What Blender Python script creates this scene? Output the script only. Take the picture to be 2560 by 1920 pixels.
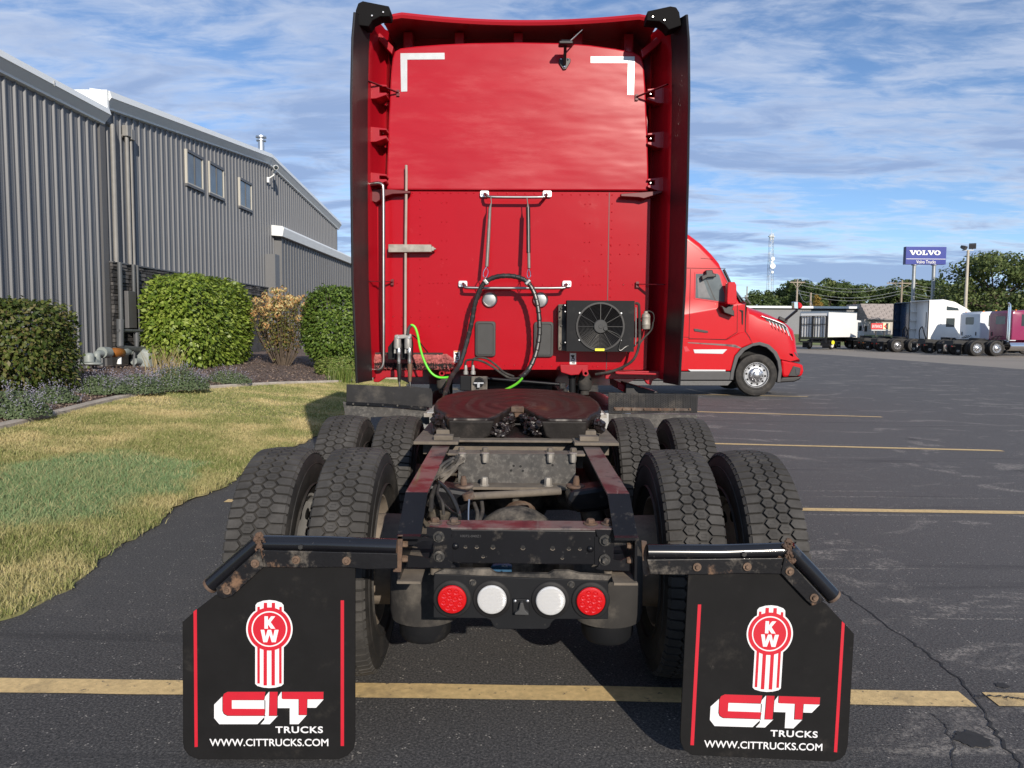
import bpy, bmesh, math, random
import numpy as np
from mathutils import Vector, Matrix
R = math.radians
random.seed(7); rng = np.random.default_rng(7)
for o in list(bpy.data.objects): bpy.data.objects.remove(o)
scene = bpy.context.scene
col = scene.collection

# ------------------------------------------------------------------ camera
FPX, CAM_H, PITCH, ROLL = 1923.0, 1.59, 4.16, 0.4      # focal length for a 2560 px wide picture
cam_data = bpy.data.cameras.new('camera'); cam = bpy.data.objects.new('camera', cam_data); col.objects.link(cam)
cam_data.sensor_fit = 'HORIZONTAL'; cam_data.sensor_width = 36.0; cam_data.lens = 36.0*FPX/2560.0
cam_data.clip_start = 0.05; cam_data.clip_end = 3000
CAM_R = Matrix.Rotation(R(90-PITCH), 3, 'X') @ Matrix.Rotation(R(ROLL), 3, 'Z')
cam.matrix_world = Matrix.Translation((0, 0, CAM_H)) @ CAM_R.to_4x4()
scene.camera = cam
scene.render.resolution_x, scene.render.resolution_y = 1024, 768

# ------------------------------------------------------------------ sky and sun
SUN_EL, SUN_AZ = 22.0, 17.5            # azimuth: to the right of straight behind the camera
to_sun = Vector((math.sin(R(SUN_AZ))*math.cos(R(SUN_EL)), -math.cos(R(SUN_AZ))*math.cos(R(SUN_EL)), math.sin(R(SUN_EL))))
world = bpy.data.worlds.new('World'); scene.world = world; world.use_nodes = True
wn, wl = world.node_tree.nodes, world.node_tree.links
wn.clear()
w_out = wn.new('ShaderNodeOutputWorld'); w_bg = wn.new('ShaderNodeBackground')
w_sky = wn.new('ShaderNodeTexSky'); w_sky.sky_type = 'NISHITA'; w_sky.sun_disc = False
w_sky.sun_elevation = R(SUN_EL); w_sky.sun_rotation = R(180-SUN_AZ)
w_sky.air_density = 1.0; w_sky.dust_density = 0.1; w_sky.ozone_density = 3.5; w_sky.altitude = 2500
w_bg.inputs['Strength'].default_value = 0.125
tc = wn.new('ShaderNodeTexCoord'); sep = wn.new('ShaderNodeSeparateXYZ'); wl.new(tc.outputs['Generated'], sep.inputs[0])
def wmath(op, a, b=None, c=None):
    n = wn.new('ShaderNodeMath'); n.operation = op
    for i, v in enumerate((a, b, c)):
        if v is None: continue
        if isinstance(v, (int, float)): n.inputs[i].default_value = v
        else: wl.new(v, n.inputs[i])
    return n.outputs[0]
zc = wmath('MAXIMUM', sep.outputs['Z'], 0.0)
den = wmath('ADD', zc, 0.10)           # a curved cloud deck seen from below
px = wmath('DIVIDE', sep.outputs['X'], den); py = wmath('DIVIDE', sep.outputs['Y'], den)
def cloud_noise(scale, sx, sy, detail, rough, dist, off, rot=0.0):
    cb = wn.new('ShaderNodeCombineXYZ'); wl.new(wmath('MULTIPLY', px, sx), cb.inputs[0]); wl.new(wmath('MULTIPLY', py, sy), cb.inputs[1]); cb.inputs[2].default_value = off
    mp = wn.new('ShaderNodeMapping'); mp.inputs['Rotation'].default_value = (0, 0, rot); wl.new(cb.outputs[0], mp.inputs[0])
    n = wn.new('ShaderNodeTexNoise'); n.inputs['Scale'].default_value = scale; n.inputs['Detail'].default_value = detail
    n.inputs['Roughness'].default_value = rough; n.inputs['Distortion'].default_value = dist
    wl.new(mp.outputs[0], n.inputs['Vector']); return n.outputs['Fac']
big = cloud_noise(0.75, 0.75, 1.0, 4, 0.55, 0.4, 3.1, 0.25)
mid = cloud_noise(3.2, 0.7, 1.25, 8, 0.60, 0.5, 7.7, 0.2)
fine = cloud_noise(11.0, 0.6, 1.3, 6, 0.62, 0.7, 1.3, 0.25)
cov = wmath('ADD', wmath('ADD', wmath('MULTIPLY', big, 0.62), wmath('MULTIPLY', mid, 0.50)), wmath('MULTIPLY', fine, 0.17))
mr = wn.new('ShaderNodeMapRange'); mr.interpolation_type = 'SMOOTHSTEP'
mr.inputs['From Min'].default_value = 0.525; mr.inputs['From Max'].default_value = 0.73; wl.new(cov, mr.inputs['Value'])
cl_fac = wmath('MULTIPLY', mr.outputs[0], 0.9)
# cloud brightness: thin edges white, thick cores grey
mr2 = wn.new('ShaderNodeMapRange'); mr2.interpolation_type = 'SMOOTHSTEP'
core = wmath('ADD', wmath('MULTIPLY', big, 0.7), wmath('MULTIPLY', mid, 0.45))
mr2.inputs['From Min'].default_value = 0.50; mr2.inputs['From Max'].default_value = 0.66; wl.new(core, mr2.inputs['Value'])
ccol = wn.new('ShaderNodeMixRGB'); ccol.inputs[1].default_value = (5.3, 5.7, 6.5, 1); ccol.inputs[2].default_value = (2.15, 2.95, 4.7, 1)
wl.new(mr2.outputs[0], ccol.inputs[0])
wmix = wn.new('ShaderNodeMixRGB'); wl.new(cl_fac, wmix.inputs[0]); wl.new(w_sky.outputs[0], wmix.inputs[1]); wl.new(ccol.outputs[0], wmix.inputs[2])
wl.new(wmix.outputs[0], w_bg.inputs['Color']); wl.new(w_bg.outputs[0], w_out.inputs['Surface'])

sun_data = bpy.data.lights.new('sun', 'SUN'); sun_data.energy = 4.8; sun_data.angle = R(0.53); sun_data.color = (1.0, 0.91, 0.79)
sun = bpy.data.objects.new('sun', sun_data); col.objects.link(sun)
sun.rotation_euler = (-to_sun).to_track_quat('-Z', 'Y').to_euler(); sun.location = (20, -30, 30)
vs = scene.view_settings; vs.view_transform = 'Standard'; vs.look = 'None'; vs.gamma = 1.0; vs.use_curve_mapping = False
vs.exposure = 0.22

# ------------------------------------------------------------------ measuring: a picture point at a known distance
ZO = {'s': (0, 0, 1.0), 'd': (0, 0, 2212/2560.0), 'z1': (840, 0, 2.404), 'z2': (840, 440, 2.404), 'z3': (840, 900, 2.404),
      'z4': (0, 100, 2.458), 'z5': (0, 600, 2.458), 'z6': (1660, 560, 2.458), 'z7': (420, 1300, 2.5136), 'z8': (1280, 1300, 2.5136),
      'a1': (1980, 700, 3.814), 'a2': (1660, 540, 3.6075), 'a3': (860, 740, 5.027), 'a4': (1300, 680, 4.879), 'a5': (500, 1000, 3.814),
      'a6': (1480, 1000, 3.687), 'a7': (840, 0, 3.607), 'a8': (1440, 0, 3.607), 'b3': (960, 1080, 3.253), 'b4': (180, 640, 5.183),
      'b5': (1980, 560, 3.814), 'b6': (1000, 1380, 3.456)}
def ray(k, x, y):
    x0, y0, s = ZO[k]; u, v = x0 + x/s, y0 + y/s
    return CAM_R @ Vector(((u-1280)/FPX, -(v-960)/FPX, -1.0))
def W(k, x, y, Y):                     # world point at distance Y
    d = ray(k, x, y); t = Y/d.y; return Vector((d.x*t, Y, CAM_H + d.z*t))
def G(k, x, y, z=0.0):                 # world point on a level plane
    d = ray(k, x, y); t = (z-CAM_H)/d.z; return Vector((d.x*t, d.y*t, z))

# ------------------------------------------------------------------ materials
MATS = {}
def mat(name, base, rough=0.5, metal=0.0, var=0.0, vscale=8.0, bump=0.0, bscale=40.0, dirt=None, coat=0.0, spec=0.5, stretch=None, trans=0.0, alpha=1.0, rvar=0.0, world=False, emit=None, wave=None):
    m = bpy.data.materials.new(name); m.use_nodes = True; nt = m.node_tree; n, l = nt.nodes, nt.links
    p = n['Principled BSDF']; MATS[name] = m
    p.inputs['Roughness'].default_value = rough; p.inputs['Metallic'].default_value = metal
    p.inputs['Specular IOR Level'].default_value = spec; p.inputs['Coat Weight'].default_value = coat; p.inputs['Coat Roughness'].default_value = 0.06
    if trans: p.inputs['Transmission Weight'].default_value = trans
    if emit: p.inputs['Emission Color'].default_value = (*emit[0], 1); p.inputs['Emission Strength'].default_value = emit[1]
    b4 = (*base, 1); p.inputs['Base Color'].default_value = b4
    if not (var or bump or dirt or rvar or wave): return m
    t = n.new('ShaderNodeTexCoord'); vec = t.outputs['Object']
    if world:
        g = n.new('ShaderNodeNewGeometry'); vec = g.outputs['Position']
    if stretch:
        mp = n.new('ShaderNodeMapping'); mp.inputs['Scale'].default_value = stretch; l.new(vec, mp.inputs[0]); vec = mp.outputs[0]
    def noise(sc, det=5, ro=0.6):
        q = n.new('ShaderNodeTexNoise'); q.inputs['Scale'].default_value = sc; q.inputs['Detail'].default_value = det; q.inputs['Roughness'].default_value = ro
        l.new(vec, q.inputs['Vector']); return q.outputs['Fac']
    colr = None
    if var:
        nz = noise(vscale); mx = n.new('ShaderNodeMixRGB')
        mx.inputs[1].default_value = tuple(max(0, c*(1-var)) for c in base)+(1,); mx.inputs[2].default_value = tuple(min(1, c*(1+var)) for c in base)+(1,)
        r_ = n.new('ShaderNodeMapRange'); r_.inputs['From Min'].default_value = 0.3; r_.inputs['From Max'].default_value = 0.7; l.new(nz, r_.inputs['Value'])
        l.new(r_.outputs[0], mx.inputs[0]); colr = mx.outputs[0]
    for d in ([dirt] if dirt and not isinstance(dirt, list) else (dirt or [])):
        dc, amt, dsc, lo, hi = d
        nz = noise(dsc, 7, 0.68); r_ = n.new('ShaderNodeMapRange'); r_.interpolation_type = 'SMOOTHSTEP'
        r_.inputs['From Min'].default_value = lo; r_.inputs['From Max'].default_value = hi; r_.inputs['To Max'].default_value = amt; l.new(nz, r_.inputs['Value'])
        mx = n.new('ShaderNodeMixRGB'); l.new(r_.outputs[0], mx.inputs[0])
        if colr: l.new(colr, mx.inputs[1])
        else: mx.inputs[1].default_value = b4
        mx.inputs[2].default_value = (*dc, 1); colr = mx.outputs[0]
        rr = n.new('ShaderNodeMath'); rr.operation = 'MULTIPLY_ADD'; l.new(r_.outputs[0], rr.inputs[0]); rr.inputs[1].default_value = max(0, 0.85-rough)*0.9; rr.inputs[2].default_value = rough
        if not rvar: l.new(rr.outputs[0], p.inputs['Roughness'])
    if colr: l.new(colr, p.inputs['Base Color'])
    if rvar:
        nz = noise(vscale*1.7); rr = n.new('ShaderNodeMath'); rr.operation = 'MULTIPLY_ADD'; l.new(nz, rr.inputs[0]); rr.inputs[1].default_value = 2*rvar; rr.inputs[2].default_value = rough-rvar
        l.new(rr.outputs[0], p.inputs['Roughness'])
    nrm = None
    if bump:
        bp = n.new('ShaderNodeBump'); bp.inputs['Strength'].default_value = bump; bp.inputs['Distance'].default_value = 0.01; l.new(noise(bscale, 4), bp.inputs['Height']); nrm = bp
    if wave:
        bp = n.new('ShaderNodeBump'); bp.inputs['Strength'].default_value = wave[0]; bp.inputs['Distance'].default_value = wave[1]
        mp = n.new('ShaderNodeMapping'); mp.inputs['Scale'].default_value = wave[2]; l.new(t.outputs['Object'], mp.inputs[0])
        q = n.new('ShaderNodeTexNoise'); q.inputs['Scale'].default_value = 1.0; q.inputs['Detail'].default_value = 2.0; q.inputs['Roughness'].default_value = 0.45; l.new(mp.outputs[0], q.inputs['Vector'])
        l.new(q.outputs['Fac'], bp.inputs['Height'])
        if nrm: l.new(nrm.outputs[0], bp.inputs['Normal'])
        nrm = bp
    if nrm:
        l.new(nrm.outputs[0], p.inputs['Normal']); l.new(nrm.outputs[0], p.inputs['Coat Normal'])
    return m

# ------------------------------------------------------------------ mesh building
class MB:
    def __init__(s): s.v = []; s.f = []
    def add(s, vs_, fs_):
        b = len(s.v); s.v.extend([tuple(q) for q in vs_]); s.f.extend([tuple(i+b for i in f) for f in fs_]); return s
    def box(s, c, d, rot=None):
        hx, hy, hz = d[0]/2, d[1]/2, d[2]/2
        vs_ = [Vector((x, y, z)) for x in (-hx, hx) for y in (-hy, hy) for z in (-hz, hz)]
        if rot is not None: vs_ = [rot @ q for q in vs_]
        c = Vector(c); vs_ = [q+c for q in vs_]
        return s.add(vs_, [(0, 1, 3, 2), (4, 6, 7, 5), (0, 4, 5, 1), (2, 3, 7, 6), (0, 2, 6, 4), (1, 5, 7, 3)])
    def bx(s, x0, x1, y0, y1, z0, z1): return s.box(((x0+x1)/2, (y0+y1)/2, (z0+z1)/2), (abs(x1-x0), abs(y1-y0), abs(z1-z0)))
    def bar(s, a, b, w, h, up=(0, 0, 1)):
        a, b = Vector(a), Vector(b); d = (b-a); L = d.length; d.normalize(); up = Vector(up)
        sd = d.cross(up)
        if sd.length < 1e-4: sd = d.cross(Vector((0, 1, 0)))
        sd.normalize(); u = sd.cross(d)
        vs_ = [p + sd*sx*w/2 + u*sz*h/2 for p in (a, b) for sx in (-1, 1) for sz in (-1, 1)]
        return s.add(vs_, [(0, 1, 3, 2), (4, 6, 7, 5), (0, 4, 5, 1), (2, 3, 7, 6), (0, 2, 6, 4), (1, 5, 7, 3)])
    def tube(s, pts, r, seg=10, caps=True, smooth=0):
        pts = [Vector(p) for p in pts]
        if smooth: pts = catmull(pts, smooth)
        n = len(pts); rs = r if hasattr(r, '__len__') else [r]*n
        if len(rs) != n: rs = list(np.interp(np.linspace(0, 1, n), np.linspace(0, 1, len(rs)), rs))
        t0 = (pts[1]-pts[0]).normalized(); a = Vector((0, 0, 1)) if abs(t0.z) < 0.9 else Vector((1, 0, 0))
        u = (a - t0*a.dot(t0)).normalized(); vs_ = []
        for i, p in enumerate(pts):
            t = (pts[min(i+1, n-1)]-pts[max(i-1, 0)])
            if t.length < 1e-9: t = t0
            t.normalize(); u = (u - t*u.dot(t)); u.normalize(); w = t.cross(u)
            vs_ += [p + (u*math.cos(k*2*math.pi/seg)+w*math.sin(k*2*math.pi/seg))*rs[i] for k in range(seg)]
        fs_ = [(i*seg+k, i*seg+(k+1) % seg, (i+1)*seg+(k+1) % seg, (i+1)*seg+k) for i in range(n-1) for k in range(seg)]
        if caps: fs_ += [tuple(range(seg-1, -1, -1)), tuple((n-1)*seg+k for k in range(seg))]
        return s.add(vs_, fs_)
    def cyl(s, a, b, r0, r1=None, seg=16): return s.tube([a, b], [r0, r0 if r1 is None else r1], seg)
    def prism(s, poly, o, ax, ay, th):
        """poly: 2D outline; o origin, ax/ay axes; th: vector of thickness"""
        o, ax, ay, th = Vector(o), Vector(ax), Vector(ay), Vector(th); n = len(poly)
        a = [o+ax*p[0]+ay*p[1] for p in poly]; b = [q+th for q in a]
        return s.add(a+b, [tuple(range(n)), tuple(range(2*n-1, n-1, -1))]+[((i+1) % n, i, i+n, (i+1) % n+n) for i in range(n)])
    def lathe(s, prof, o, axis, seg=24, ref=None, caps=True):
        """prof: (radius, along) pairs"""
        o, axis = Vector(o), Vector(axis).normalized(); a = Vector(ref) if ref else (Vector((0, 0, 1)) if abs(axis.z) < 0.9 else Vector((1, 0, 0)))
        u = (a-axis*a.dot(axis)).normalized(); w = axis.cross(u); n = len(prof); vs_ = []
        for r, h in prof: vs_ += [o+axis*h+(u*math.cos(k*2*math.pi/seg)+w*math.sin(k*2*math.pi/seg))*r for k in range(seg)]
        fs_ = [(i*seg+k, i*seg+(k+1) % seg, (i+1)*seg+(k+1) % seg, (i+1)*seg+k) for i in range(n-1) for k in range(seg)]
        if caps and prof[0][0] > 1e-4: fs_.append(tuple(range(seg-1, -1, -1)))
        if caps and prof[-1][0] > 1e-4: fs_.append(tuple((n-1)*seg+k for k in range(seg)))
        return s.add(vs_, fs_)
    def dome(s, c, r, axis, h=None, seg=10, rings=4):
        h = r if h is None else h
        return s.lathe([(r*math.cos(i*math.pi/2/rings), h*math.sin(i*math.pi/2/rings)) for i in range(rings+1)], c, axis, seg)
    def ball(s, c, r, seg=10, rings=6, sc=(1, 1, 1)):
        vs_, fs_ = [], []
        for i in range(rings+1):
            th = math.pi*i/rings
            vs_ += [(c[0]+r*sc[0]*math.sin(th)*math.cos(2*math.pi*k/seg), c[1]+r*sc[1]*math.sin(th)*math.sin(2*math.pi*k/seg), c[2]+r*sc[2]*math.cos(th)) for k in range(seg)]
        fs_ = [(i*seg+k, (i+1)*seg+k, (i+1)*seg+(k+1) % seg, i*seg+(k+1) % seg) for i in range(rings) for k in range(seg)]
        return s.add(vs_, fs_)
    def loft(s, rings, closed=True, caps=True):
        n = len(rings[0]); b = []
        for r_ in rings: b += list(r_)
        m = n if closed else n-1
        fs_ = [(i*n+k, i*n+(k+1) % n, (i+1)*n+(k+1) % n, (i+1)*n+k) for i in range(len(rings)-1) for k in range(m)]
        if caps and closed: fs_ += [tuple(range(n-1, -1, -1)), tuple((len(rings)-1)*n+k for k in range(n))]
        return s.add(b, fs_)
    def build(s, name, m, parent=None, smooth=None, bevel=0.0, fix=True, **props):
        me = bpy.data.meshes.new(name); me.from_pydata(s.v, [], s.f)
        if fix:
            bm = bmesh.new(); bm.from_mesh(me); bmesh.ops.remove_doubles(bm, verts=bm.verts, dist=1e-5); bmesh.ops.recalc_face_normals(bm, faces=bm.faces); bm.to_mesh(me); bm.free()
        return put(name, me, m, parent, smooth, bevel, **props)
def put(name, me, m, parent=None, smooth=None, bevel=0.0, **props):
    if m is not None and not len(me.materials): me.materials.append(MATS[m] if isinstance(m, str) else m)
    o = bpy.data.objects.new(name, me); col.objects.link(o)
    if parent is not None:
        o.parent = parent; o.matrix_parent_inverse = Matrix.Translation(-Vector(parent.get('_base', (0, 0, 0))))
    if smooth is not None:
        me.polygons.foreach_set('use_smooth', [True]*len(me.polygons))
        try: me.set_sharp_from_angle(angle=R(smooth))
        except Exception: pass
    if bevel:
        b = o.modifiers.new('bevel', 'BEVEL'); b.width = bevel; b.segments = 2; b.limit_method = 'ANGLE'; b.angle_limit = R(40); b.harden_normals = False
    for k, v in props.items(): o[k] = v
    return o
BASES = {}
def thing(name, label, cat, loc=(0, 0, 0), group=None):
    o = bpy.data.objects.new(name, None); col.objects.link(o); o.location = loc; o.empty_display_size = 0.3
    o['label'] = label; o['category'] = cat
    if group: o['group'] = group
    BASES[o] = Vector(loc); return o
_put = put
def put(name, me, m, parent=None, smooth=None, bevel=0.0, **props):
    o = _put(name, me, m, None, smooth, bevel, **props)
    if parent is not None:
        o.parent = parent
        base = BASES.get(parent)
        if base is None and parent.parent is not None: base = Vector((0, 0, 0))
        o.matrix_parent_inverse = Matrix.Translation(-base) if base is not None else Matrix.Identity(4)
    return o
def tag(o, label, cat, group=None, kind=None):
    o['label'] = label; o['category'] = cat
    if group: o['group'] = group
    if kind: o['kind'] = kind
    return o
def structure(o): o['kind'] = 'structure'; return o
def catmull(p, k):
    out = []; n = len(p)
    for i in range(n-1):
        p0, p1, p2, p3 = p[max(i-1, 0)], p[i], p[i+1], p[min(i+2, n-1)]
        for j in range(k):
            t = j/k; out.append(0.5*((2*p1)+(p2-p0)*t+(2*p0-5*p1+4*p2-p3)*t*t+(3*p1-p0-3*p2+p3)*t**3))
    out.append(p[-1]); return out
def rrect(w, h, r, seg=4):
    out = []
    for cx, cy, a0 in ((w/2-r, h/2-r, 0), (-w/2+r, h/2-r, 90), (-w/2+r, -h/2+r, 180), (w/2-r, -h/2+r, 270)):
        out += [(cx+r*math.cos(R(a0+90*i/seg)), cy+r*math.sin(R(a0+90*i/seg))) for i in range(seg+1)]
    return out
def circle(r, n=24, cx=0, cy=0): return [(cx+r*math.cos(2*math.pi*i/n), cy+r*math.sin(2*math.pi*i/n)) for i in range(n)]
def big_mesh(name, v, f):
    """v: (n,3) array, f: (m,k) array of equal-size faces"""
    v = np.ascontiguousarray(v, dtype=np.float32); f = np.ascontiguousarray(f, dtype=np.int32); me = bpy.data.meshes.new(name)
    me.vertices.add(len(v)); me.vertices.foreach_set('co', v.ravel()); k = f.shape[1]
    me.loops.add(f.size); me.loops.foreach_set('vertex_index', f.ravel()); me.polygons.add(len(f))
    me.polygons.foreach_set('loop_start', np.arange(0, f.size, k, dtype=np.int32)); me.polygons.foreach_set('loop_total', np.full(len(f), k, dtype=np.int32))
    me.update(calc_edges=True); return me
def copy_tree(o, parent=None):
    c = o.copy(); col.objects.link(c); c.parent = parent
    if parent is not None: c.matrix_parent_inverse = o.matrix_parent_inverse.copy()
    for ch in o.children: copy_tree(ch, c)
    return c
def text_mesh(body, size, bold=0.0, align='CENTER', extrude=0.001, spacing=1.0):
    cu = bpy.data.curves.new('text', 'FONT'); cu.body = body; cu.size = size; cu.offset = bold; cu.align_x = align; cu.align_y = 'CENTER'; cu.extrude = extrude; cu.space_character = spacing
    cu.resolution_u = 4
    o = bpy.data.objects.new('text', cu); col.objects.link(o); bpy.context.view_layer.update()
    me = bpy.data.meshes.new_from_object(o.evaluated_get(bpy.context.evaluated_depsgraph_get()))
    bpy.data.objects.remove(o); bpy.data.curves.remove(cu); me.materials.clear(); return me
def text_on(name, body, size, m, parent, o, ax, ay, width=None, height=None, bold=0.0, lift=0.002, spacing=1.0):
    """flat lettering centred on o, running along ax, upright along ay"""
    me = text_mesh(body, size, bold, spacing=spacing); n = len(me.vertices); c = np.empty(n*3, dtype=np.float32); me.vertices.foreach_get('co', c); c = c.reshape(-1, 3)
    lo, hi = c.min(0), c.max(0); c -= (lo+hi)/2; s = hi-lo
    if width: c[:, 0] *= width/s[0]
    if height: c[:, 1] *= height/s[1]
    ax, ay = Vector(ax).normalized(), Vector(ay).normalized(); nz = ax.cross(ay)
    o = Vector(o)+nz*lift; A = np.array([ax, ay, nz], dtype=np.float32)
    c[:, 2] *= 0.4; me.vertices.foreach_set('co', (c @ A + np.array(o, dtype=np.float32)).ravel().astype(np.float32)); me.update()
    return put(name, me, m, parent)
# ------------------------------------------------------------------ material list
DUST = (0.20, 0.175, 0.145); RUST = (0.22, 0.085, 0.03)
mat('red_paint', (0.31, 0.0045, 0.012), 0.34, 0.0, coat=0.3, spec=0.35, var=0.05, vscale=1.2, rvar=0.05, bump=0.02, bscale=3)
mat('red_gap', (0.10, 0.003, 0.007), 0.5)
mat('red_panel', (0.345, 0.0055, 0.015), 0.28, 0.0, stretch=(0.55, 1.0, 2.4), coat=0.10, spec=0.24, var=0.04, vscale=2, dirt=((0.42, 0.05, 0.06), 0.36, 2.2, 0.45, 0.78), wave=(0.40, 0.02, (1.6, 1.0, 5.5)), bump=0.015, bscale=6)
mat('red_panel_low', (0.335, 0.0035, 0.010), 0.24, 0.0, coat=0.06, spec=0.2, var=0.04, vscale=2, dirt=((0.31, 0.015, 0.02), 0.25, 3.0, 0.55, 0.8), wave=(0.22, 0.02, (1.6, 1.0, 2.4)))
mat('maroon_paint', (0.060, 0.012, 0.018), 0.38, 0.0, coat=0.2, var=0.1, vscale=8, dirt=[((0.135, 0.12, 0.112), 0.85, 6.0, 0.36, 0.56), ((0.012, 0.013, 0.018), 0.6, 5.0, 0.58, 0.66)])
mat('bright_red', (0.46, 0.003, 0.008), 0.24, 0.0, coat=0.12, spec=0.35, var=0.03, vscale=1.5)
mat('black_plastic', (0.012, 0.011, 0.012), 0.45, var=0.15, vscale=6, rvar=0.08)
mat('black_rubber', (0.012, 0.0115, 0.012), 0.6, spec=0.25, var=0.2, vscale=14, dirt=(DUST, 0.10, 6.0, 0.5, 0.8), bump=0.05, bscale=120)
mat('flap_rubber', (0.0085, 0.0082, 0.0085), 0.75, spec=0.15, var=0.15, vscale=9, dirt=[(DUST, 0.16, 6.0, 0.55, 0.82), ((0.16, 0.14, 0.12), 0.3, 22.0, 0.66, 0.8)], bump=0.03, bscale=60)
mat('dusty_rubber', (0.024, 0.0235, 0.0245), 0.75, spec=0.2, var=0.2, vscale=9, dirt=(DUST, 0.35, 5.0, 0.45, 0.75), bump=0.1, bscale=60)
mat('tyre_rubber', (0.034, 0.032, 0.030), 0.82, var=0.2, vscale=11, dirt=((0.16, 0.152, 0.142), 0.30, 7.0, 0.35, 0.8), bump=0.12, bscale=90, spec=0.3)
mat('tyre_side', (0.016, 0.015, 0.0145), 0.7, var=0.25, vscale=7, dirt=(DUST, 0.25, 5.0, 0.42, 0.8), bump=0.06, bscale=60, spec=0.35)
mat('frame_black', (0.006, 0.0062, 0.008), 0.34, coat=0.06, spec=0.25, var=0.2, vscale=7, dirt=[(DUST, 0.5, 8.0, 0.56, 0.75), ((0.16, 0.15, 0.14), 0.35, 34.0, 0.62, 0.75)])
mat('frame_dusty', (0.014, 0.014, 0.015), 0.6, spec=0.25, var=0.25, vscale=8, dirt=(DUST, 0.85, 6.0, 0.36, 0.68), bump=0.08, bscale=50)
mat('dusty_plate', (0.045, 0.043, 0.041), 0.8, var=0.25, vscale=18, dirt=[((0.17, 0.16, 0.145), 0.7, 34.0, 0.45, 0.72), ((0.10, 0.09, 0.08), 0.5, 4.0, 0.4, 0.7)], bump=0.1, bscale=70)
mat('dust_steel', (0.12, 0.10, 0.078), 0.85, var=0.25, vscale=13, dirt=((0.06, 0.05, 0.045), 0.7, 9.0, 0.5, 0.72), bump=0.15, bscale=60)
mat('rust_steel', (0.095, 0.056, 0.036), 0.85, var=0.35, vscale=20, dirt=[((0.05, 0.035, 0.03), 0.8, 14.0, 0.45, 0.65), (DUST, 0.5, 9.0, 0.5, 0.7)], bump=0.3, bscale=70)
mat('rust_paint', (0.008, 0.008, 0.0095), 0.4, coat=0.05, spec=0.25, var=0.2, vscale=7, dirt=[(DUST, 0.55, 10.0, 0.52, 0.7), ((0.17, 0.10, 0.06), 0.9, 7.0, 0.57, 0.68)], bump=0.08, bscale=60)
mat('bolt_rust', (0.13, 0.085, 0.058), 0.7, 0.3, var=0.4, vscale=60, bump=0.2, bscale=120)
mat('bolt_black', (0.03, 0.029, 0.028), 0.45, 0.2, var=0.3, vscale=50, dirt=(DUST, 0.6, 40.0, 0.5, 0.7))
mat('grease_face', (0.013, 0.011, 0.010), 0.6, spec=0.2, var=0.3, vscale=9, dirt=((0.09, 0.075, 0.065), 0.5, 6.0, 0.5, 0.75), bump=0.3, bscale=20)
mat('cap_plastic', (0.010, 0.0095, 0.010), 0.85, spec=0.08)
def grease_rings():
    m = mat('grease', (0.017, 0.0115, 0.0095), 0.45, spec=0.35, var=0.3, vscale=5, dirt=[((0.010, 0.008, 0.008), 0.85, 3.2, 0.45, 0.6), ((0.15, 0.07, 0.03), 0.5, 4.5, 0.60, 0.74), ((0.10, 0.085, 0.075), 0.35, 12.0, 0.62, 0.8)])
    n, l = m.node_tree.nodes, m.node_tree.links; t = n.new('ShaderNodeTexCoord'); mp = n.new('ShaderNodeMapping'); mp.inputs['Location'].default_value = (-0.05, -4.42, 0); l.new(t.outputs['Object'], mp.inputs[0])
    w = n.new('ShaderNodeTexWave'); w.wave_type = 'RINGS'; w.rings_direction = 'Z'; w.inputs['Scale'].default_value = 3; w.inputs['Distortion'].default_value = 11; w.inputs['Detail'].default_value = 4; w.inputs['Detail Scale'].default_value = 0.6; l.new(mp.outputs[0], w.inputs['Vector'])
    b = n.new('ShaderNodeBump'); b.inputs['Strength'].default_value = 0.4; b.inputs['Distance'].default_value = 0.02; l.new(w.outputs['Fac'], b.inputs['Height']); l.new(b.outputs[0], n['Principled BSDF'].inputs['Normal'])
grease_rings()
mat('grease_dark', (0.014, 0.010, 0.010), 0.38, var=0.4, vscale=22, bump=0.8, bscale=26)
mat('rubber_dusty', (0.021, 0.019, 0.0175), 0.85, var=0.15, vscale=12, dirt=(DUST, 0.35, 5.0, 0.45, 0.7))
mat('chrome', (0.75, 0.75, 0.76), 0.10, 1.0)
mat('steel_bar', (0.36, 0.355, 0.345), 0.33, 1.0, var=0.12, vscale=20, dirt=((0.28, 0.24, 0.2), 0.5, 14.0, 0.55, 0.75))
mat('aluminium', (0.62, 0.62, 0.62), 0.35, 1.0, var=0.08, vscale=15)
mat('alu_wheel', (0.50, 0.50, 0.51), 0.27, 0.95, var=0.08, vscale=10)
mat('alu_dusty', (0.30, 0.28, 0.25), 0.62, 0.35, var=0.2, vscale=20, dirt=(DUST, 0.6, 12.0, 0.45, 0.7))
mat('alu_dull', (0.46, 0.455, 0.445), 0.5, 0.25, var=0.1, vscale=10)
mat('steel_wheel', (0.20, 0.165, 0.13), 0.8, var=0.25, vscale=9, dirt=((0.08, 0.065, 0.055), 0.7, 8.0, 0.5, 0.7))
mat('white_tape', (0.50, 0.52, 0.52), 0.3, 0.3, var=0.08, vscale=18, coat=0.2)
mat('white_print', (0.66, 0.66, 0.67), 0.55, var=0.04, vscale=12)
mat('red_print', (0.46, 0.008, 0.022), 0.5, var=0.06, vscale=10)
mat('white_paint', (0.74, 0.74, 0.72), 0.35, coat=0.4, var=0.03, vscale=2)
mat('white_trim', (0.72, 0.74, 0.74), 0.45, var=0.04, vscale=1.5)
mat('green_cable', (0.12, 0.62, 0.03), 0.38, var=0.08, vscale=20)
mat('hose_black', (0.016, 0.016, 0.016), 0.36, var=0.2, vscale=20, dirt=(DUST, 0.2, 12.0, 0.5, 0.8))
mat('hose_brown', (0.12, 0.065, 0.04), 0.6, var=0.3, vscale=25)
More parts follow.
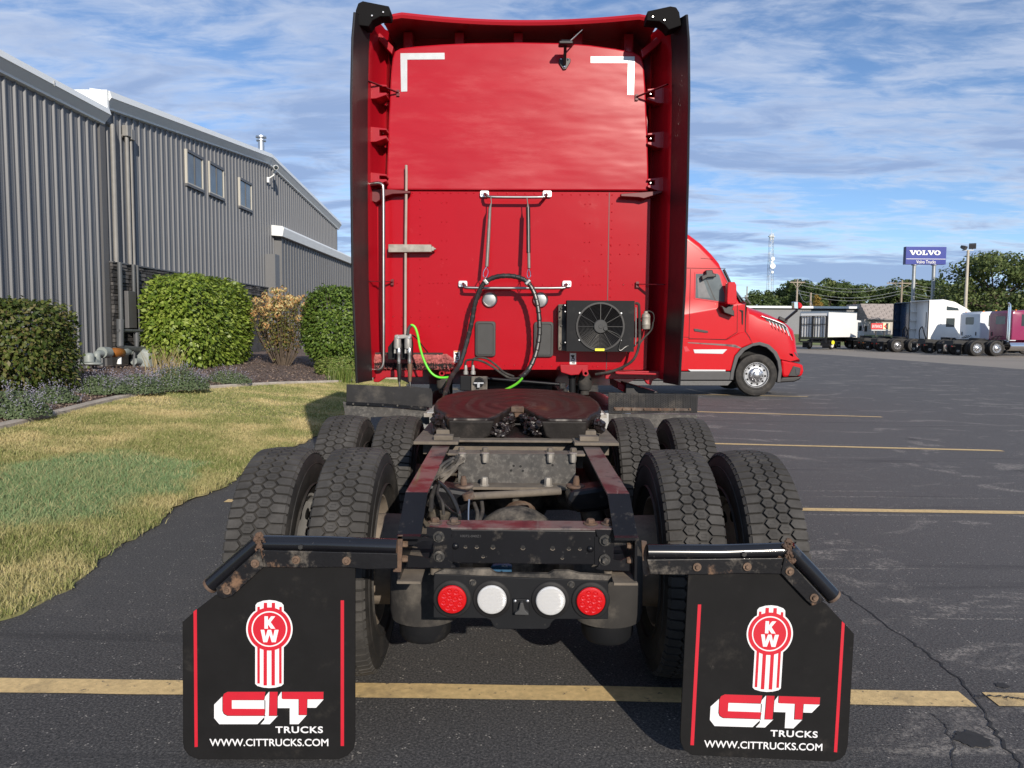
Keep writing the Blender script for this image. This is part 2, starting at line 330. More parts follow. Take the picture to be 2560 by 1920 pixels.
mat('unit_black', (0.010, 0.0105, 0.012), 0.6, spec=0.14, var=0.1, vscale=9, dirt=(DUST, 0.12, 9.0, 0.55, 0.8))
mat('vent_grey', (0.040, 0.040, 0.040), 0.7, var=0.1, vscale=12, bump=0.05, bscale=90)
mat('grey_cast', (0.28, 0.27, 0.255), 0.55, 0.4, var=0.15, vscale=22)
mat('fan_fin', (0.10, 0.09, 0.075), 0.6, 0.5, var=0.5, vscale=30)
mat('yellow_label', (0.75, 0.68, 0.03), 0.5)
mat('orange_label', (0.80, 0.22, 0.02), 0.5)
mat('blue_label', (0.018, 0.075, 0.15), 0.5, var=0.2, vscale=30)
mat('blue_pad', (0.035, 0.035, 0.20), 0.5)
mat('bristle_pink', (0.40, 0.12, 0.11), 0.85, var=0.45, vscale=30)
mat('bristle_black', (0.025, 0.02, 0.02), 0.85, var=0.3, vscale=30)
mat('pole_wood', (0.31, 0.255, 0.225), 0.65, var=0.12, vscale=9)
mat('block_wood', (0.20, 0.13, 0.075), 0.75, var=0.3, vscale=14)
mat('red_lens', (0.45, 0.004, 0.006), 0.16, coat=0.7, emit=None)
mat('gloss_black', (0.006, 0.0062, 0.008), 0.22, coat=0.3, spec=0.45, var=0.2, vscale=7, dirt=[(DUST, 0.35, 8.0, 0.60, 0.75), ((0.16, 0.15, 0.14), 0.3, 34.0, 0.64, 0.75)])
mat('spring_grey', (0.15, 0.142, 0.132), 0.5, 0.2, var=0.15, vscale=40)
mat('lamp_face', (0.33, 0.33, 0.325), 0.3, 0.8, var=0.15, vscale=30)
mat('clear_lens', (0.50, 0.50, 0.50), 0.16, 0.15, coat=0.8, spec=0.6)
mat('dark_void', (0.006, 0.006, 0.006), 0.8)
mat('glass_dark', (0.02, 0.026, 0.028), 0.05, spec=0.8)
mat('seat_grey', (0.16, 0.16, 0.165), 0.7, var=0.2, vscale=5)
mat('headlight', (0.10, 0.10, 0.11), 0.12, 0.5)
mat('amber', (0.75, 0.22, 0.02), 0.25)
mat('grey_trim', (0.045, 0.045, 0.048), 0.55, var=0.12, vscale=8)
mat('step_grey', (0.085, 0.085, 0.085), 0.55, 0.2, var=0.25, vscale=25)
mat('silver_trim', (0.55, 0.56, 0.57), 0.3, 0.8)
mat('navy_paint', (0.012, 0.035, 0.085), 0.25, coat=0.6)
mat('magenta_paint', (0.22, 0.008, 0.062), 0.25, coat=0.6)
mat('silver_white', (0.62, 0.66, 0.70), 0.35, coat=0.4)
mat('chassis_far', (0.012, 0.012, 0.013), 0.6, var=0.3, vscale=4)
mat('box_white', (0.70, 0.70, 0.69), 0.45, var=0.03, vscale=1)
mat('sign_blue', (0.022, 0.035, 0.24), 0.3, coat=0.3)
mat('sign_side', (0.015, 0.02, 0.11), 0.4)
mat('galvanised', (0.33, 0.35, 0.36), 0.5, 0.6, var=0.1, vscale=3)
mat('concrete_pole', (0.42, 0.38, 0.31), 0.85, var=0.12, vscale=3)
mat('timber_pole', (0.26, 0.215, 0.165), 0.9, var=0.25, vscale=2)
mat('wire', (0.05, 0.05, 0.05), 0.6)
mat('siding_grey', (0.134, 0.138, 0.147), 0.5, var=0.05, vscale=0.7, spec=0.4)
mat('siding_flat', (0.128, 0.130, 0.135), 0.55, var=0.05, vscale=0.7)
mat('trim_dark', (0.095, 0.095, 0.098), 0.5, var=0.05, vscale=1)
mat('fascia_white', (0.66, 0.69, 0.70), 0.4, var=0.03, vscale=0.8)
mat('roof_grey', (0.30, 0.31, 0.32), 0.5)
mat('stone_dark', (0.045, 0.043, 0.043), 0.85, var=0.5, vscale=3, bump=0.4, bscale=25, world=True)
mat('stone_mid', (0.085, 0.08, 0.077), 0.85, var=0.4, vscale=3, bump=0.4, bscale=25, world=True)
mat('window_frame', (0.42, 0.40, 0.35), 0.5)
mat('window_glass', (0.11, 0.125, 0.13), 0.12, spec=0.6, var=0.25, vscale=2.5)
mat('conduit', (0.20, 0.195, 0.185), 0.55, var=0.1, vscale=4)
mat('pipe_dark', (0.075, 0.08, 0.085), 0.5, var=0.15, vscale=5)
mat('meter_grey', (0.22, 0.245, 0.235), 0.5, var=0.12, vscale=8)
mat('meter_orange', (0.24, 0.085, 0.012), 0.5)
mat('far_wall', (0.16, 0.165, 0.175), 0.6, var=0.06, vscale=0.5)
mat('far_wall_light', (0.40, 0.37, 0.34), 0.7, var=0.06, vscale=0.5)
mat('shingle', (0.27, 0.235, 0.215), 0.9, var=0.4, vscale=2.2, stretch=(1, 1, 3))
mat('sign_red', (0.62, 0.02, 0.02), 0.4)
mat('sign_cream', (0.75, 0.68, 0.40), 0.5)
mat('plate_white', (0.75, 0.75, 0.73), 0.4)
mat('bark', (0.10, 0.075, 0.055), 0.9, var=0.3, vscale=6, bump=0.4, bscale=20)
mat('concrete_edge', (0.36, 0.32, 0.27), 0.9, var=0.2, vscale=6, bump=0.3, bscale=30, world=True)

def leaf_mat(name, cols, rough=0.5, trans=0.3, big=0.0, spec=0.3):
    m = bpy.data.materials.new(name); m.use_nodes = True; nt = m.node_tree; n, l = nt.nodes, nt.links; MATS[name] = m
    p = n['Principled BSDF']; out = n['Material Output']; g = n.new('ShaderNodeNewGeometry'); cr = n.new('ShaderNodeValToRGB')
    cr.color_ramp.elements[0].color = (*cols[0], 1); cr.color_ramp.elements[1].color = (*cols[-1], 1)
    for i, c in enumerate(cols[1:-1]): e = cr.color_ramp.elements.new((i+1)/(len(cols)-1)); e.color = (*c, 1)
    fac = g.outputs['Random Per Island']
    if big:
        q = n.new('ShaderNodeTexNoise'); q.inputs['Scale'].default_value = big; q.inputs['Detail'].default_value = 3; l.new(g.outputs['Position'], q.inputs['Vector'])
        mr_ = n.new('ShaderNodeMapRange'); mr_.inputs['From Min'].default_value = 0.33; mr_.inputs['From Max'].default_value = 0.67; l.new(q.outputs['Fac'], mr_.inputs['Value'])
        a = n.new('ShaderNodeMath'); a.operation = 'MULTIPLY_ADD'; l.new(g.outputs['Random Per Island'], a.inputs[0]); a.inputs[1].default_value = 0.45
        b = n.new('ShaderNodeMath'); b.operation = 'MULTIPLY'; l.new(mr_.outputs[0], b.inputs[0]); b.inputs[1].default_value = 0.55; l.new(b.outputs[0], a.inputs[2]); fac = a.outputs[0]
    l.new(fac, cr.inputs[0]); l.new(cr.outputs[0], p.inputs['Base Color']); p.inputs['Roughness'].default_value = rough; p.inputs['Specular IOR Level'].default_value = spec
    tr = n.new('ShaderNodeBsdfTranslucent'); hs = n.new('ShaderNodeHueSaturation'); hs.inputs['Value'].default_value = 1.3; hs.inputs['Hue'].default_value = 0.49; l.new(cr.outputs[0], hs.inputs['Color']); l.new(hs.outputs[0], tr.inputs['Color'])
    mx = n.new('ShaderNodeMixShader'); mx.inputs[0].default_value = trans; l.new(p.outputs[0], mx.inputs[1]); l.new(tr.outputs[0], mx.inputs[2]); l.new(mx.outputs[0], out.inputs['Surface'])
    return m
leaf_mat('leaf_hedge', [(0.07, 0.12, 0.014), (0.14, 0.21, 0.028), (0.23, 0.30, 0.045), (0.29, 0.36, 0.08)], 0.4)
leaf_mat('leaf_dark', [(0.035, 0.06, 0.012), (0.065, 0.095, 0.02), (0.12, 0.145, 0.035), (0.15, 0.12, 0.05)], 0.45)
leaf_mat('leaf_mid', [(0.055, 0.10, 0.018), (0.10, 0.165, 0.03), (0.18, 0.25, 0.05)], 0.45)
leaf_mat('leaf_catmint', [(0.07, 0.11, 0.05), (0.11, 0.15, 0.075), (0.15, 0.19, 0.10)], 0.7)
leaf_mat('flower_lavender', [(0.20, 0.20, 0.25), (0.26, 0.255, 0.33), (0.32, 0.30, 0.36)], 0.7)
leaf_mat('flower_peach', [(0.50, 0.25, 0.10), (0.55, 0.33, 0.14), (0.50, 0.42, 0.18), (0.60, 0.55, 0.30)], 0.7)
leaf_mat('leaf_autumn', [(0.09, 0.12, 0.03), (0.16, 0.16, 0.04), (0.25, 0.14, 0.06)], 0.6)
leaf_mat('leaf_lime', [(0.10, 0.16, 0.03), (0.16, 0.22, 0.05), (0.26, 0.27, 0.09)], 0.5)
leaf_mat('leaf_tree', [(0.035, 0.06, 0.018), (0.065, 0.10, 0.028), (0.12, 0.155, 0.05)], 0.6, 0.25)
leaf_mat('leaf_tree_olive', [(0.05, 0.075, 0.022), (0.085, 0.12, 0.035), (0.15, 0.175, 0.06)], 0.6, 0.25)
leaf_mat('leaf_tree_gold', [(0.16, 0.11, 0.02), (0.24, 0.16, 0.03), (0.30, 0.20, 0.04)], 0.6, 0.25)
leaf_mat('twig', [(0.10, 0.07, 0.05), (0.16, 0.12, 0.085), (0.22, 0.17, 0.12)], 0.9, 0.0)
leaf_mat('mulch_chip', [(0.07, 0.048, 0.04), (0.12, 0.085, 0.07), (0.19, 0.14, 0.115), (0.30, 0.23, 0.18)], 0.9, 0.0)
leaf_mat('straw', [(0.30, 0.25, 0.12), (0.40, 0.33, 0.17)], 0.8, 0.2)

# ---- asphalt: dark binder, pale aggregate, worn scuffs and cracks
def asphalt():
    m = bpy.data.materials.new('asphalt'); m.use_nodes = True; nt = m.node_tree; n, l = nt.nodes, nt.links; MATS['asphalt'] = m
    p = n['Principled BSDF']; g = n.new('ShaderNodeNewGeometry'); pos = g.outputs['Position']
    def noise(sc, det=4, ro=0.6, st=None, rot=0, dist=0.0):
        v = pos
        if st: mp = n.new('ShaderNodeMapping'); mp.inputs['Scale'].default_value = st; mp.inputs['Rotation'].default_value = (0, 0, rot); l.new(pos, mp.inputs[0]); v = mp.outputs[0]
        q = n.new('ShaderNodeTexNoise'); q.inputs['Scale'].default_value = sc; q.inputs['Detail'].default_value = det; q.inputs['Roughness'].default_value = ro; q.inputs['Distortion'].default_value = dist; l.new(v, q.inputs['Vector']); return q.outputs['Fac']
    def rng_(x, a, b, lo=0, hi=1):
        q = n.new('ShaderNodeMapRange'); q.interpolation_type = 'SMOOTHSTEP'; q.inputs['From Min'].default_value = a; q.inputs['From Max'].default_value = b; q.inputs['To Min'].default_value = lo; q.inputs['To Max'].default_value = hi; l.new(x, q.inputs['Value']); return q.outputs[0]
    def mul(a, b):
        q = n.new('ShaderNodeMath'); q.operation = 'MULTIPLY'
        for i, x in enumerate((a, b)):
            if isinstance(x, (int, float)): q.inputs[i].default_value = x
            else: l.new(x, q.inputs[i])
        return q.outputs[0]
    def mix(f, a, b):
        q = n.new('ShaderNodeMixRGB'); l.new(f, q.inputs[0])
        for i, x in ((1, a), (2, b)):
            if isinstance(x, tuple): q.inputs[i].default_value = (*x, 1)
            else: l.new(x, q.inputs[i])
        return q.outputs[0]
    sx = n.new('ShaderNodeSeparateXYZ'); l.new(pos, sx.inputs[0])
    old = rng_(sx.outputs['X'], 0.6, 4.0)                         # the right-hand part of the lot is older and more worn
    base = mix(rng_(noise(0.5, 3), 0.35, 0.65), (0.033, 0.0325, 0.0335), (0.046, 0.045, 0.0455))
    base = mix(mul(old, 0.75), base, (0.098, 0.092, 0.091))
    grain = noise(95, 3, 0.75); base = mix(rng_(grain, 0.42, 0.68, 0, 0.75), base, (0.15, 0.143, 0.137)); 
    base = mix(rng_(noise(75, 2), 0.44, 0.30, 0, 0.85), base, (0.012, 0.012, 0.013))
    # pale stones
    vo = n.new('ShaderNodeTexVoronoi'); vo.inputs['Scale'].default_value = 55; l.new(pos, vo.inputs['Vector'])
    st = mul(rng_(vo.outputs['Distance'], 0.26, 0.16), rng_(noise(13, 3), 0.52, 0.62)); base = mix(mul(st, 0.8), base, (0.40, 0.37, 0.33))
    # scuffed pale streaks
    sc1 = mul(rng_(noise(0.85, 5, 0.65, (1.0, 1.5, 1), 0.6, 1.4), 0.54, 0.66), rng_(noise(34, 5, 0.8), 0.43, 0.60))
    sc2 = mul(rng_(noise(0.8, 2, 0.5, (0.3, 14.0, 1), 0.03), 0.66, 0.72), rng_(noise(28, 4, 0.8), 0.46, 0.60))
    worn = rng_(sx.outputs['X'], 0.8, 2.4, 0.12, 1.0)
    base = mix(mul(mul(sc1, worn), 0.85), base, (0.33, 0.30, 0.265)); base = mix(mul(mul(sc2, worn), 0.75), base, (0.33, 0.30, 0.26))
    # tyre marks
    tm = rng_(noise(0.9, 3, 0.5, (0.25, 3.4, 1), -0.12, 0.8), 0.60, 0.72); base = mix(mul(tm, 0.45), base, (0.028, 0.027, 0.028))
    # oil spots
    base = mix(rng_(noise(1.1, 2, 0.4), 0.70, 0.76, 0, 0.6), base, (0.02, 0.02, 0.02))
    l.new(base, p.inputs['Base Color']); p.inputs['Roughness'].default_value = 0.86; p.inputs['Specular IOR Level'].default_value = 0.35
    bp = n.new('ShaderNodeBump'); bp.inputs['Strength'].default_value = 0.7; bp.inputs['Distance'].default_value = 0.006; l.new(grain, bp.inputs['Height']); l.new(bp.outputs[0], p.inputs['Normal'])
asphalt()
mat('crack_dark', (0.022, 0.0215, 0.022), 0.85, var=0.3, vscale=20, world=True)
mat('line_yellow', (0.60, 0.435, 0.205), 0.8, var=0.18, vscale=30, dirt=[((0.05, 0.048, 0.048), 0.85, 26.0, 0.60, 0.68), ((0.14, 0.11, 0.07), 0.6, 3.0, 0.5, 0.75)], bump=0.3, bscale=150, world=True)
mat('concrete_lot', (0.235, 0.205, 0.17), 0.9, var=0.14, vscale=0.25, dirt=((0.10, 0.09, 0.08), 0.5, 0.5, 0.5, 0.75), world=True)
mat('field_grass', (0.12, 0.14, 0.05), 0.95, var=0.3, vscale=0.15, world=True)
mat('mulch', (0.115, 0.082, 0.070), 0.95, var=0.5, vscale=18, bump=0.9, bscale=30, world=True)

def grass_color(name, soil):
    m = bpy.data.materials.new(name); m.use_nodes = True; nt = m.node_tree; n, l = nt.nodes, nt.links; MATS[name] = m
    p = n['Principled BSDF']; g = n.new('ShaderNodeNewGeometry'); pos = g.outputs['Position']
    def noise(sc, det=3):
        q = n.new('ShaderNodeTexNoise'); q.inputs['Scale'].default_value = sc; q.inputs['Detail'].default_value = det; l.new(pos, q.inputs['Vector']); return q.outputs['Fac']
    def rng_(x, a, b, lo=0, hi=1):
        q = n.new('ShaderNodeMapRange'); q.interpolation_type = 'SMOOTHSTEP'; q.inputs['From Min'].default_value = a; q.inputs['From Max'].default_value = b; q.inputs['To Min'].default_value = lo; q.inputs['To Max'].default_value = hi; l.new(x, q.inputs['Value']); return q.outputs[0]
    def mix(f, a, b):
        q = n.new('ShaderNodeMixRGB'); l.new(f, q.inputs[0])
        for i, x in ((1, a), (2, b)):
            if isinstance(x, tuple): q.inputs[i].default_value = (*x, 1)
            else: l.new(x, q.inputs[i])
        return q.outputs[0]
    c = mix(rng_(noise(1.1, 4), 0.40, 0.68), (0.25, 0.27, 0.095), (0.57, 0.475, 0.245))
    c = mix(rng_(noise(0.45, 2), 0.52, 0.68, 0, 0.7), c, (0.19, 0.24, 0.075))
    # lush bluish patch near the lot edge
    vd = n.new('ShaderNodeVectorMath'); vd.operation = 'SUBTRACT'; vd.inputs[1].default_value = (-3.95, 7.0, 0.1); l.new(pos, vd.inputs[0])
    vm = n.new('ShaderNodeVectorMath'); vm.operation = 'MULTIPLY'; vm.inputs[1].default_value = (0.78, 0.42, 0.0); l.new(vd.outputs[0], vm.inputs[0])
    ln = n.new('ShaderNodeVectorMath'); ln.operation = 'LENGTH'; l.new(vm.outputs[0], ln.inputs[0])
    ad = n.new('ShaderNodeMath'); ad.operation = 'MULTIPLY_ADD'; l.new(noise(2.2, 4), ad.inputs[0]); ad.inputs[1].default_value = 0.7; l.new(ln.outputs['Value'], ad.inputs[2])
    c = mix(rng_(ad.outputs[0], 1.12, 0.88, 0, 0.9), c, (0.20, 0.31, 0.15))
    if soil: c = mix(rng_(noise(9, 4), 0.3, 0.7, 0.25, 0.6), c, (0.13, 0.095, 0.05))
    else: c = mix(rng_(g.outputs['Random Per Island'], 0.55, 1.0, 0, 0.75), c, (0.56, 0.47, 0.25)); c = mix(rng_(g.outputs['Random Per Island'], 0.25, 0.0, 0, 0.55), c, (0.11, 0.15, 0.035))
    l.new(c, p.inputs['Base Color']); p.inputs['Roughness'].default_value = 0.75; p.inputs['Specular IOR Level'].default_value = 0.2
    if not soil:
        tr = n.new('ShaderNodeBsdfTranslucent'); l.new(c, tr.inputs['Color']); mx = n.new('ShaderNodeMixShader'); mx.inputs[0].default_value = 0.3
        l.new(p.outputs[0], mx.inputs[1]); l.new(tr.outputs[0], mx.inputs[2]); l.new(mx.outputs[0], n['Material Output'].inputs['Surface'])
grass_color('lawn_soil', True); grass_color('grass_blade', False)
# ------------------------------------------------------------------ ground, lawn, bed
def sheet(name, pts, z, m):
    mb = MB(); mb.add([(x, y, z) for x, y in pts], [tuple(range(len(pts)))]); return structure(mb.build(name, m))
sheet('field', [(-900, -200), (900, -200), (900, 1800), (-900, 1800)], -0.02, 'field_grass')
sheet('concrete_apron', [(-60, -60), (200, -60), (200, 82), (-60, 82)], -0.008, 'concrete_lot')
sheet('asphalt_lot', [(-3.3, -40), (22.0, -40), (21.6, 33), (20.8, 50), (18, 60), (-3.3, 64)], 0.0, 'asphalt')
def zl(x): 
    d = -x-2.80
    return 0.095*d if d > 0.3 else max(-0.006, 0.012+0.055*d) if d > -0.2 else -0.006
def Lw(k, x, y):                       # picture point on the sloping lawn
    d = ray(k, x, y); t = 1.0
    for i in range(4000):
        t += 0.01
        q = Vector((0, 0, CAM_H))+d*t
        if q.z <= max(0, zl(q.x)): return q
    return q
def lot_edge(y): return -2.78+0.05*math.sin(y*1.7)+0.04*math.sin(y*4.3+1)+0.10*math.sin(y*0.5+0.6)+0.015*math.sin(y*17)+0.012*math.sin(y*29+2)
BED = [(-2.0, -5.6), (4.0, -5.9), (9.3, -6.2), (13.1, -6.55), (15.0, -6.25), (17.5, -5.45), (19.9, -4.35), (22.5, -3.7), (26, -3.3), (60, -3.2)]
def bed_edge(y): return float(np.interp(y, [b[0] for b in BED], [b[1] for b in BED]))
BEDC = catmull([Vector((b[1], b[0], 0)) for b in BED], 8)
def bed_edge(y): return float(np.interp(y, [q.y for q in BEDC], [q.x for q in BEDC]))
mb = MB(); ys = np.concatenate([np.arange(-10, 22, 0.07), np.arange(22, 64, 1.0)]); us = np.linspace(0, 1, 22)**1.4; rows = []
for y in ys:
    x0 = lot_edge(y); rows.append([(x0+(-9.6-x0)*u, y, zl(x0+(-9.6-x0)*u)+0.004+(0.012 if u > 0 else -0.01)) for u in us])
mb.loft(rows, closed=False); structure(mb.build('lawn', 'lawn_soil', smooth=60))
mb = MB(); rows = []
for y in np.arange(-2, 48, 0.2):
    x0 = bed_edge(y)-0.1; rows.append([(x0+(-9.55-x0)*u, y, zl(x0+(-9.55-x0)*u)+0.035+0.05*math.sin(u*3.1)+0.02*random.uniform(-1, 1)*(u > 0)) for u in np.linspace(0, 1, 24)])
mb.loft(rows, closed=False); structure(mb.build('mulch_bed', 'mulch', smooth=60))
mb = MB(); pts = [(bed_edge(y), y) for y in np.arange(-1, 47, 0.25)]; rows = []
for i, (x, y) in enumerate(pts):
    z = zl(x); w = 0.065+0.006*math.sin(i*3); rows.append([(x+w, y, z-0.03), (x+w, y, z+0.055), (x+w-0.02, y, z+0.075), (x-w+0.02, y, z+0.075), (x-w, y, z+0.055), (x-w, y, z-0.03)])
mb.loft(rows); structure(mb.build('bed_edging', 'concrete_edge', smooth=30))
# parking lines, each its own sheet
def line(name, y0, y1, x0, x1, w):
    mb = MB(); n = max(2, int(abs(x1-x0)/0.25)); a = []; b = []
    for i in range(n+1):
        t = i/n; x = x0+(x1-x0)*t; y = y0+(y1-y0)*t; j = random.uniform(-.004, .004); a.append((x, y-w/2+j, 0.004)); b.append((x, y+w/2+random.uniform(-.004, .004), 0.004))
    mb.add(a+b, [(i, i+1, n+2+i, n+1+i) for i in range(n)]); return structure(mb.build(name, 'line_yellow', fix=False))
pA, pB = G('d', 200, 1484), G('d', 2090, 1511)
def yline(x): return pA.y+(pB.y-pA.y)*(x-pA.x)/(pB.x-pA.x)
line('parking_line', yline(-2.7), yline(1.98), -2.7, 1.98, 0.135); line('parking_line', yline(2.08), yline(6.8), 2.08, 6.8, 0.12)
for (xa, ya, xb, yb, xe) in ((1745, 1101, 2212, 1108, 6.7), (1560, 959, 2165, 974, None), (1520, 890, 1905, 901, None), (1510, 852, 1745, 857, None)):
    a, b = G('d', xa, ya), G('d', xb, yb); xe = xe or b.x; f = lambda x: a.y+(b.y-a.y)*(x-a.x)/(b.x-a.x)
    line('parking_line', f(-2.6), f(xe), -2.6, xe, 0.11)
# crack running past the right flap, filled joints and a patch
def strip(name, pts, w, z=0.003, m='crack_dark'):
    pts = catmull([Vector(p) for p in pts], 10); mb = MB(); vs_ = []
    for i, p in enumerate(pts):
        t = (pts[min(i+1, len(pts)-1)]-pts[max(i-1, 0)]).normalized(); s_ = Vector((t.y, -t.x, 0)); ww = w*(0.35+random.random()); j = random.uniform(-.012, .012)
        vs_ += [p+s_*(j-ww/2)+Vector((0, 0, z)), p+s_*(j+ww/2)+Vector((0, 0, z))]
    mb.add(vs_, [(2*i, 2*i+1, 2*i+3, 2*i+2) for i in range(len(pts)-1)]); return structure(mb.build(name, m, fix=False))
strip('crack', [G('s', *p) for p in ((2105, 1480), (2240, 1580), (2340, 1650), (2440, 1745), (2500, 1850), (2590, 1960))], 0.011)
strip('crack', [G('s', *p) for p in ((2330, 1780), (2370, 1830), (2385, 1900), (2390, 1990))], 0.005)
strip('crack', [G('s', *p) for p in ((2440, 1745), (2500, 1745), (2560, 1750), (2640, 1752))], 0.012, 0.0075)
for (u, v, r_) in ((2430, 1850, 0.07), (2505, 1715, 0.03)):
    c = G('s', u, v); mb = MB(); n = 26
    mb.add([(c.x+r_*1.0*math.cos(k*2*math.pi/n)*random.uniform(.7, 1.15), c.y+r_*math.sin(k*2*math.pi/n)*random.uniform(.7, 1.15), 0.0035) for k in range(n)], [tuple(range(n))]); structure(mb.build('oil_stain', 'crack_dark'))
# ------------------------------------------------------------------ wheels shared by the trucks (axle along X, +X is the outer face)
def tyre_meshes(Rr=0.515, hw=0.128, tread=True):
    prof = [(0.292, -0.098), (0.315, -0.112), (0.36, -0.126), (0.42, -0.131), (0.465, -0.124), (0.488, -0.116), (0.496, -0.108)]
    n = 9; cr = [(Rr-0.013-0.010*(abs(-1+2*i/(n-1))**2.4), -0.108+0.216*i/(n-1)) for i in range(n)]
    prof = prof[:-1]+cr+[(r, -h) for r, h in reversed(prof[:-1])]
    mb = MB(); mb.lathe(prof, (0, 0, 0), (1, 0, 0), 64, caps=False); car = mb
    for rr, dep in ((0.345, 0.004), (0.44, 0.003)):
        for s in (-1, 1): mb.lathe([(rr-0.004, s*0.121), (rr, s*(0.128+dep)), (rr+0.004, s*0.121)], (0, 0, 0), (1, 0, 0), 64, caps=False)
    tb = MB(); sp = MB()
    if tread:
        N = 70; p = 2*math.pi*Rr/N; a, h = 0.0290, p*0.83
        def rad(w): return Rr-0.011*(abs(w)/0.112)**2.4
        def block(poly, s0):
            top = []; bot = []
            for (w, s_) in poly:
                th = (s0+s_)/Rr; r1, r0 = rad(w), rad(w)-0.015; k = 1.0
                bot.append((w, r0*math.sin(th), r0*math.cos(th)))
            cx = sum(q[0] for q in poly)/len(poly); cs = sum(q[1] for q in poly)/len(poly)
            for (w, s_) in poly:
                w2, s2 = cx+(w-cx)*0.965, cs+(s_-cs)*0.955; th = (s0+s2)/Rr; r1 = rad(w2); top.append((w2, r1*math.sin(th), r1*math.cos(th)))
            n_ = len(poly); tb.add(bot+top, [tuple(range(n_, 2*n_))]+[(i, (i+1) % n_, n_+(i+1) % n_, n_+i) for i in range(n_)])
            if n_ == 6:                                # zigzag sipe
                for (w0, w1, sa, sb) in ((-0.011, 0.010, 0.0055, 0.0068), (-0.010, 0.011, -0.0068, -0.0055), (0.009, 0.0105, -0.0002, 0.0068), (-0.0105, -0.009, -0.0068, 0.0002)):
                    sp.add([(cx+w_, (rad(cx+w_)+0.0004)*math.sin((s0+cs+s_)/Rr), (rad(cx+w_)+0.0004)*math.cos((s0+cs+s_)/Rr)) for w_, s_ in ((w0, sa), (w1, sa), (w1, sb), (w0, sb))], [(0, 1, 2, 3)])
        def hexa(c): return [(c-a, 0), (c-a/2, h/2), (c+a/2, h/2), (c+a, 0), (c+a/2, -h/2), (c-a/2, -h/2)]
        def half(c, sgn):
            e = 0.113*sgn; q = [(e, h/2), (c-sgn*a/2, h/2), (c-sgn*a, 0), (c-sgn*a/2, -h/2), (e, -h/2)]
            return q
        d = 0.0512
        for i in range(N):
            s0 = i*p
            block(hexa(-d/2), s0); block(hexa(d/2), s0+p/2)
            block(half(1.5*d, 1), s0); block(half(-1.5*d, -1), s0+p/2)
            for sg, off in ((1, 0), (-1, p/2)):      # scalloped shoulder lugs
                w0, w1 = sg*0.110, sg*0.1225; th0, th1 = (s0+off-h/2*0.9)/Rr, (s0+off+h/2*0.9)/Rr
                vs_ = [(w, r_*math.sin(t_), r_*math.cos(t_)) for (w, r_) in ((w0, rad(0.112)-0.001), (w1, Rr-0.026), (w0, Rr-0.034)) for t_ in (th0, th1)]
                tb.add(vs_, [(0, 1, 3, 2), (2, 3, 5, 4), (0, 2, 4), (1, 5, 3)])
    def mesh(m_, nm, sm):
        me = bpy.data.meshes.new(nm); me.from_pydata(m_.v, [], m_.f); bm = bmesh.new(); bm.from_mesh(me); bmesh.ops.recalc_face_normals(bm, faces=bm.faces); bm.to_mesh(me); bm.free()
        if sm: me.polygons.foreach_set('use_smooth', [True]*len(me.polygons)); me.set_sharp_from_angle(angle=R(35))
        return me
    return mesh(car, 'tyre', True), mesh(tb, 'tread', False), mesh(sp, 'sipes', False)
def rim_mesh(kind):
    mb = MB()
    if kind == 'rear':       # disc set to one side, hand holes
        mb.lathe([(0.298, -0.100), (0.287, -0.102), (0.276, -0.08), (0.276, 0.06), (0.288, 0.100), (0.300, 0.103), (0.302, 0.095)], (0, 0, 0), (1, 0, 0), 48, caps=False)
        mb.lathe([(0.276, 0.04), (0.262, 0.075), (0.17, 0.060), (0.13, 0.055), (0.0, 0.055)], (0, 0, 0), (1, 0, 0), 48, caps=False)
    else:                    # front: disc near the outer face, domed hub cover
        mb.lathe([(0.298, -0.100), (0.276, -0.09), (0.276, 0.06), (0.284, 0.085), (0.300, 0.100), (0.300, 0.112), (0.290, 0.112), (0.278, 0.088), (0.262, 0.070), (0.20, 0.066), (0.175, 0.07), (0.165, 0.105), (0.14, 0.125), (0.10, 0.130), (0.085, 0.165), (0.05, 0.180), (0.0, 0.182)], (0, 0, 0), (1, 0, 0), 56, caps=False)
        for k in range(10):
            a = 2*math.pi*k/10; mb.cyl((0.095, 0.142*math.cos(a), 0.142*math.sin(a)), (0.155, 0.142*math.cos(a), 0.142*math.sin(a)), 0.017, 0.012, 8)
    me = bpy.data.meshes.new('rim'); me.from_pydata(mb.v, [], mb.f); bm = bmesh.new(); bm.from_mesh(me); bmesh.ops.remove_doubles(bm, verts=bm.verts, dist=1e-5); bmesh.ops.recalc_face_normals(bm, faces=bm.faces); bm.to_mesh(me); bm.free()
    me.polygons.foreach_set('use_smooth', [True]*len(me.polygons)); me.set_sharp_from_angle(angle=R(35)); return me
def holes_mesh(rr, x, hr, n=10, h=0.004):
    mb = MB()
    for k in range(n):
        a = 2*math.pi*(k+0.5)/n; mb.lathe([(hr, -h), (hr, h), (0, h)], (x, rr*math.cos(a), rr*math.sin(a)), (1, 0, 0), 14); mb.lathe([(hr, h), (hr, -h), (0, -h)], (x, rr*math.cos(a), rr*math.sin(a)), (1, 0, 0), 14)
    me = bpy.data.meshes.new('hand_holes'); me.from_pydata(mb.v, [], mb.f); return me
TY, TRD, SIPE = tyre_meshes(); SIPE.materials.append(MATS['dark_void']); RIM_R, RIM_F = rim_mesh('rear'), rim_mesh('front'); HOL_R, HOL_F = holes_mesh(0.215, 0.0675, 0.028), holes_mesh(0.225, 0.068, 0.026)
TY.materials.append(MATS['tyre_side']); TRD.materials.append(MATS['tyre_rubber']); HOL_R.materials.append(MATS['dark_void']); HOL_F.materials.append(MATS['dark_void'])
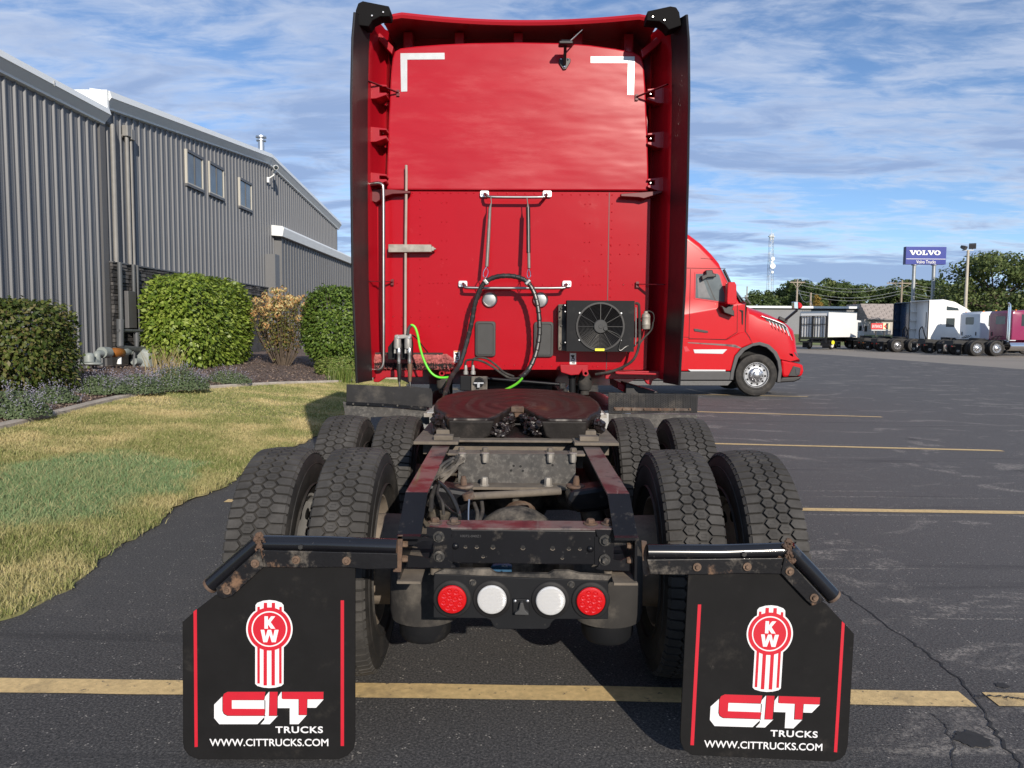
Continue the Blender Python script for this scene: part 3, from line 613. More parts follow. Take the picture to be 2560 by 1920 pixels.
def wheel(parent, pos, out, rimmesh, holes, rimmat, tread=True, scale=1.0, spin=0.0):
    key = (rimmesh.name, rimmat)
    if key not in RIMC:
        q = rimmesh.copy(); q.materials.clear(); q.materials.append(MATS[rimmat]); RIMC[key] = q
    w = put('wheel', RIMC[key], None, parent); w.location = pos; w.rotation_euler = (spin, 0, 0 if out > 0 else math.pi); w.scale = (scale,)*3
    subs = [('tyre', TY), ('hand_holes', holes)]+([('tread', TRD), ('sipes', SIPE)] if tread else [])
    for nm, me in subs:
        o = bpy.data.objects.new(nm, me); col.objects.link(o); o.parent = w
        if nm in ('tread', 'sipes', 'hand_holes'): o['kind'] = 'stuff'
    return w
RIMC = {}

# ------------------------------------------------------------------ the red tractor seen from behind
T = thing('semi_truck', 'red sleeper tractor with bare frame, greasy fifth wheel and logo mud flaps', 'truck', (0.03, 6.0, 0))
XC, XR = 0.043, 0.024
def p2(k, pts, Y): return [W(k, x, y, Y) for x, y in pts]
def plate(name, k, pts, Y, th, m, parent=T, bevel=0.0, smooth=None):
    """outline measured in the picture, standing at distance Y, th thick (away from the viewer)"""
    a = p2(k, pts, Y); mb = MB(); n = len(a); b = [q+Vector((0, th, 0)) for q in a]
    mb.add(a+b, [tuple(range(n)), tuple(range(2*n-1, n-1, -1))]+[((i+1) % n, i, i+n, (i+1) % n+n) for i in range(n)])
    return mb.build(name, m, parent, bevel=bevel, smooth=smooth)
def tubep(name, k, pts, r, m, parent=T, seg=10, smooth=0):
    """pts: (x, y, Y)"""
    mb = MB(); mb.tube([W(k, x, y, Y) for x, y, Y in pts], r, seg, smooth=smooth); return mb.build(name, m, parent, smooth=50)
def bolt(name, c, r, m, parent=T, axis=(0, -1, 0), h=0.012, washer=None):
    mb = MB(); mb.lathe([(r, 0), (r, h*0.7), (r*0.8, h), (0, h)], c, axis, 6)
    if washer: mb.lathe([(washer, -0.001), (washer, 0.003), (0, 0.003)], c, axis, 14)
    return mb.build(name, m, parent, smooth=20)
# ---- sleeper back
YP = 6.0
plate('upper_panel', 'z1', [(303, 1141), (306, 1000), (316, 700), (328, 450), (338, 350), (352, 308), (385, 288), (480, 276), (640, 264), (820, 256), (1090, 252), (1350, 256), (1520, 268), (1680, 290), (1790, 312), (1832, 335), (1850, 385), (1860, 520), (1872, 800), (1878, 1000), (1880, 1146)], YP, 0.05, 'red_panel', bevel=0.012)
plate('lower_panel', 'z2', [(228, 92), (1890, 98), (1880, 700), (1865, 1165), (520, 1162), (500, 1150), (225, 1145)], YP+0.012, 0.03, 'red_panel_low')
plate('panel_seam', 'z2', [(1640, 100), (1646, 100), (1628, 1160), (1622, 1160)], YP+0.0105, 0.003, 'red_gap')
mb = MB(); YL = YP+0.012; rv = []
rv += [(460+46*i, 101+0.006*46*i) for i in range(9)]+[(1360+54*i, 112) for i in range(6)]+[(972, 106), (1027, 106), (1082, 107), (1137, 107), (1192, 107)]
rv += [(506, 146+51*i) for i in range(17)]+[(1659-0.9*i, 115+51*i) for i in range(13)]
for y in (160, 275, 388, 500, 592): rv += [(635, y), (665, y), (1497-y*0.018+4, y+10), (1527-y*0.018+4, y+10)]
rv += [(x, 643) for x in (368, 561, 586, 612, 640, 680)]+[(x, 653) for x in (1188, 1243, 1297, 1472, 1516, 1541, 1564, 1588, 1727, 1783)]
for y in (413, 470): rv += [(x, y) for x in (1595, 1650, 1706, 1762, 1817)]
for y in (848, 903): rv += [(x, y) for x in (342, 397, 452, 507, 562, 617, 672)]
rv += [(340+56*i, 398) for i in range(5)]+[(680+56*i, 1138) for i in range(9)]+[(1240+56*i, 1143) for i in range(2)]+[(1545, 1145), (1570, 1145), (1630, 1145)]+[(777, 815), (777, 900), (790, 985)]
for x, y in rv: mb.dome(W('z2', x, y, YL), 0.0062, (0, -1, 0), 0.0045, 8, 3)
mb.build('rivets', 'red_panel_low', T, smooth=60, kind='stuff')
# ---- roof fairing: hollow behind the lip
mb = MB(); rows = []; ZT, ZB = 3.885, 3.845
for i in range(33):
    x = -0.99+1.98*i/32; a = abs(x)/0.99; yl = 5.925-0.165*a**2; side = 0.0
    drop = 0.0 if a < 0.86 else 0.18*((a-0.86)/0.14)**2*0.35
    rows.append([(XC+x, yl, ZB-drop), (XC+x, yl-0.008, (ZT+ZB)/2-drop), (XC+x, yl, ZT-drop), (XC+x, 6.6, ZT+0.06-drop), (XC+x, 7.8, 3.86-drop), (XC+x*0.97, 9.2, 3.35-drop), (XC+x*0.97, 9.2, 3.2), (XC+x*0.97, 6.36, 3.2), (XC+x, 6.34, ZB+0.05-drop), (XC+x, yl+0.06, ZB+0.012-drop)])
mb.loft(rows); mb.build('roof_fairing', 'red_paint', T, smooth=40)
for x in (440, 745, 1095, 1450, 1752):
    c = W('z1', x, 200, 6.2); mb = MB(); mb.bx(c.x-0.036, c.x+0.036, 6.12, 6.35, 3.66, 3.865); mb.bx(c.x-0.024, c.x+0.024, 6.09, 6.12, 3.69, 3.76); mb.build('roof_rib', 'red_paint', T, bevel=0.006)
for pts in ([(232, 215), (262, 196), (345, 280), (335, 325)], [(1928, 222), (1958, 250), (1842, 348), (1832, 300)]): plate('corner_gusset', 'z1', pts, 5.98, 0.12, 'red_paint', bevel=0.006)
# ---- side fairings with black rubber edge
zb = W('z2', 180, 1215, 5.75).z; FZ = [zb, zb+0.25, 1.9, 2.6, 3.2, 3.6, 3.80, 3.86]; FO = [-0.026, -0.018, -0.003, 0.0, -0.004, -0.014, -0.03, -0.055]
for s in (-1, 1):
    prof_in = [(1.005, 6.03), (1.018, 6.09), (1.045, 6.115), (1.085, 6.06), (1.10, 5.96), (1.115, 5.93), (1.118, 5.83), (1.132, 5.80), (1.135, 5.772)]
    prof_out = [(1.143, 5.766), (1.200, 5.765), (1.225, 6.0), (1.240, 6.6), (1.245, 8.4), (1.20, 8.45), (1.0, 8.45), (1.0, 6.2)]
    rows = [[(XC+s*(px_+o*(1 if px_ > 1.04 else 0.3)), py_, z) for px_, py_ in prof_in+prof_out] for z, o in zip(FZ, FO)]
    mb = MB(); mb.loft(rows); mb.build('side_fairing', 'red_paint', T, smooth=28)
    rows = [[(XC+s*(px_+o+max(0, 5.78-py_)/0.33*yo*0.19), py_+max(0, 5.78-py_)/0.33*yo, z) for px_, py_ in ((1.122, 5.79), (1.132, 5.72), (1.150, 5.60), (1.160, 5.50), (1.166, 5.452), (1.174, 5.446), (1.182, 5.452), (1.190, 5.52), (1.204, 5.66), (1.214, 5.78), (1.20, 5.79))] for z, o, yo in zip([zb-0.02]+FZ[1:-1]+[3.80], FO, [0.06, 0.02, 0, 0, 0.01, 0.07, 0.14, 0.18])]
    mb = MB(); mb.loft(rows); mb.build('rubber_edge', 'black_plastic', T, smooth=35)
for k, pts, bl in (('z1', [(112, 132), (118, 60), (133, 18), (160, 5), (318, 36), (326, 62), (322, 98), (265, 98), (218, 122), (196, 158), (128, 150)], ((285, 76), (218, 97))),
                   ('z1', [(1872, 66), (2010, 36), (2045, 42), (2064, 72), (2076, 152), (2000, 178), (1978, 150), (1945, 128), (1868, 122)], ((1903, 104), (1972, 124)))):
    o = plate('corner_cap', k, pts, 5.63, 0.13, 'cap_plastic', bevel=0.006)
    for x, y in bl: bolt('bolt', W(k, x, y, 5.629), 0.007, 'aluminium', o)
# gussets between fairing and panel
for x0, x1, ys_ in ((180, 303, ((495, 570), (757, 830), (1032, 1090))), (1998, 1872, ((520, 598), (786, 866), (1060, 1125)))):
    for y0, y1 in ys_:
        mx_ = (x0+x1)/2; o = plate('gusset', 'z1', [(x0, y0), (x1, y0+14), (x1, y0+26), (mx_+(x1-mx_)*.3, y0+24), (mx_+(x1-mx_)*.3, y1-14), (x1, y1-14), (x1, y1), (mx_, y1+22), (x0, y1+26)], 5.88 if x0 < 1000 else 5.97, 0.16, 'red_paint', bevel=0.004)
        bolt('bolt', W('z1', x1-(x1-x0)*.14, (y0+y1)/2+8, 5.985 if x0 < 1000 else 5.968), 0.006, 'aluminium', o)
for k, a, b in (('z1', (182, 482, 5.80), (372, 556, 5.985)), ('z1', (1994, 506, 5.80), (1808, 582, 5.985)), ('z2', (180, 632, 5.80), (338, 636, 5.985)), ('z2', (1975, 652, 5.80), (1812, 650, 5.985))):
    A, B = W(k, *a), W(k, *b); mb = MB(); mb.bar(A, B, 0.022, 0.006); mb.bar(B+Vector((0, 0.005, 0.02)), B+Vector((0, 0.005, -0.025)), 0.022, 0.012); mb.build('strut', 'red_gap', T)
for k, pts in (('z2', [(215, 78), (330, 80), (445, 90), (445, 104), (340, 108), (300, 120), (240, 160), (215, 150)]), ('z2', [(1712, 106), (1960, 88), (1960, 100), (1850, 135), (1820, 128), (1712, 122)])):
    plate('seam_bracket', k, pts, 5.93, 0.06, 'red_gap', bevel=0.004)
# tapes
for k, pts in (('z1', [(387, 320), (652, 317), (653, 356), (428, 358), (428, 549), (391, 551)]), ('z1', [(1531, 339), (1795, 339), (1790, 570), (1751, 569), (1755, 378), (1531, 378)])):
    o = plate('reflective_tape', k, pts, YP-0.002, 0.0015, 'white_tape')
# antenna / camera bracket
o = plate('bracket', 'z1', [(1340, 352), (1372, 345), (1410, 352), (1410, 372), (1384, 415), (1366, 418), (1340, 378)], 5.985, 0.01, 'black_plastic', bevel=0.003)
A, B = W('z1', 1374, 385, 5.975), W('z1', 1378, 275, 5.86); mb = MB(); mb.bar(A, B, 0.022, 0.02); mb.build('arm', 'black_plastic', o)
mb = MB(); c = W('z1', 1380, 266, 5.85); mb.box(c, (0.105, 0.09, 0.022)); mb.box(c+Vector((0, 0.01, 0.018)), (0.075, 0.07, 0.016)); mb.build('antenna_base', 'black_plastic', o, bevel=0.008)
mb = MB(); mb.tube([W('z1', 1400, 255, 5.86), W('z1', 1480, 180, 5.90)], [0.008, 0.004], 8); mb.build('antenna', 'steel_bar', o)
for x, y in ((1352, 357), (1395, 356), (1373, 403)): bolt('bolt', W('z1', x, y, 5.984), 0.007, 'chrome', o)
# grab bars
for (xa, xb, y0, y1) in ((893, 1270, 107, 126), (763, 1388, 648, 672)):
    mb = MB(); mb.tube([W('z2', xa, y0, 5.995), W('z2', xa+4, y0+2, 5.94), W('z2', xa+14, y1-8, 5.915), W('z2', xa+36, y1, 5.905), W('z2', (xa+xb)/2, y1+2, 5.905), W('z2', xb-36, y1+1, 5.905), W('z2', xb-14, y1-7, 5.915), W('z2', xb-4, y0+4, 5.94), W('z2', xb, y0+2, 5.995)], 0.0115, 12, smooth=4)
    o = mb.build('grab_bar', 'steel_bar', T, smooth=50)
    for x in (xa, xb):
        mb = MB(); mb.prism(rrect(0.066, 0.046, 0.01), W('z2', x, y0, 5.985), (1, 0, 0), (0, 0, 1), (0, 0.025, 0)); mb.build('mount', 'aluminium', o, smooth=30)
        for dx in (-16, 16): bolt('bolt', W('z2', x+dx, y0+2, 5.985), 0.006, 'chrome', o, h=0.006)
# vertical chrome pipe at the left fairing
tubep('grab_pipe', 'z2', [(205, 50, 5.86), (235, 44, 5.85), (262, 44, 5.845), (278, 55, 5.84), (284, 85, 5.84), (285, 300, 5.84), (285, 700, 5.84), (286, 1050, 5.84), (285, 1120, 5.84), (276, 1150, 5.84), (255, 1163, 5.845), (200, 1162, 5.87)], 0.0135, 'steel_bar', seg=12, smooth=3)
# hose hangers
tubep('hose_hanger', 'z2', [(930, 122, 5.893), (934, 160, 5.88), (925, 196, 5.87), (916, 380, 5.83), (906, 545, 5.80)], [0.004, 0.004, 0.012, 0.0135, 0.0135], 'spring_grey', seg=8)
tubep('snap_hook', 'z2', [(904, 545, 5.80), (886, 575, 5.79), (886, 602, 5.785), (900, 612, 5.78), (912, 590, 5.785), (914, 570, 5.79), (904, 552, 5.80)], 0.0035, 'chrome', seg=6, smooth=3)
o = tubep('hose_hanger', 'z2', [(1147, 128, 5.893), (1152, 165, 5.88), (1155, 195, 5.87), (1158, 400, 5.83), (1160, 555, 5.80)], [0.004, 0.004, 0.012, 0.012, 0.012], 'spring_grey', seg=8)
tubep('sleeve', 'z2', [(1154, 190, 5.872), (1156, 320, 5.845), (1157, 462, 5.817)], 0.0165, 'hose_black', o)
tubep('snap_hook', 'z2', [(1160, 555, 5.80), (1150, 580, 5.79), (1152, 606, 5.785), (1163, 612, 5.78), (1170, 590, 5.785), (1162, 560, 5.80)], 0.0035, 'chrome', seg=6, smooth=3)
# spiral-wrapped hose loop
pts = [W('z2', x, y, Y) for x, y, Y in ((655, 1310, 5.45), (690, 1212, 5.62), (745, 1128, 5.74), (788, 990, 5.78), (815, 880, 5.78), (835, 770, 5.78), (862, 690, 5.78), (897, 637, 5.78), (960, 607, 5.78), (1035, 600, 5.78), (1105, 612, 5.78), (1152, 640, 5.78), (1188, 695, 5.78), (1210, 770, 5.78), (1222, 870, 5.78), (1220, 970, 5.78), (1198, 1075, 5.77), (1155, 1165, 5.75), (1105, 1212, 5.70))]
pp = catmull(pts, 16); mb = MB(); mb.tube(pp, [0.0165+0.0035*((i % 7)/6.0) for i in range(len(pp))], 12); o = mb.build('hose_loop', 'hose_black', T, smooth=25)
for x, y, rot in ((900, 637, -0.7), (1152, 640, 0.8)):
    mb = MB(); c = W('z2', x, y, 5.775); mb.box(c, (0.03, 0.05, 0.05), Matrix.Rotation(rot, 3, 'Y')); mb.build('hose_clamp', 'steel_bar', o, bevel=0.008)
tubep('green_cable', 'z2', [(432, 948, 5.60), (436, 915, 5.60), (455, 896, 5.60), (476, 912, 5.60), (492, 960, 5.60), (505, 1030, 5.60), (530, 1110, 5.60), (570, 1180, 5.60), (620, 1210, 5.61), (690, 1208, 5.66)], 0.0085, 'green_cable', seg=10, smooth=5)
tubep('cable_sleeve', 'z2', [(430, 955, 5.60), (436, 918, 5.60), (452, 897, 5.60)], 0.0115, 'vent_grey', seg=10, smooth=3)
tubep('green_cable', 'z2', [(1118, 1217, 5.69), (1090, 1245, 5.55), (1045, 1272, 5.35), (980, 1300, 5.1)], 0.009, 'green_cable', seg=10, smooth=4)
tubep('air_hose', 'z2', [(640, 1340, 5.4), (672, 1260, 5.58), (700, 1200, 5.68)], 0.009, 'hose_black', smooth=3)
tubep('air_hose', 'z2', [(775, 1185, 5.80), (778, 1120, 5.80), (800, 1105, 5.80), (860, 1108, 5.78), (930, 1140, 5.76), (1000, 1190, 5.74), (1050, 1215, 5.72), (1115, 1215, 5.70)], 0.0085, 'rubber_dusty', smooth=5)
tubep('air_hose', 'z2', [(820, 1185, 5.80), (822, 1110, 5.80), (850, 1092, 5.80), (905, 1098, 5.78), (960, 1135, 5.76), (1010, 1180, 5.74), (1070, 1205, 5.72)], 0.008, 'rubber_dusty', smooth=5)
# round lamps
for x, y in ((925, 743), (1229, 744)):
    c = W('z2', x, y, YP+0.005); mb = MB(); mb.lathe([(0.060, 0), (0.060, 0.012), (0.055, 0.020), (0.048, 0.016), (0.047, 0.012)], c, (0, -1, 0), 32); o = mb.build('work_lamp', 'steel_bar', T, smooth=28); mb = MB(); mb.lathe([(0.047, 0.010), (0.044, 0.0145), (0.02, 0.0165), (0, 0.017)], c, (0, -1, 0), 32); mb.build('lens', 'lamp_face', o, smooth=40)
# vents
for x0, x1, y0, y1 in ((836, 960, 873, 1085), (1187, 1307, 876, 1087)):
    a, b = W('z2', x0, y1, YP), W('z2', x1, y0, YP); c = (a+b)/2; w, h = b.x-a.x, b.z-a.z
    mb = MB(); rings = [[(c.x+px_, y_, c.z+py_) for px_, py_ in rrect(w*f, h*(1-(1-f)*w/h), 0.022*f)] for f, y_ in ((1.0, YP+0.02), (1.0, YP-0.004), (0.96, YP-0.018), (0.78, YP-0.022), (0.76, YP-0.014), (0.3, YP-0.014))]
    mb.loft(rings); mb.build('vent_cover', 'vent_grey', T, smooth=30)
# ---- condenser with fan
YF, YB = 5.80, 5.93
a, b = W('z2', 1385, 1054, YF), W('z2', 1796, 750, YF); ctr = W('z2', 1588, 905, YF); RF = 0.174; n = 64
mb = MB(); cir = []; sq = []
for i in range(n):
    t = 2*math.pi*i/n; d = Vector((math.cos(t), math.sin(t))); cir.append((ctr.x+RF*d.x, YF, ctr.z+RF*d.y))
    k_ = min(((b.x-ctr.x) if d.x > 0 else (a.x-ctr.x))/d.x if abs(d.x) > 1e-6 else 9, ((b.z-ctr.z) if d.y > 0 else (a.z-ctr.z))/d.y if abs(d.y) > 1e-6 else 9)
    sq.append([ctr.x+k_*d.x, YF, ctr.z+k_*d.y])
for corner in ((a.x, a.z), (a.x, b.z), (b.x, a.z), (b.x, b.z)):
    j = min(range(n), key=lambda i: (sq[i][0]-corner[0])**2+(sq[i][2]-corner[1])**2); sq[j] = [corner[0], YF, corner[1]]
sqb = [(p[0], YB, p[2]) for p in sq]; cib = [(p[0], YF+0.06, p[2]) for p in cir]
mb.add(cir+[tuple(p) for p in sq]+sqb+cib, [(i, (i+1) % n, n+(i+1) % n, n+i) for i in range(n)]+[(n+i, n+(i+1) % n, 2*n+(i+1) % n, 2*n+i) for i in range(n)]+[(3*n+i, 3*n+(i+1) % n, (i+1) % n, i) for i in range(n)]+[tuple(range(2*n, 3*n))])
unit = mb.build('condenser_unit', 'unit_black', T)
mb = MB(); mb.lathe([(RF-0.002, 0), (0, 0)], (ctr.x, YF+0.055, ctr.z), (0, -1, 0), 48)
for i in range(60): z = ctr.z-RF+2*RF*i/60; w = math.sqrt(max(0, RF**2-(z-ctr.z)**2))*0.97; mb.bx(ctr.x-w, ctr.x+w, YF+0.046, YF+0.054, z, z+0.002)
mb.build('condenser_fins', 'fan_fin', unit)
mb = MB()
for i in range(8):
    t = 2*math.pi*i/8+0.2; rr = Matrix.Rotation(t, 3, 'Y')
    vs_ = [Vector(q) for q in ((0.03, 0.010, 0.025), (0.03, -0.006, -0.02), (0.10, 0.016, 0.045), (0.10, -0.008, -0.02), (0.162, 0.018, 0.055), (0.162, -0.006, -0.005))]
    mb.add([rr @ q+Vector((ctr.x, YF+0.028, ctr.z)) for q in vs_], [(0, 1, 3, 2), (2, 3, 5, 4)])
mb.build('fan_blades', 'black_plastic', unit)
mb = MB(); yg = YF-0.008
for r_ in np.linspace(0.052, 0.166, 13): mb.tube([(ctr.x+r_*math.cos(t), yg-0.006*(1-r_/0.17), ctr.z+r_*math.sin(t)) for t in np.linspace(0, 2*math.pi, 49)], 0.0022, 5, caps=False)
for i in range(12): t = 2*math.pi*(i+0.0)/12; mb.tube([(ctr.x+0.04*math.cos(t), yg-0.010, ctr.z+0.04*math.sin(t)), (ctr.x+0.176*math.cos(t), yg, ctr.z+0.176*math.sin(t))], 0.0034, 6)
mb.lathe([(0.182, 0), (0.182, 0.012), (0.170, 0.012), (0.168, 0)], (ctr.x, YF, ctr.z), (0, -1, 0), 56)
mb.build('fan_guard', 'black_plastic', unit, smooth=40)
mb = MB(); mb.lathe([(0.054, 0), (0.052, 0.022), (0.046, 0.028), (0.016, 0.028), (0.014, 0.032), (0, 0.032)], (ctr.x, yg+0.004, ctr.z), (0, -1, 0), 32); mb.lathe([(0.017, 0), (0.015, 0.014), (0, 0.014)], (ctr.x+0.036, yg-0.02, ctr.z-0.014), (0, -1, 0), 14); mb.build('fan_motor', 'vent_grey', unit, smooth=35)
for t in (33, 147, 213, 327): bolt('bolt', (ctr.x+0.186*math.cos(R(t)), YF, ctr.z+0.186*math.sin(R(t))), 0.008, 'aluminium', unit, h=0.008)
c = W('z2', 1585, 1044, YF-0.014); mb = MB(); mb.box(c, (0.07, 0.003, 0.018)); o = mb.build('warning_label', 'yellow_label', unit)
plate('side_bracket', 'z2', [(1336, 772), (1384, 768), (1384, 1052), (1336, 1048)], 5.90, 0.10, 'frame_dusty', unit, bevel=0.004)
for y in (795, 900, 1005): bolt('bolt', W('z2', 1355, y, 5.899), 0.008, 'bolt_black', unit)
for y in (762, 800, 985): bolt('bolt', W('z2', 1377 if y != 762 else 1376, y+15, 5.80), 0.006, 'aluminium', unit)
tubep('pipe', 'z2', [(1800, 765, 5.84), (1818, 770, 5.83), (1822, 800, 5.83), (1824, 900, 5.83), (1822, 1010, 5.83), (1790, 1100, 5.84), (1720, 1150, 5.86), (1640, 1178, 5.88), (1560, 1192, 5.92)], 0.0105, 'rubber_dusty', unit, smooth=4)
tubep('pipe', 'z2', [(1802, 790, 5.85), (1802, 950, 5.85), (1800, 1020, 5.85)], 0.006, 'steel_bar', unit, smooth=2)
tubep('pipe', 'z2', [(1905, 880, 5.86), (1895, 925, 5.85), (1850, 975, 5.84), (1820, 1015, 5.83)], 0.0065, 'rubber_dusty', unit, smooth=4)
tubep('pipe', 'z2', [(1850, 815, 5.88), (1880, 812, 5.88), (1905, 825, 5.87), (1912, 855, 5.86), (1905, 885, 5.86)], 0.005, 'rubber_dusty', unit, smooth=4)
tubep('fan_lead', 'z2', [(1600, 915, 5.775), (1690, 950, 5.785), (1712, 985, 5.79), (1700, 1035, 5.79), (1712, 1048, 5.79), (1750, 1022, 5.80), (1800, 1018, 5.82)], 0.004, 'hose_black', unit, smooth=4, seg=6)
A = W('z2', 1862, 920, 5.88); B = W('z2', 1862, 830, 5.88); mb = MB(); mb.lathe([(0.030, 0), (0.033, 0.006), (0.033, 0.03), (0.035, 0.034), (0.033, 0.038), (0.033, 0.085), (0.035, 0.09), (0.030, 0.11), (0.016, 0.122), (0.016, 0.135), (0, 0.135)], A, B-A, 20); mb.build('receiver_drier', 'alu_dusty', unit, smooth=30)
# warning stickers
for x0, x1, y0, y1 in ((708, 745, 1051, 1120), (1405, 1443, 1064, 1131)):
    o = plate('warning_sticker', 'z2', [(x0, y0), (x1, y0), (x1, y1), (x0, y1)], YP+0.0085, 0.002, 'plate_white')
    if x0 < 1000: plate('header', 'z2', [(x0+2, y0+1), (x1-2, y0+1), (x1-2, y0+7), (x0+2, y0+7)], YP+0.0065, 0.0015, 'orange_label', o)
    mb = MB()
    for (qa, qb, wd) in (((8, 14), (30, 40), 0.008), ((28, 14), (10, 40), 0.006), ((18, 12), (20, 24), 0.012), ((8, 46), (30, 46), 0.006), ((12, 56), (32, 56), 0.004), ((16, 62), (32, 62), 0.003)):
        mb.bar(W('z2', x0+qa[0], y0+qa[1], YP+0.006), W('z2', x0+qb[0], y0+qb[1], YP+0.006), 0.0016, wd, up=(0, 0, 1))
    mb.build('pictogram', 'dark_void', o)
# ---- gladhand bracket with two handles
br = plate('gladhand_bracket', 'a3', [(552, 640), (640, 530), (700, 490), (840, 485), (860, 600), (855, 800), (550, 800)], 5.70, 0.06, 'unit_black', bevel=0.004)
for x0, hose in ((672, 'hose_black'), (806, 'hose_brown')):
    mb = MB(); c0, c1 = W('a3', x0, 660, 5.62), W('a3', x0, 545, 5.62); mb.lathe([(0.026, 0), (0.028, 0.02), (0.026, 0.07), (0.022, 0.085), (0.018, 0.1), (0, 0.1)], c0, c1-c0, 16); mb.bar(W('a3', x0-32, 720, 5.62), W('a3', x0-28, 640, 5.62), 0.014, 0.012); mb.bar(W('a3', x0+32, 720, 5.62), W('a3', x0+28, 640, 5.62), 0.014, 0.012)
    o = mb.build('gladhand', 'grey_cast', T, smooth=30)
    mb = MB(); mb.lathe([(0.012, 0), (0.016, 0.02), (0.012, 0.06), (0.018, 0.075), (0.014, 0.11), (0.01, 0.12)], W('a3', x0+18, 850, 5.61), (0, 0, 1), 14); mb.build('connector', 'aluminium', o, smooth=30)
    mb = MB(); mb.tube([W('a3', x0+22, 850, 5.61), W('a3', x0+24, 960, 5.61), W('a3', x0+22, 1075, 5.61)], [0.018, 0.0175, 0.011], 14); mb.build('grip', hose, o, smooth=40)
    mb = MB(); mb.tube([W('a3', x0+22, 1070, 5.61), W('a3', x0+28, 1140, 5.60), W('a3', x0+34, 1215, 5.58), W('a3', x0+36, 1300, 5.56)], 0.0075, 10, smooth=3); mb.build('hose', 'hose_black', o, smooth=50)
    bolt('bolt', W('a3', x0+16, 520, 5.60), 0.012, 'aluminium', o)
mb = MB(); mb.bar(W('a3', 640, 520, 5.625), W('a3', 850, 500, 5.625), 0.05, 0.03); mb.build('crossbar', 'grey_cast', br, bevel=0.006)
tubep('loom', 'a3', [(860, 490, 5.68), (920, 540, 5.72), (980, 620, 5.80), (1050, 705, 5.93)], 0.005, 'hose_black', smooth=4)
# ---- below the cab
plate('sill', 'z2', [(180, 1165), (520, 1165), (520, 1208), (300, 1212), (255, 1240), (225, 1238), (222, 1205), (180, 1203)], 5.90, 0.05, 'red_paint', bevel=0.006)
plate('sill', 'z2', [(1620, 1170), (1860, 1172), (1990, 1175), (1990, 1200), (1905, 1225), (1895, 1258), (1870, 1250), (1850, 1222), (1618, 1220)], 5.92, 0.05, 'red_paint', bevel=0.006)
plate('sill_lip', 'z2', [(1680, 1175), (1925, 1186), (1925, 1196), (1700, 1192), (1680, 1188)], 5.80, 0.12, 'red_paint', bevel=0.004)
plate('mount_bracket', 'z2', [(1345, 1134), (1518, 1136), (1515, 1200), (1480, 1202), (1478, 1170), (1460, 1195), (1412, 1198), (1352, 1180)], 5.93, 0.05, 'red_paint', bevel=0.006)
plate('mount_bracket', 'z2', [(620, 1140), (680, 1145), (690, 1190), (625, 1192)], 5.94, 0.05, 'red_paint', bevel=0.006)
for x in (1500, 637): mb = MB(); mb.lathe([(0.022, 0), (0.022, 0.012), (0.012, 0.012), (0.012, 0)], W('z2', x, 1186, 5.93), (0, -1, 0), 16); mb.build('towing_eye', 'red_paint', T)
for x, y0, y1 in ((645, 1200, 1282), (1495, 1206, 1290)):
    c0 = W('z2', x, y1, 6.05); h = W('z2', x, y0, 6.05).z-c0.z; mb = MB(); mb.lathe([(0.035, -0.03), (0.035, 0), (0.048, 0.01), (0.054, h*.3), (0.054, h*.7), (0.048, h-0.008), (0.03, h+0.03), (0, h+0.03)], c0, (0, 0, 1), 20); mb.build('cab_air_spring', 'rubber_dusty', T, smooth=35)
mb = MB(); mb.cyl(W('z2', 1420, 1330, 6.04), W('z2', 1420, 1190, 6.04), 0.026); mb.cyl(W('z2', 1420, 1215, 6.04), W('z2', 1420, 1180, 6.04), 0.032); mb.build('shock_absorber', 'unit_black', T, smooth=30)
tubep('torsion_bar', 'z2', [(905, 1216, 5.98), (1345, 1252, 5.98)], 0.013, 'frame_black'); mb = MB(); mb.box(W('z2', 1362, 1262, 5.97), (0.05, 0.05, 0.05)); mb.bar(W('z2', 1362, 1258, 5.97), W('z2', 1388, 1310, 5.97), 0.03, 0.03); mb.build('bar_end', 'frame_dusty', T, bevel=0.012)
jb = plate('junction_box', 'a3', [(1460, 1000), (1600, 1005), (1600, 1195), (1460, 1190)], 5.72, 0.12, 'unit_black', bevel=0.006)
plate('connector_plate', 'a3', [(1600, 1010), (1805, 1010), (1800, 1190), (1600, 1190)], 5.70, 0.02, 'frame_dusty', jb, bevel=0.003)
mb = MB(); c = W('a3', 1700, 1080, 5.69); mb.lathe([(0.038, 0), (0.038, 0.012), (0.026, 0.014), (0.024, 0.004), (0, 0.004)], c, (0, -1, 0), 8); mb.build('connector_socket', 'unit_black', jb)
mb = MB(); mb.box(W('a3', 1692, 1096, 5.675), (0.075, 0.012, 0.012)); mb.box(W('a3', 1690, 1120, 5.672), (0.022, 0.012, 0.04)); mb.build('latch', 'aluminium', jb, bevel=0.003)
for x in (1530, 1622): mb = MB(); mb.lathe([(0.019, 0), (0.019, 0.02), (0.013, 0.03), (0.013, 0.05), (0.009, 0.07)], W('a3', x, 985, 5.78), (0, 0, 1), 12); mb.build('fitting', 'grey_cast', jb, smooth=30)
plate('side_skirt_edge', 'z2', [(1690, 1232), (1742, 1258), (1735, 1300), (1692, 1280)], 6.15, 0.5, 'red_paint', bevel=0.01)
plate('step_wedge', 'z2', [(1742, 1245), (1940, 1300), (1900, 1312), (1740, 1310)], 6.1, 0.3, 'black_plastic', bevel=0.006)
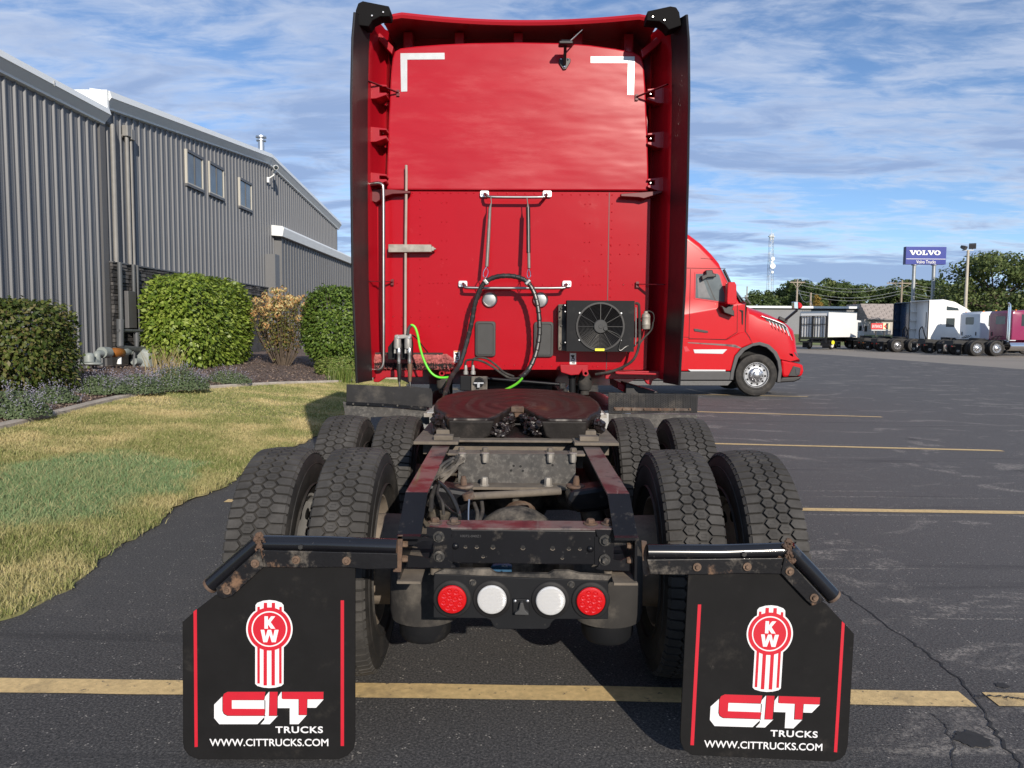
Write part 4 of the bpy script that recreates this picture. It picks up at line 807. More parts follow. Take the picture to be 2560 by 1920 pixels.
# front quarter flaps ahead of the tandem
o = plate('quarter_flap', 'z3', [(62, 146), (200, 152), (330, 160), (440, 158), (572, 172), (580, 200), (578, 290), (540, 282), (300, 268), (62, 262)], 5.36, 0.012, 'dusty_rubber', bevel=0.003)
plate('flap_strip', 'z3', [(62, 250), (300, 262), (545, 285), (545, 302), (300, 280), (62, 268)], 5.35, 0.008, 'frame_black', o)
for x, y in ((105, 262), (193, 266), (282, 270), (370, 274), (455, 279)): bolt('bolt', W('z3', x, y, 5.348), 0.008, 'bolt_black', o)
plate('quarter_bracket', 'z3', [(40, 250), (300, 285), (560, 300), (560, 385), (540, 390), (515, 372), (330, 340), (210, 345), (205, 372), (60, 368)], 5.37, 0.015, 'dusty_plate', bevel=0.003)
o = plate('quarter_flap', 'z3', [(1637, 197), (2176, 208), (2172, 318), (1637, 322)], 5.36, 0.012, 'dusty_rubber', bevel=0.003)
mb = MB()
for i in range(52):
    for j in range(9):
        x, y = 1648+i*10.1, 206+i*0.18+j*12+(6 if i % 2 else 0)
        if y < 312: c = W('z3', x, y, 5.358); mb.dome(c, 0.0042, (0, -1, 0), 0.0022, 4, 1)
mb.build('tread_pattern', 'dusty_rubber', o, kind='stuff')
for i in range(11): x = 1680+i*45; plate('groove', 'z3', [(x, 203), (x+3, 203), (x+3, 285), (x, 285)], 5.3585, 0.001, 'dark_void', o)
plate('flap_strip', 'z3', [(1670, 284), (2134, 292), (2134, 306), (1670, 304)], 5.352, 0.006, 'rust_steel', o)
for x in (1680, 1725, 1780, 1855, 1945, 2037, 2125): bolt('bolt', W('z3', x, 294, 5.35), 0.007, 'bolt_rust', o)
plate('quarter_bracket', 'z3', [(1640, 322), (2172, 330), (2172, 350), (2080, 352), (2000, 370), (1950, 405), (1880, 405), (1800, 352), (1690, 348), (1640, 400)], 5.37, 0.015, 'dusty_plate')
# catwalk under the cab: aluminium deck
mb = MB(); mb.bx(XR-0.62, XR+0.62, 5.18, 5.68, 0.985, 1.01); o = mb.build('catwalk', 'alu_dusty', T)
mb = MB()
for i in range(24): y = 5.2+i*0.02; mb.bx(XR-0.6, XR+0.6, y, y+0.01, 1.01, 1.017)
mb.build('grip_ridges', 'aluminium', o)
# ---- frame rails
for s in (-1, 1):
    prof = [(2.72, 0.848), (2.93, 0.955), (4.05, 0.982), (12.0, 0.982)]; bot = [(2.72, 0.672), (3.2, 0.70), (4.05, 0.715), (12.0, 0.715)]
    xo, xi = XR+s*0.432, XR+s*0.347
    mb = MB(); poly = [(y, z) for y, z in bot]+[(y, z) for y, z in reversed(prof)]; mb.prism(poly, (xo, 0, 0), (0, 1, 0), (0, 0, 1), (-s*0.009, 0, 0)); rail = mb.build('frame_rail', 'frame_black', T)
    mb = MB(); rows = [[(xo, y, z+0.0005), (xi, y, z+0.0005), (xi, y, z-0.009), (xo, y, z-0.009)] for y, z in ((2.70, 0.845),)+tuple(prof[:2])]; mb.loft(rows); mb.build('flange', 'frame_black', rail)
    mb = MB(); rows = [[(xo, y, z+0.0005), (xi, y, z+0.0005), (xi, y, z-0.009), (xo, y, z-0.009)] for y, z in prof[1:]]; mb.loft(rows); mb.build('flange', 'maroon_paint', rail)
    mb = MB(); rows = [[(xo, y, z), (xi, y, z), (xi, y, z+0.009), (xo, y, z+0.009)] for y, z in ((2.70, 0.672),)+tuple(bot)]; mb.loft(rows); mb.build('flange', 'dust_steel', rail)
    for z in (0.80, 0.745): bolt('bolt', (xo-s*0.012, 2.76, z), 0.013, 'bolt_rust', rail, axis=(-s, 0, 0), h=0.02)
mb = MB(); mb.bx(XR-0.34, XR+0.34, 6.9, 9.0, 0.45, 1.12); mb.bx(XR-0.2, XR+0.2, 6.3, 6.9, 0.55, 0.95); mb.build('gearbox_shade_fill', 'chassis_far', T, bevel=0.05)  # gearbox block, also a dark fill standing in for the shade under the cab
for s in (-1, 1): mb = MB(); mb.lathe([(0.0, 0), (0.25, 0.0), (0.29, 0.03), (0.29, 1.5), (0.25, 1.53), (0, 1.53)], (XR+s*0.82, 6.6, 0.64), (0, 1, 0), 24); mb.build('fuel_tank', 'aluminium', T, smooth=30)
# rear closing crossmember
xm = plate('crossmember', 'z3', [(690, 1018), (1565, 1026), (1562, 1232), (720, 1222), (690, 1215)], 2.770, 0.012, 'frame_black', bevel=0.004)
aL, aR = W('z3', 560, 1000, 2.77), W('z3', 1680, 1010, 2.77); zt = W('z3', 1100, 1019, 2.77).z
mb = MB(); mb.bx(aL.x, aR.x, 2.766, 2.875, zt, zt+0.007); mb.build('top_flange', 'maroon_paint', xm)
mb = MB(); mb.bx(aL.x, aR.x, 2.79, 2.875, W('z3', 1100, 1225, 2.77).z, W('z3', 1100, 1225, 2.77).z+0.007); mb.build('bottom_flange', 'frame_dusty', xm)
for pts, Y in (([(545, 1003), (690, 1012), (700, 1040), (672, 1090), (640, 1115), (590, 1120), (585, 1060), (545, 1050)], 2.762), ([(430, 1172), (520, 1182), (560, 1195), (585, 1160), (640, 1158), (672, 1205), (720, 1240), (715, 1252), (430, 1245)], 2.760), ([(585, 1060), (700, 1060), (700, 1222), (585, 1215)], 2.766), ([(430, 1075), (500, 1070), (530, 1062), (585, 1075), (585, 1090), (520, 1088), (470, 1110), (430, 1112)], 2.764),
               ([(1560, 1020), (1672, 1022), (1672, 1062), (1650, 1075), (1645, 1110), (1600, 1112), (1575, 1060)], 2.762), ([(1575, 1240), (1600, 1190), (1640, 1172), (1672, 1200), (1710, 1205), (1772, 1178), (1772, 1268), (1600, 1262), (1560, 1255)], 2.760), ([(1555, 1062), (1668, 1062), (1668, 1240), (1555, 1232)], 2.766), ([(1668, 1070), (1780, 1085), (1790, 1118), (1740, 1112), (1668, 1120)], 2.764)):
    plate('gusset', 'z3', pts, Y, 0.004, 'frame_black', xm)
for x, y in ((618, 1062), (620, 1180), (1617, 1084), (1615, 1200)): bolt('bolt', W('z3', x, y, 2.760), 0.014, 'bolt_black', xm, washer=0.021, h=0.018)
for x, y in ((718, 1118), (1528, 1136)): mb = MB(); mb.dome(W('z3', x, y, 2.769), 0.013, (0, -1, 0), 0.010, 14, 4); mb.build('bolt', 'frame_black', xm, smooth=60)
for x, y, r_ in ((778, 1121, .006), (846, 1122, .007), (943, 1123, .0085), (1123, 1127, .0085), (1302, 1130, .0085), (1399, 1133, .007), (1466, 1134, .006), (884, 1180, .006), (1360, 1188, .006)):
    mb = MB(); mb.lathe([(r_, 0), (r_, 0.0012), (0, 0.0012)], W('z3', x, y, 2.7695), (0, -1, 0), 14); o = mb.build('hole', 'dark_void', xm); mb = MB(); mb.tube([W('z3', x, y, 2.768)+Vector((r_*math.cos(t), 0, r_*math.sin(t))) for t in np.linspace(math.pi*1.1, math.pi*1.9, 8)], 0.0016, 5); mb.build('hole_rim', 'dust_steel', xm)
for x, y in ((595, 962), (708, 962), (1530, 975), (1635, 980)): c = W('z3', x, y, 2.83); bolt('bolt', (c.x, 2.83, zt+0.009), 0.016, 'rust_steel', xm, axis=(0, 0, 1), h=0.018, washer=0.027)
text_on('stamp', '10072-040Z1', 0.02, 'grey_trim', xm, W('z3', 808, 1058, 2.768), W('z3', 900, 1058, 2.77)-W('z3', 800, 1057, 2.77), (0, 0, 1), width=0.075, height=0.009, lift=0.0005)
# tail light panel
lp = plate('light_panel', 'b6', [(300, 190), (1060, 222), (1800, 248), (1800, 582), (1342, 582), (1310, 610), (1290, 650), (1262, 668), (842, 668), (812, 650), (780, 590), (745, 575), (288, 570), (290, 230)], 2.745, 0.006, 'unit_black', bevel=0.003)
plate('panel_flange', 'b6', [(300, 188), (1800, 246), (1832, 205), (1560, 190), (1460, 165), (1330, 165), (1285, 190), (830, 185), (775, 150), (380, 150)], 2.752, 0.02, 'frame_dusty', lp)
for x, y, r_, m_ in ((452, 400, 124, 'red_lens'), (795, 402, 127, 'clear_lens'), (1300, 412, 127, 'clear_lens'), (1647, 416, 124, 'red_lens')):
    c = W('b6', x, y, 2.744); sc = (W('b6', x+100, y, 2.744)-c).length/100; r_ = r_*sc
    mb = MB(); mb.lathe([(0.165*sc*1000, 0), (0.165*sc*1000, 0.003), (0.158*sc*1000, 0.006), (r_*1.10, 0.008), (r_*1.02, 0.012), (r_*1.0, 0.004)], c, (0, -1, 0), 48); rg = mb.build('lamp_grommet', 'black_rubber', lp, smooth=30)
    mb = MB(); mb.lathe([(r_, 0.004), (r_, 0.012), (r_*0.96, 0.0155), (r_*0.9, 0.0165), (r_*0.6, 0.0175), (0, 0.018)], c, (0, -1, 0), 48)
    if m_ == 'red_lens':
        for q, cnt in ((0.62, 8), (0.22, 3)):
            for k in range(cnt): t = 2*math.pi*k/cnt+0.3; mb.lathe([(r_*0.2, 0.0165), (r_*0.19, 0.0190), (r_*0.12, 0.0178), (0, 0.0195)], c+Vector((r_*q*math.cos(t), 0, r_*q*math.sin(t))), (0, -1, 0), 12)
    else:
        for k in range(-9, 10): h = r_*0.095; w = math.sqrt(max(0, (r_*0.9)**2-(k*h)**2)); mb.bx(c.x-w, c.x+w, c.y-0.0188, c.y-0.015, c.z+k*h-0.0006, c.z+k*h+0.0006)
    mb.build('tail_light' if m_ == 'red_lens' else 'reversing_light', m_, lp, smooth=24)
    for t in (28, 152, 270): mb = MB(); mb.dome(c+Vector((0.145*sc*1000*math.cos(R(t)), -0.004, 0.145*sc*1000*math.sin(R(t)))), 0.0042, (0, -1, 0), 0.003, 8, 3); mb.build('screw', 'aluminium', lp)
for x, y in ((628, 264), (1478, 278)): bolt('bolt', W('b6', x, y, 2.745), 0.010, 'bolt_black', lp, washer=0.0135)
for x, y in ((835, 623), (1252, 627)): mb = MB(); mb.lathe([(0.004, 0), (0.004, 0.001), (0, 0.001)], W('b6', x, y, 2.745), (0, -1, 0), 10); mb.build('hole', 'dark_void', lp)
o = plate('number_plate_lamp', 'b6', [(975, 405), (1118, 408), (1118, 545), (975, 545)], 2.735, 0.01, 'unit_black', lp, bevel=0.004)
plate('lamp_hood', 'b6', [(1040, 440), (1062, 440), (1080, 505), (1113, 535), (1110, 548), (992, 545), (990, 532), (1025, 505)], 2.712, 0.024, 'vent_grey', lp, bevel=0.004)
for x in (995, 1103): mb = MB(); mb.dome(W('b6', x, 425, 2.735), 0.0065, (0, -1, 0), 0.004, 8, 3); mb.build('screw', 'aluminium', lp)
for x, y in ((300, 165), (1795, 190)): mb = MB(); mb.cyl(W('b6', x, y+22, 2.79), W('b6', x, y-30, 2.79), 0.016); mb.build('spacer', 'dust_steel', lp, smooth=30)
o = plate('blue_tag', 'b6', [(785, 145), (800, 120), (900, 108), (968, 125), (965, 180), (885, 178), (878, 165), (862, 178), (785, 160)], 2.99, 0.03, 'blue_label', bevel=0.004)
text_on('lettering', 'ICE', 0.02, 'plate_white', o, W('b6', 905, 118, 2.988), (1, 0, 0), (0, 0, 1), width=0.022, height=0.008)
# air springs behind the rear axle
for s in (-1, 1):
    c = (XR+s*0.378, 3.12, 0.0); mb = MB(); mb.lathe([(0.105, 0.39), (0.138, 0.40), (0.145, 0.44), (0.142, 0.66), (0.12, 0.70), (0, 0.70)], c, (0, 0, 1), 28); o = mb.build('air_spring', 'rubber_dusty', T, smooth=35)
    mb = MB(); mb.lathe([(0, 0.305), (0.09, 0.31), (0.105, 0.33), (0.11, 0.39), (0, 0.40)], c, (0, 0, 1), 28); mb.cyl((c[0]-0.0, 3.12, 0.285), (c[0], 3.12, 0.31), 0.012, seg=8); mb.build('piston', 'unit_black', o, smooth=35)
    mb = MB(); mb.bar((XR+s*0.40, 3.14, 0.36), (XR+s*0.41, 4.3, 0.62), 0.10, 0.06); mb.build('suspension_beam', 'unit_black', T, bevel=0.01)
# axles
for y in (3.52, 4.84):
    mb = MB(); mb.tube([(XR-0.98, y, 0.515), (XR-0.5, y, 0.515), (XR-0.25, y, 0.515), (XR+0.25, y, 0.515), (XR+0.5, y, 0.515), (XR+0.98, y, 0.515)], [0.06, 0.075, 0.08, 0.08, 0.075, 0.06], 16); o = mb.build('axle', 'frame_dusty', T, smooth=40)
    mb = MB(); mb.ball((XR, y, 0.53), 0.235, 24, 14, (0.95, 0.75, 1.0)); mb.build('differential', 'frame_dusty', o, smooth=60)
    mb = MB(); mb.lathe([(0.11, 0.0), (0.11, 0.05), (0.075, 0.07), (0.065, 0.14), (0.085, 0.16), (0.085, 0.2), (0, 0.2)], (XR+0.02, y+0.14, 0.56), (0, 0.75, 0.4), 18); mb.build('pinion_housing', 'rust_steel', o, smooth=30)
    for s in (-1, 1):
        mb = MB(); mb.lathe([(0.205, -0.09), (0.21, 0.1), (0.1, 0.12), (0.09, 0.2), (0, 0.2)], (XR+s*0.62, y, 0.515), (s, 0, 0), 24); mb.build('brake_drum', 'steel_wheel', o, smooth=30)
        mb = MB(); mb.lathe([(0.0, -0.08), (0.075, -0.08), (0.08, -0.01), (0.088, 0), (0.08, 0.01), (0.07, 0.07), (0, 0.075)], (XR+s*0.36, y-0.16, 0.58), (s*0.3, -0.2, 0.5), 16); mb.build('brake_chamber', 'frame_dusty', o, smooth=30)
# suspension cross plate with bolts, rods
cp = plate('cross_plate', 'z3', [(735, 565), (1440, 568), (1440, 745), (735, 735)], 3.70, 0.012, 'dusty_plate')
z0 = W('z3', 1090, 740, 3.70).z; mb = MB(); mb.bx(XR-0.34, XR+0.34, 3.60, 3.71, z0-0.012, z0); mb.build('lower_flange', 'dust_steel', cp)
for x, y in ((1068, 636), (1109, 639), (1052, 664), (1123, 666), (1302, 632)): mb = MB(); mb.lathe([(0.006, 0), (0.006, 0.001), (0, 0.001)], W('z3', x, y, 3.6995), (0, -1, 0), 10); mb.build('hole', 'dark_void', cp)
for x in (758, 896, 1288, 1425): c = W('z3', x, 560, 3.68); bolt('bolt', c+Vector((0, 0, 0.0)), 0.016, 'alu_dusty', cp, axis=(0, 0, -1), h=0.045, washer=0.02)
for x in (892, 1275): c = W('z3', x, 742, 3.64); bolt('bolt', (c.x, 3.64, z0), 0.018, 'alu_dusty', cp, axis=(0, 0, 1), h=0.04, washer=0.024)
ztop = 0.99
for (y0, y1, z_, hw, m_) in ((3.76, 3.86, 0.972, 0.34, 'dust_steel'), (4.02, 4.10, 1.0, 0.50, 'dust_steel')):
    mb = MB(); mb.bx(XR-hw, XR+hw, y0, y1, z_-0.012, z_); mb.bx(XR-hw, XR+hw, y1, y1+0.012, z_-0.09, z_); mb.build('mount_angle', m_, T, bevel=0.003)
for x in (755, 897, 1288, 1427): c = W('z3', x, 515, 3.81); bolt('bolt', (c.x, 3.81, 0.973), 0.017, 'dust_steel', T, axis=(0, 0, 1), h=0.022, washer=0.024)
for s in (-1, 1):
    mb = MB(); mb.bx(XR+s*0.53, XR+s*0.30, 3.93, 4.95, 0.988, 1.004); o = mb.build('slide_plate', 'dust_steel', T, bevel=0.002)
    for k in range(7): y = 3.97+k*0.13; mb = MB(); mb.bx(XR+s*0.43, XR+s*0.33, y, y+0.07, 1.004, 1.03+0.012*(k % 2)); mb.build('slide_tooth', 'dust_steel', o, bevel=0.004)
    mb = MB(); mb.prism([(4.12, 1.0), (4.85, 1.0), (4.62, 1.10), (4.40, 1.12), (4.28, 1.08)], (XR+s*0.40, 0, 0), (0, 1, 0), (0, 0, 1), (-s*0.07, 0, 0)); mb.build('saddle', 'dust_steel', T, bevel=0.006)
    c = W('z3', 770 if s < 0 else 1440, 740, 3.45); mb = MB(); mb.prism([(-0.0, 0.0), (0.13, 0.02), (0.24, 0.05), (0.24, -0.06), (0.13, -0.09), (0.03, -0.10), (-0.02, -0.05)], (c.x-s*0.03, 3.36, c.z-0.02), (s, 0, 0), (0, 0, 1), (0, 0.16, 0)); mb.build('rod_bracket', 'frame_black', T, bevel=0.02)
    mb = MB(); mb.lathe([(0.042, 0), (0.046, 0.006), (0.042, 0.014), (0.015, 0.014), (0.015, 0.035), (0.010, 0.055), (0, 0.055)], (c.x, 3.44, c.z-0.02), (0.05*s, 0, 1), 20); mb.build('rod_pin', 'rust_steel', T, smooth=30)
    mb = MB(); mb.tube([(XR+s*0.33, 3.42, 0.80), (XR+s*0.40, 3.5, 0.62)], 0.05, 14); mb.build('rod_leg', 'frame_dusty', T, smooth=40)
tubep('torque_rod', 'z3', [(790, 820, 3.30), (1060, 806, 3.32), (1350, 788, 3.36)], 0.0165, 'dust_steel', seg=12)
mb = MB(); mb.cyl(W('z3', 800, 835, 3.28), W('z3', 790, 800, 3.28), 0.026); mb.build('rod_end', 'rust_steel', T, smooth=40)
for pts, r_, m_ in ((((620, 735, 3.2), (660, 770, 3.15), (700, 830, 3.1), (735, 910, 3.05), (742, 950, 3.0)), 0.009, 'hose_black'), (((600, 760, 3.2), (575, 820, 3.1), (570, 900, 3.0)), 0.010, 'rubber_dusty'), (((625, 740, 3.2), (610, 800, 3.1), (640, 860, 3.0), (645, 930, 2.98)), 0.006, 'rubber_dusty'), (((650, 870, 3.1), (700, 915, 3.06), (740, 930, 3.0)), 0.006, 'hose_black'), (((800, 840, 3.2), (796, 900, 3.15), (795, 965, 3.1)), 0.004, 'aluminium'), (((830, 860, 3.3), (850, 920, 3.25), (845, 970, 3.2)), 0.009, 'rubber_dusty'), (((875, 850, 3.35), (880, 910, 3.3), (860, 970, 3.2)), 0.009, 'rubber_dusty')):
    tubep('air_line', 'z3', pts, r_, m_, smooth=4, seg=8)
c = W('z3', 685, 645, 3.45); mb = MB(); random.seed(3)
for i in range(16):
    a_ = Vector((c.x-0.05+random.uniform(-.02, .02), 3.42+random.uniform(-.04, .04), c.z-0.05+random.uniform(-.02, .02))); b_ = Vector((c.x+0.03+random.uniform(-.03, .03), 3.47+random.uniform(-.04, .04), c.z+0.03+random.uniform(-.02, .02))); mb.tube([a_, a_.lerp(b_, .5)+Vector((random.uniform(-.02, .02), 0, random.uniform(-.01, .025))), b_], random.uniform(.006, .011), 6, smooth=3)
mb.build('cable_bundle', 'frame_dusty', T)
# ---- fifth wheel
hx = [(0.0, 0.44), (0.13, 0.428), (0.27, 0.378), (0.38, 0.30), (0.45, 0.19), (0.478, 0.05), (0.478, -0.10), (0.455, -0.22), (0.40, -0.32), (0.375, -0.42), (0.34, -0.435), (0.16, -0.435), (0.115, -0.36), (0.045, -0.17), (0.03, -0.12)]
out = hx+[(-x, y) for x, y in reversed(hx) if x > 0]
rot = Matrix.Rotation(R(6.2), 3, 'X'); o5 = Vector((XR+0.008, 4.52, 1.155)); f5 = lambda x, y, z: o5+rot @ Vector((x, y, z))
n = len(out); mb = MB(); seg = []
for z_, ins in ((0.0, 1.0), (-0.012, 1.012), (-0.04, 1.012), (-0.105, 0.955)): seg.append([f5(x*ins, y*ins if y > -0.4 else y, z_) for x, y in out])
mb.loft(seg, caps=False); top = [f5(x, y, 0) for x, y in out]; b0 = len(mb.v); mb.add(top, [tuple(range(n))]); mb.add([f5(x*0.955, y*0.955 if y > -0.4 else y, -0.105) for x, y in out], [tuple(range(n-1, -1, -1))])
fw = mb.build('fifth_wheel', 'grease', T, bevel=0.012)
for sx in (-1, 1):
    mb = MB(); mb.prism([(0.125, -0.014), (0.37, -0.014), (0.36, -0.145), (0.21, -0.135), (0.15, -0.095)], f5(0, -0.44, 0), rot @ Vector((sx, 0, 0)), rot @ Vector((0, 0, 1)), rot @ Vector((0, 0.02, 0))); mb.build('ramp_face', 'grease_face', fw, bevel=0.008)
    random.seed(11+sx); mb = MB()
    for i in range(60): q = f5(sx*(0.455-0.05*abs(random.gauss(0, .6))), random.uniform(-.36, .05), random.uniform(-.09, -.025)); mb.ball(q, random.uniform(.012, .030), 8, 6, (1, 1.5, .75))
    mb.v = [(x+random.gauss(0, .004), y+random.gauss(0, .004), z+random.gauss(0, .004)) for x, y, z in mb.v]; mb.build('grease_lump', 'grease_dark', fw)
random.seed(5); mb = MB()
for i in range(130):
    t = random.random(); sx = random.choice((-1, 1)); q = f5(sx*(0.03+0.10*t)*random.uniform(.6, 1.1), -0.14-0.29*t, random.uniform(-.11, -.03)); mb.ball(q, random.uniform(.007, .02), 7, 5, (1.3, 1.2, .8))
mb.v = [(x+random.gauss(0, .003), y+random.gauss(0, .003), z+random.gauss(0, .003)) for x, y, z in mb.v]; mb.build('grease_lump', 'grease_dark', fw)
mb = MB(); mb.bx(-0.14, 0.14, -0.40, -0.10, -0.13, -0.115); mb.v = [tuple(f5(*q)) for q in mb.v]; mb.build('throat_plate', 'grease_dark', fw)
mb = MB(); mb.lathe([(0.055, -0.06), (0.055, -0.005), (0.035, -0.003), (0.033, -0.06)], f5(0, -0.10, 0), rot @ Vector((0, 0, 1)), 14); mb.box(f5(0, -0.145, -0.012), (0.075, 0.035, 0.032), rot); mb.build('lock_jaw', 'rust_steel', fw, bevel=0.006)
# ---- wheels
for y in (3.52, 4.84):
    for s in (-1, 1):
        wheel(T, (XR+s*1.070, y, 0.515), -s, RIM_R, HOL_R, 'alu_dull', spin=random.uniform(0, 6)); wheel(T, (XR+s*0.733, y, 0.515), s, RIM_R, HOL_R, 'steel_wheel', spin=random.uniform(0, 6))
for s in (-1, 1): wheel(T, (XR+s*1.03, 10.9, 0.515), s, RIM_F, HOL_F, 'alu_wheel', tread=False)
# ---- the cab and bonnet ahead of the sleeper
rows = []
for y, hw, z0_, z1_ in ((6.06, 0.99, 1.27, 3.66), (6.5, 1.18, 1.2, 3.62), (8.0, 1.20, 1.0, 3.4), (9.6, 1.15, 1.0, 3.0), (10.3, 1.05, 0.95, 2.35), (12.2, 0.92, 0.7, 1.95), (12.6, 0.8, 0.5, 1.6)):
    rows.append([(XC+a*hw, y, z0_+b*(z1_-z0_)) for a, b in ((-0.92, 0), (0.92, 0), (1, 0.06), (1, 0.8), (0.9, 0.96), (0.7, 1), (-0.7, 1), (-0.9, 0.96), (-1, 0.8), (-1, 0.06))])
mb = MB(); mb.loft(rows); mb.build('cab_body', 'red_paint', T, smooth=40)
# ------------------------------------------------------------------ mud flaps, hangers and the printing on them
YFL = 2.665
def FL(x, y, d=0.0): return W('z7', x, y, YFL-d)
def FR(x, y, d=0.0): return W('z8', 1620+(x-637)*0.995-(y-685)*0.056, 715+(y-685)*0.985+(x-637)*0.03, YFL-d)
def flat(name, F, pts, d, m, parent):
    mb = MB(); n = len(pts); a = [F(x, y, d) for x, y in pts]; b = [F(x, y, d-0.0008) for x, y in pts]
    mb.add(a+b, [tuple(range(n)), tuple(range(2*n-1, n-1, -1))]+[((i+1) % n, i, i+n, (i+1) % n+n) for i in range(n)]); return mb.build(name, m, parent)
def arc(cx, cy, r, a0, a1, n=24): return [(cx+r*math.cos(R(a0+(a1-a0)*i/n)), cy+r*math.sin(R(a0+(a1-a0)*i/n))) for i in range(n+1)]
for F, k, outline in ((FL, 'z7', [(600, 285), (1176, 300), (1175, 1395), (1165, 1440), (1130, 1480), (1075, 1505), (190, 1506), (130, 1480), (100, 1440), (93, 1400), (90, 642), (190, 555), (290, 478), (420, 440)]),
                      (FR, 'z8', [(1108, 330), (1690, 330), (1860, 470), (1975, 528), (2150, 715), (2148, 770), (2112, 1415), (2095, 1475), (2062, 1505), (2020, 1520), (1130, 1478), (1080, 1445), (1060, 1400), (1057, 1355), (1085, 760)])):
    fl = plate('mud_flap', k, outline, YFL, 0.010, 'flap_rubber', bevel=0.002)
    for pts in ([(1085, 505), (1106, 505), (1106, 1420), (1085, 1420)], [(160, 575), (181, 560), (187, 1425), (167, 1427)]) if F is FL else ([(1085, 505), (1106, 505), (1106, 1420), (1085, 1420)], [(180, 620), (197, 640), (190, 1470), (170, 1468)]):
        if F is FR:
            pts8 = [(1168, 531), (1189, 531), (1143, 1416), (1121, 1414)] if pts[0][0] > 1000 else [(2073, 636), (2091, 652), (2043, 1460), (2023, 1458)]
            flat('red_stripe', lambda x, y, d: W('z8', x, y, YFL-d), pts8, 0.0008, 'red_print', fl)
        else: flat('red_stripe', F, pts, 0.0008, 'red_print', fl)
    body = [(550, 572)]+[(550, 535), (562, 520), (600, 507), (637, 503), (675, 507), (713, 520), (726, 535), (728, 572)]+arc(637, 685, 146, -48, 42)+[(727, 800), (726, 1030), (712, 1043), (675, 1053), (637, 1056), (600, 1053), (562, 1043), (548, 1030), (548, 800)]+arc(637, 685, 146, 138, 228)
    flat('emblem', F, body, 0.0008, 'white_print', fl)
    flat('emblem_disc', F, arc(637, 685, 136, 0, 354, 59), 0.0016, 'red_print', fl); flat('emblem_ring', F, arc(637, 685, 112, 0, 354, 59), 0.0024, 'white_print', fl); flat('emblem_disc', F, arc(637, 685, 104, 0, 354, 59), 0.0032, 'red_print', fl)
    for x0, x1, ya, yb in ((560, 578, 545, 590), (600, 624, 520, 580), (650, 674, 520, 580), (698, 716, 545, 590)): flat('emblem_stripe', F, [(x0, yb), (x0+2, ya), (x1-1, ya), (x1, yb)], 0.0017, 'red_print', fl)
    for x0, x1, ya, yb in ((561, 577, 798, 1028), (600, 622, 806, 1040), (650, 672, 806, 1040), (698, 714, 798, 1028)): flat('emblem_stripe', F, [(x0, ya), (x1, ya), (x1, yb), (x0, yb)], 0.0017, 'red_print', fl)
    # K and W
    flat('letter', F, [(606, 605), (628, 605), (628, 632), (648, 605), (674, 605), (645, 642), (674, 683), (647, 683), (628, 656), (628, 683), (606, 683)], 0.0040, 'white_print', fl)
    flat('letter', F, [(582, 690), (605, 690), (613, 735), (626, 690), (648, 690), (660, 735), (670, 690), (695, 690), (677, 768), (652, 768), (638, 722), (623, 768), (599, 768)], 0.0040, 'white_print', fl)
    for pts in ([(345, 1105), (290, 1160), (290, 1245), (322, 1283), (562, 1283), (615, 1228), (375, 1225), (345, 1195)], [(400, 1133), (612, 1133), (612, 1187), (400, 1187)], [(606, 1115), (634, 1080), (642, 1080), (642, 1225), (690, 1230), (640, 1283), (582, 1283), (606, 1255)],
                [(690, 1112), (713, 1078), (722, 1126), (824, 1127), (824, 1224), (874, 1224), (820, 1283), (765, 1283), (765, 1182), (690, 1182)], [(873, 1127), (978, 1127), (930, 1180), (873, 1180)]): flat('logo_shade', F, pts, 0.0008, 'white_print', fl)
    for pts in ([(344, 1112), (352, 1092), (375, 1080), (612, 1080), (604, 1130), (401, 1132), (401, 1186), (610, 1187), (606, 1229), (375, 1229), (352, 1216), (344, 1196)], [(640, 1080), (689, 1080), (684, 1229), (636, 1229)], [(717, 1080), (977, 1080), (976, 1125), (874, 1127), (872, 1224), (823, 1224), (823, 1127), (717, 1125)]):
        cx_, cy_ = sum(p[0] for p in pts)/len(pts), sum(p[1] for p in pts)/len(pts)
        flat('logo_outline', F, [(x+(3 if x > cx_ else -3), y+(3 if y > cy_ else -3)) for x, y in pts], 0.0016, 'dark_void', fl); flat('logo_letter', F, pts, 0.0024, 'red_print', fl)
    for body_, x, y, w, h, b_ in (('TRUCKS', 825, 1317, 298, 42, 0.022), ('WWW.CITTRUCKS.COM', 635, 1397, 746, 46, 0.012)):
        ax = F(x+w/2, y)-F(x-w/2, y); text_on('lettering', body_, 1.0, 'white_print', fl, F(x, y), ax, (0, 0, 1), width=ax.length, height=(F(x, y-h/2)-F(x, y+h/2)).length, bold=b_, lift=0.001, spacing=1.12 if body_ == 'TRUCKS' else 1.0)
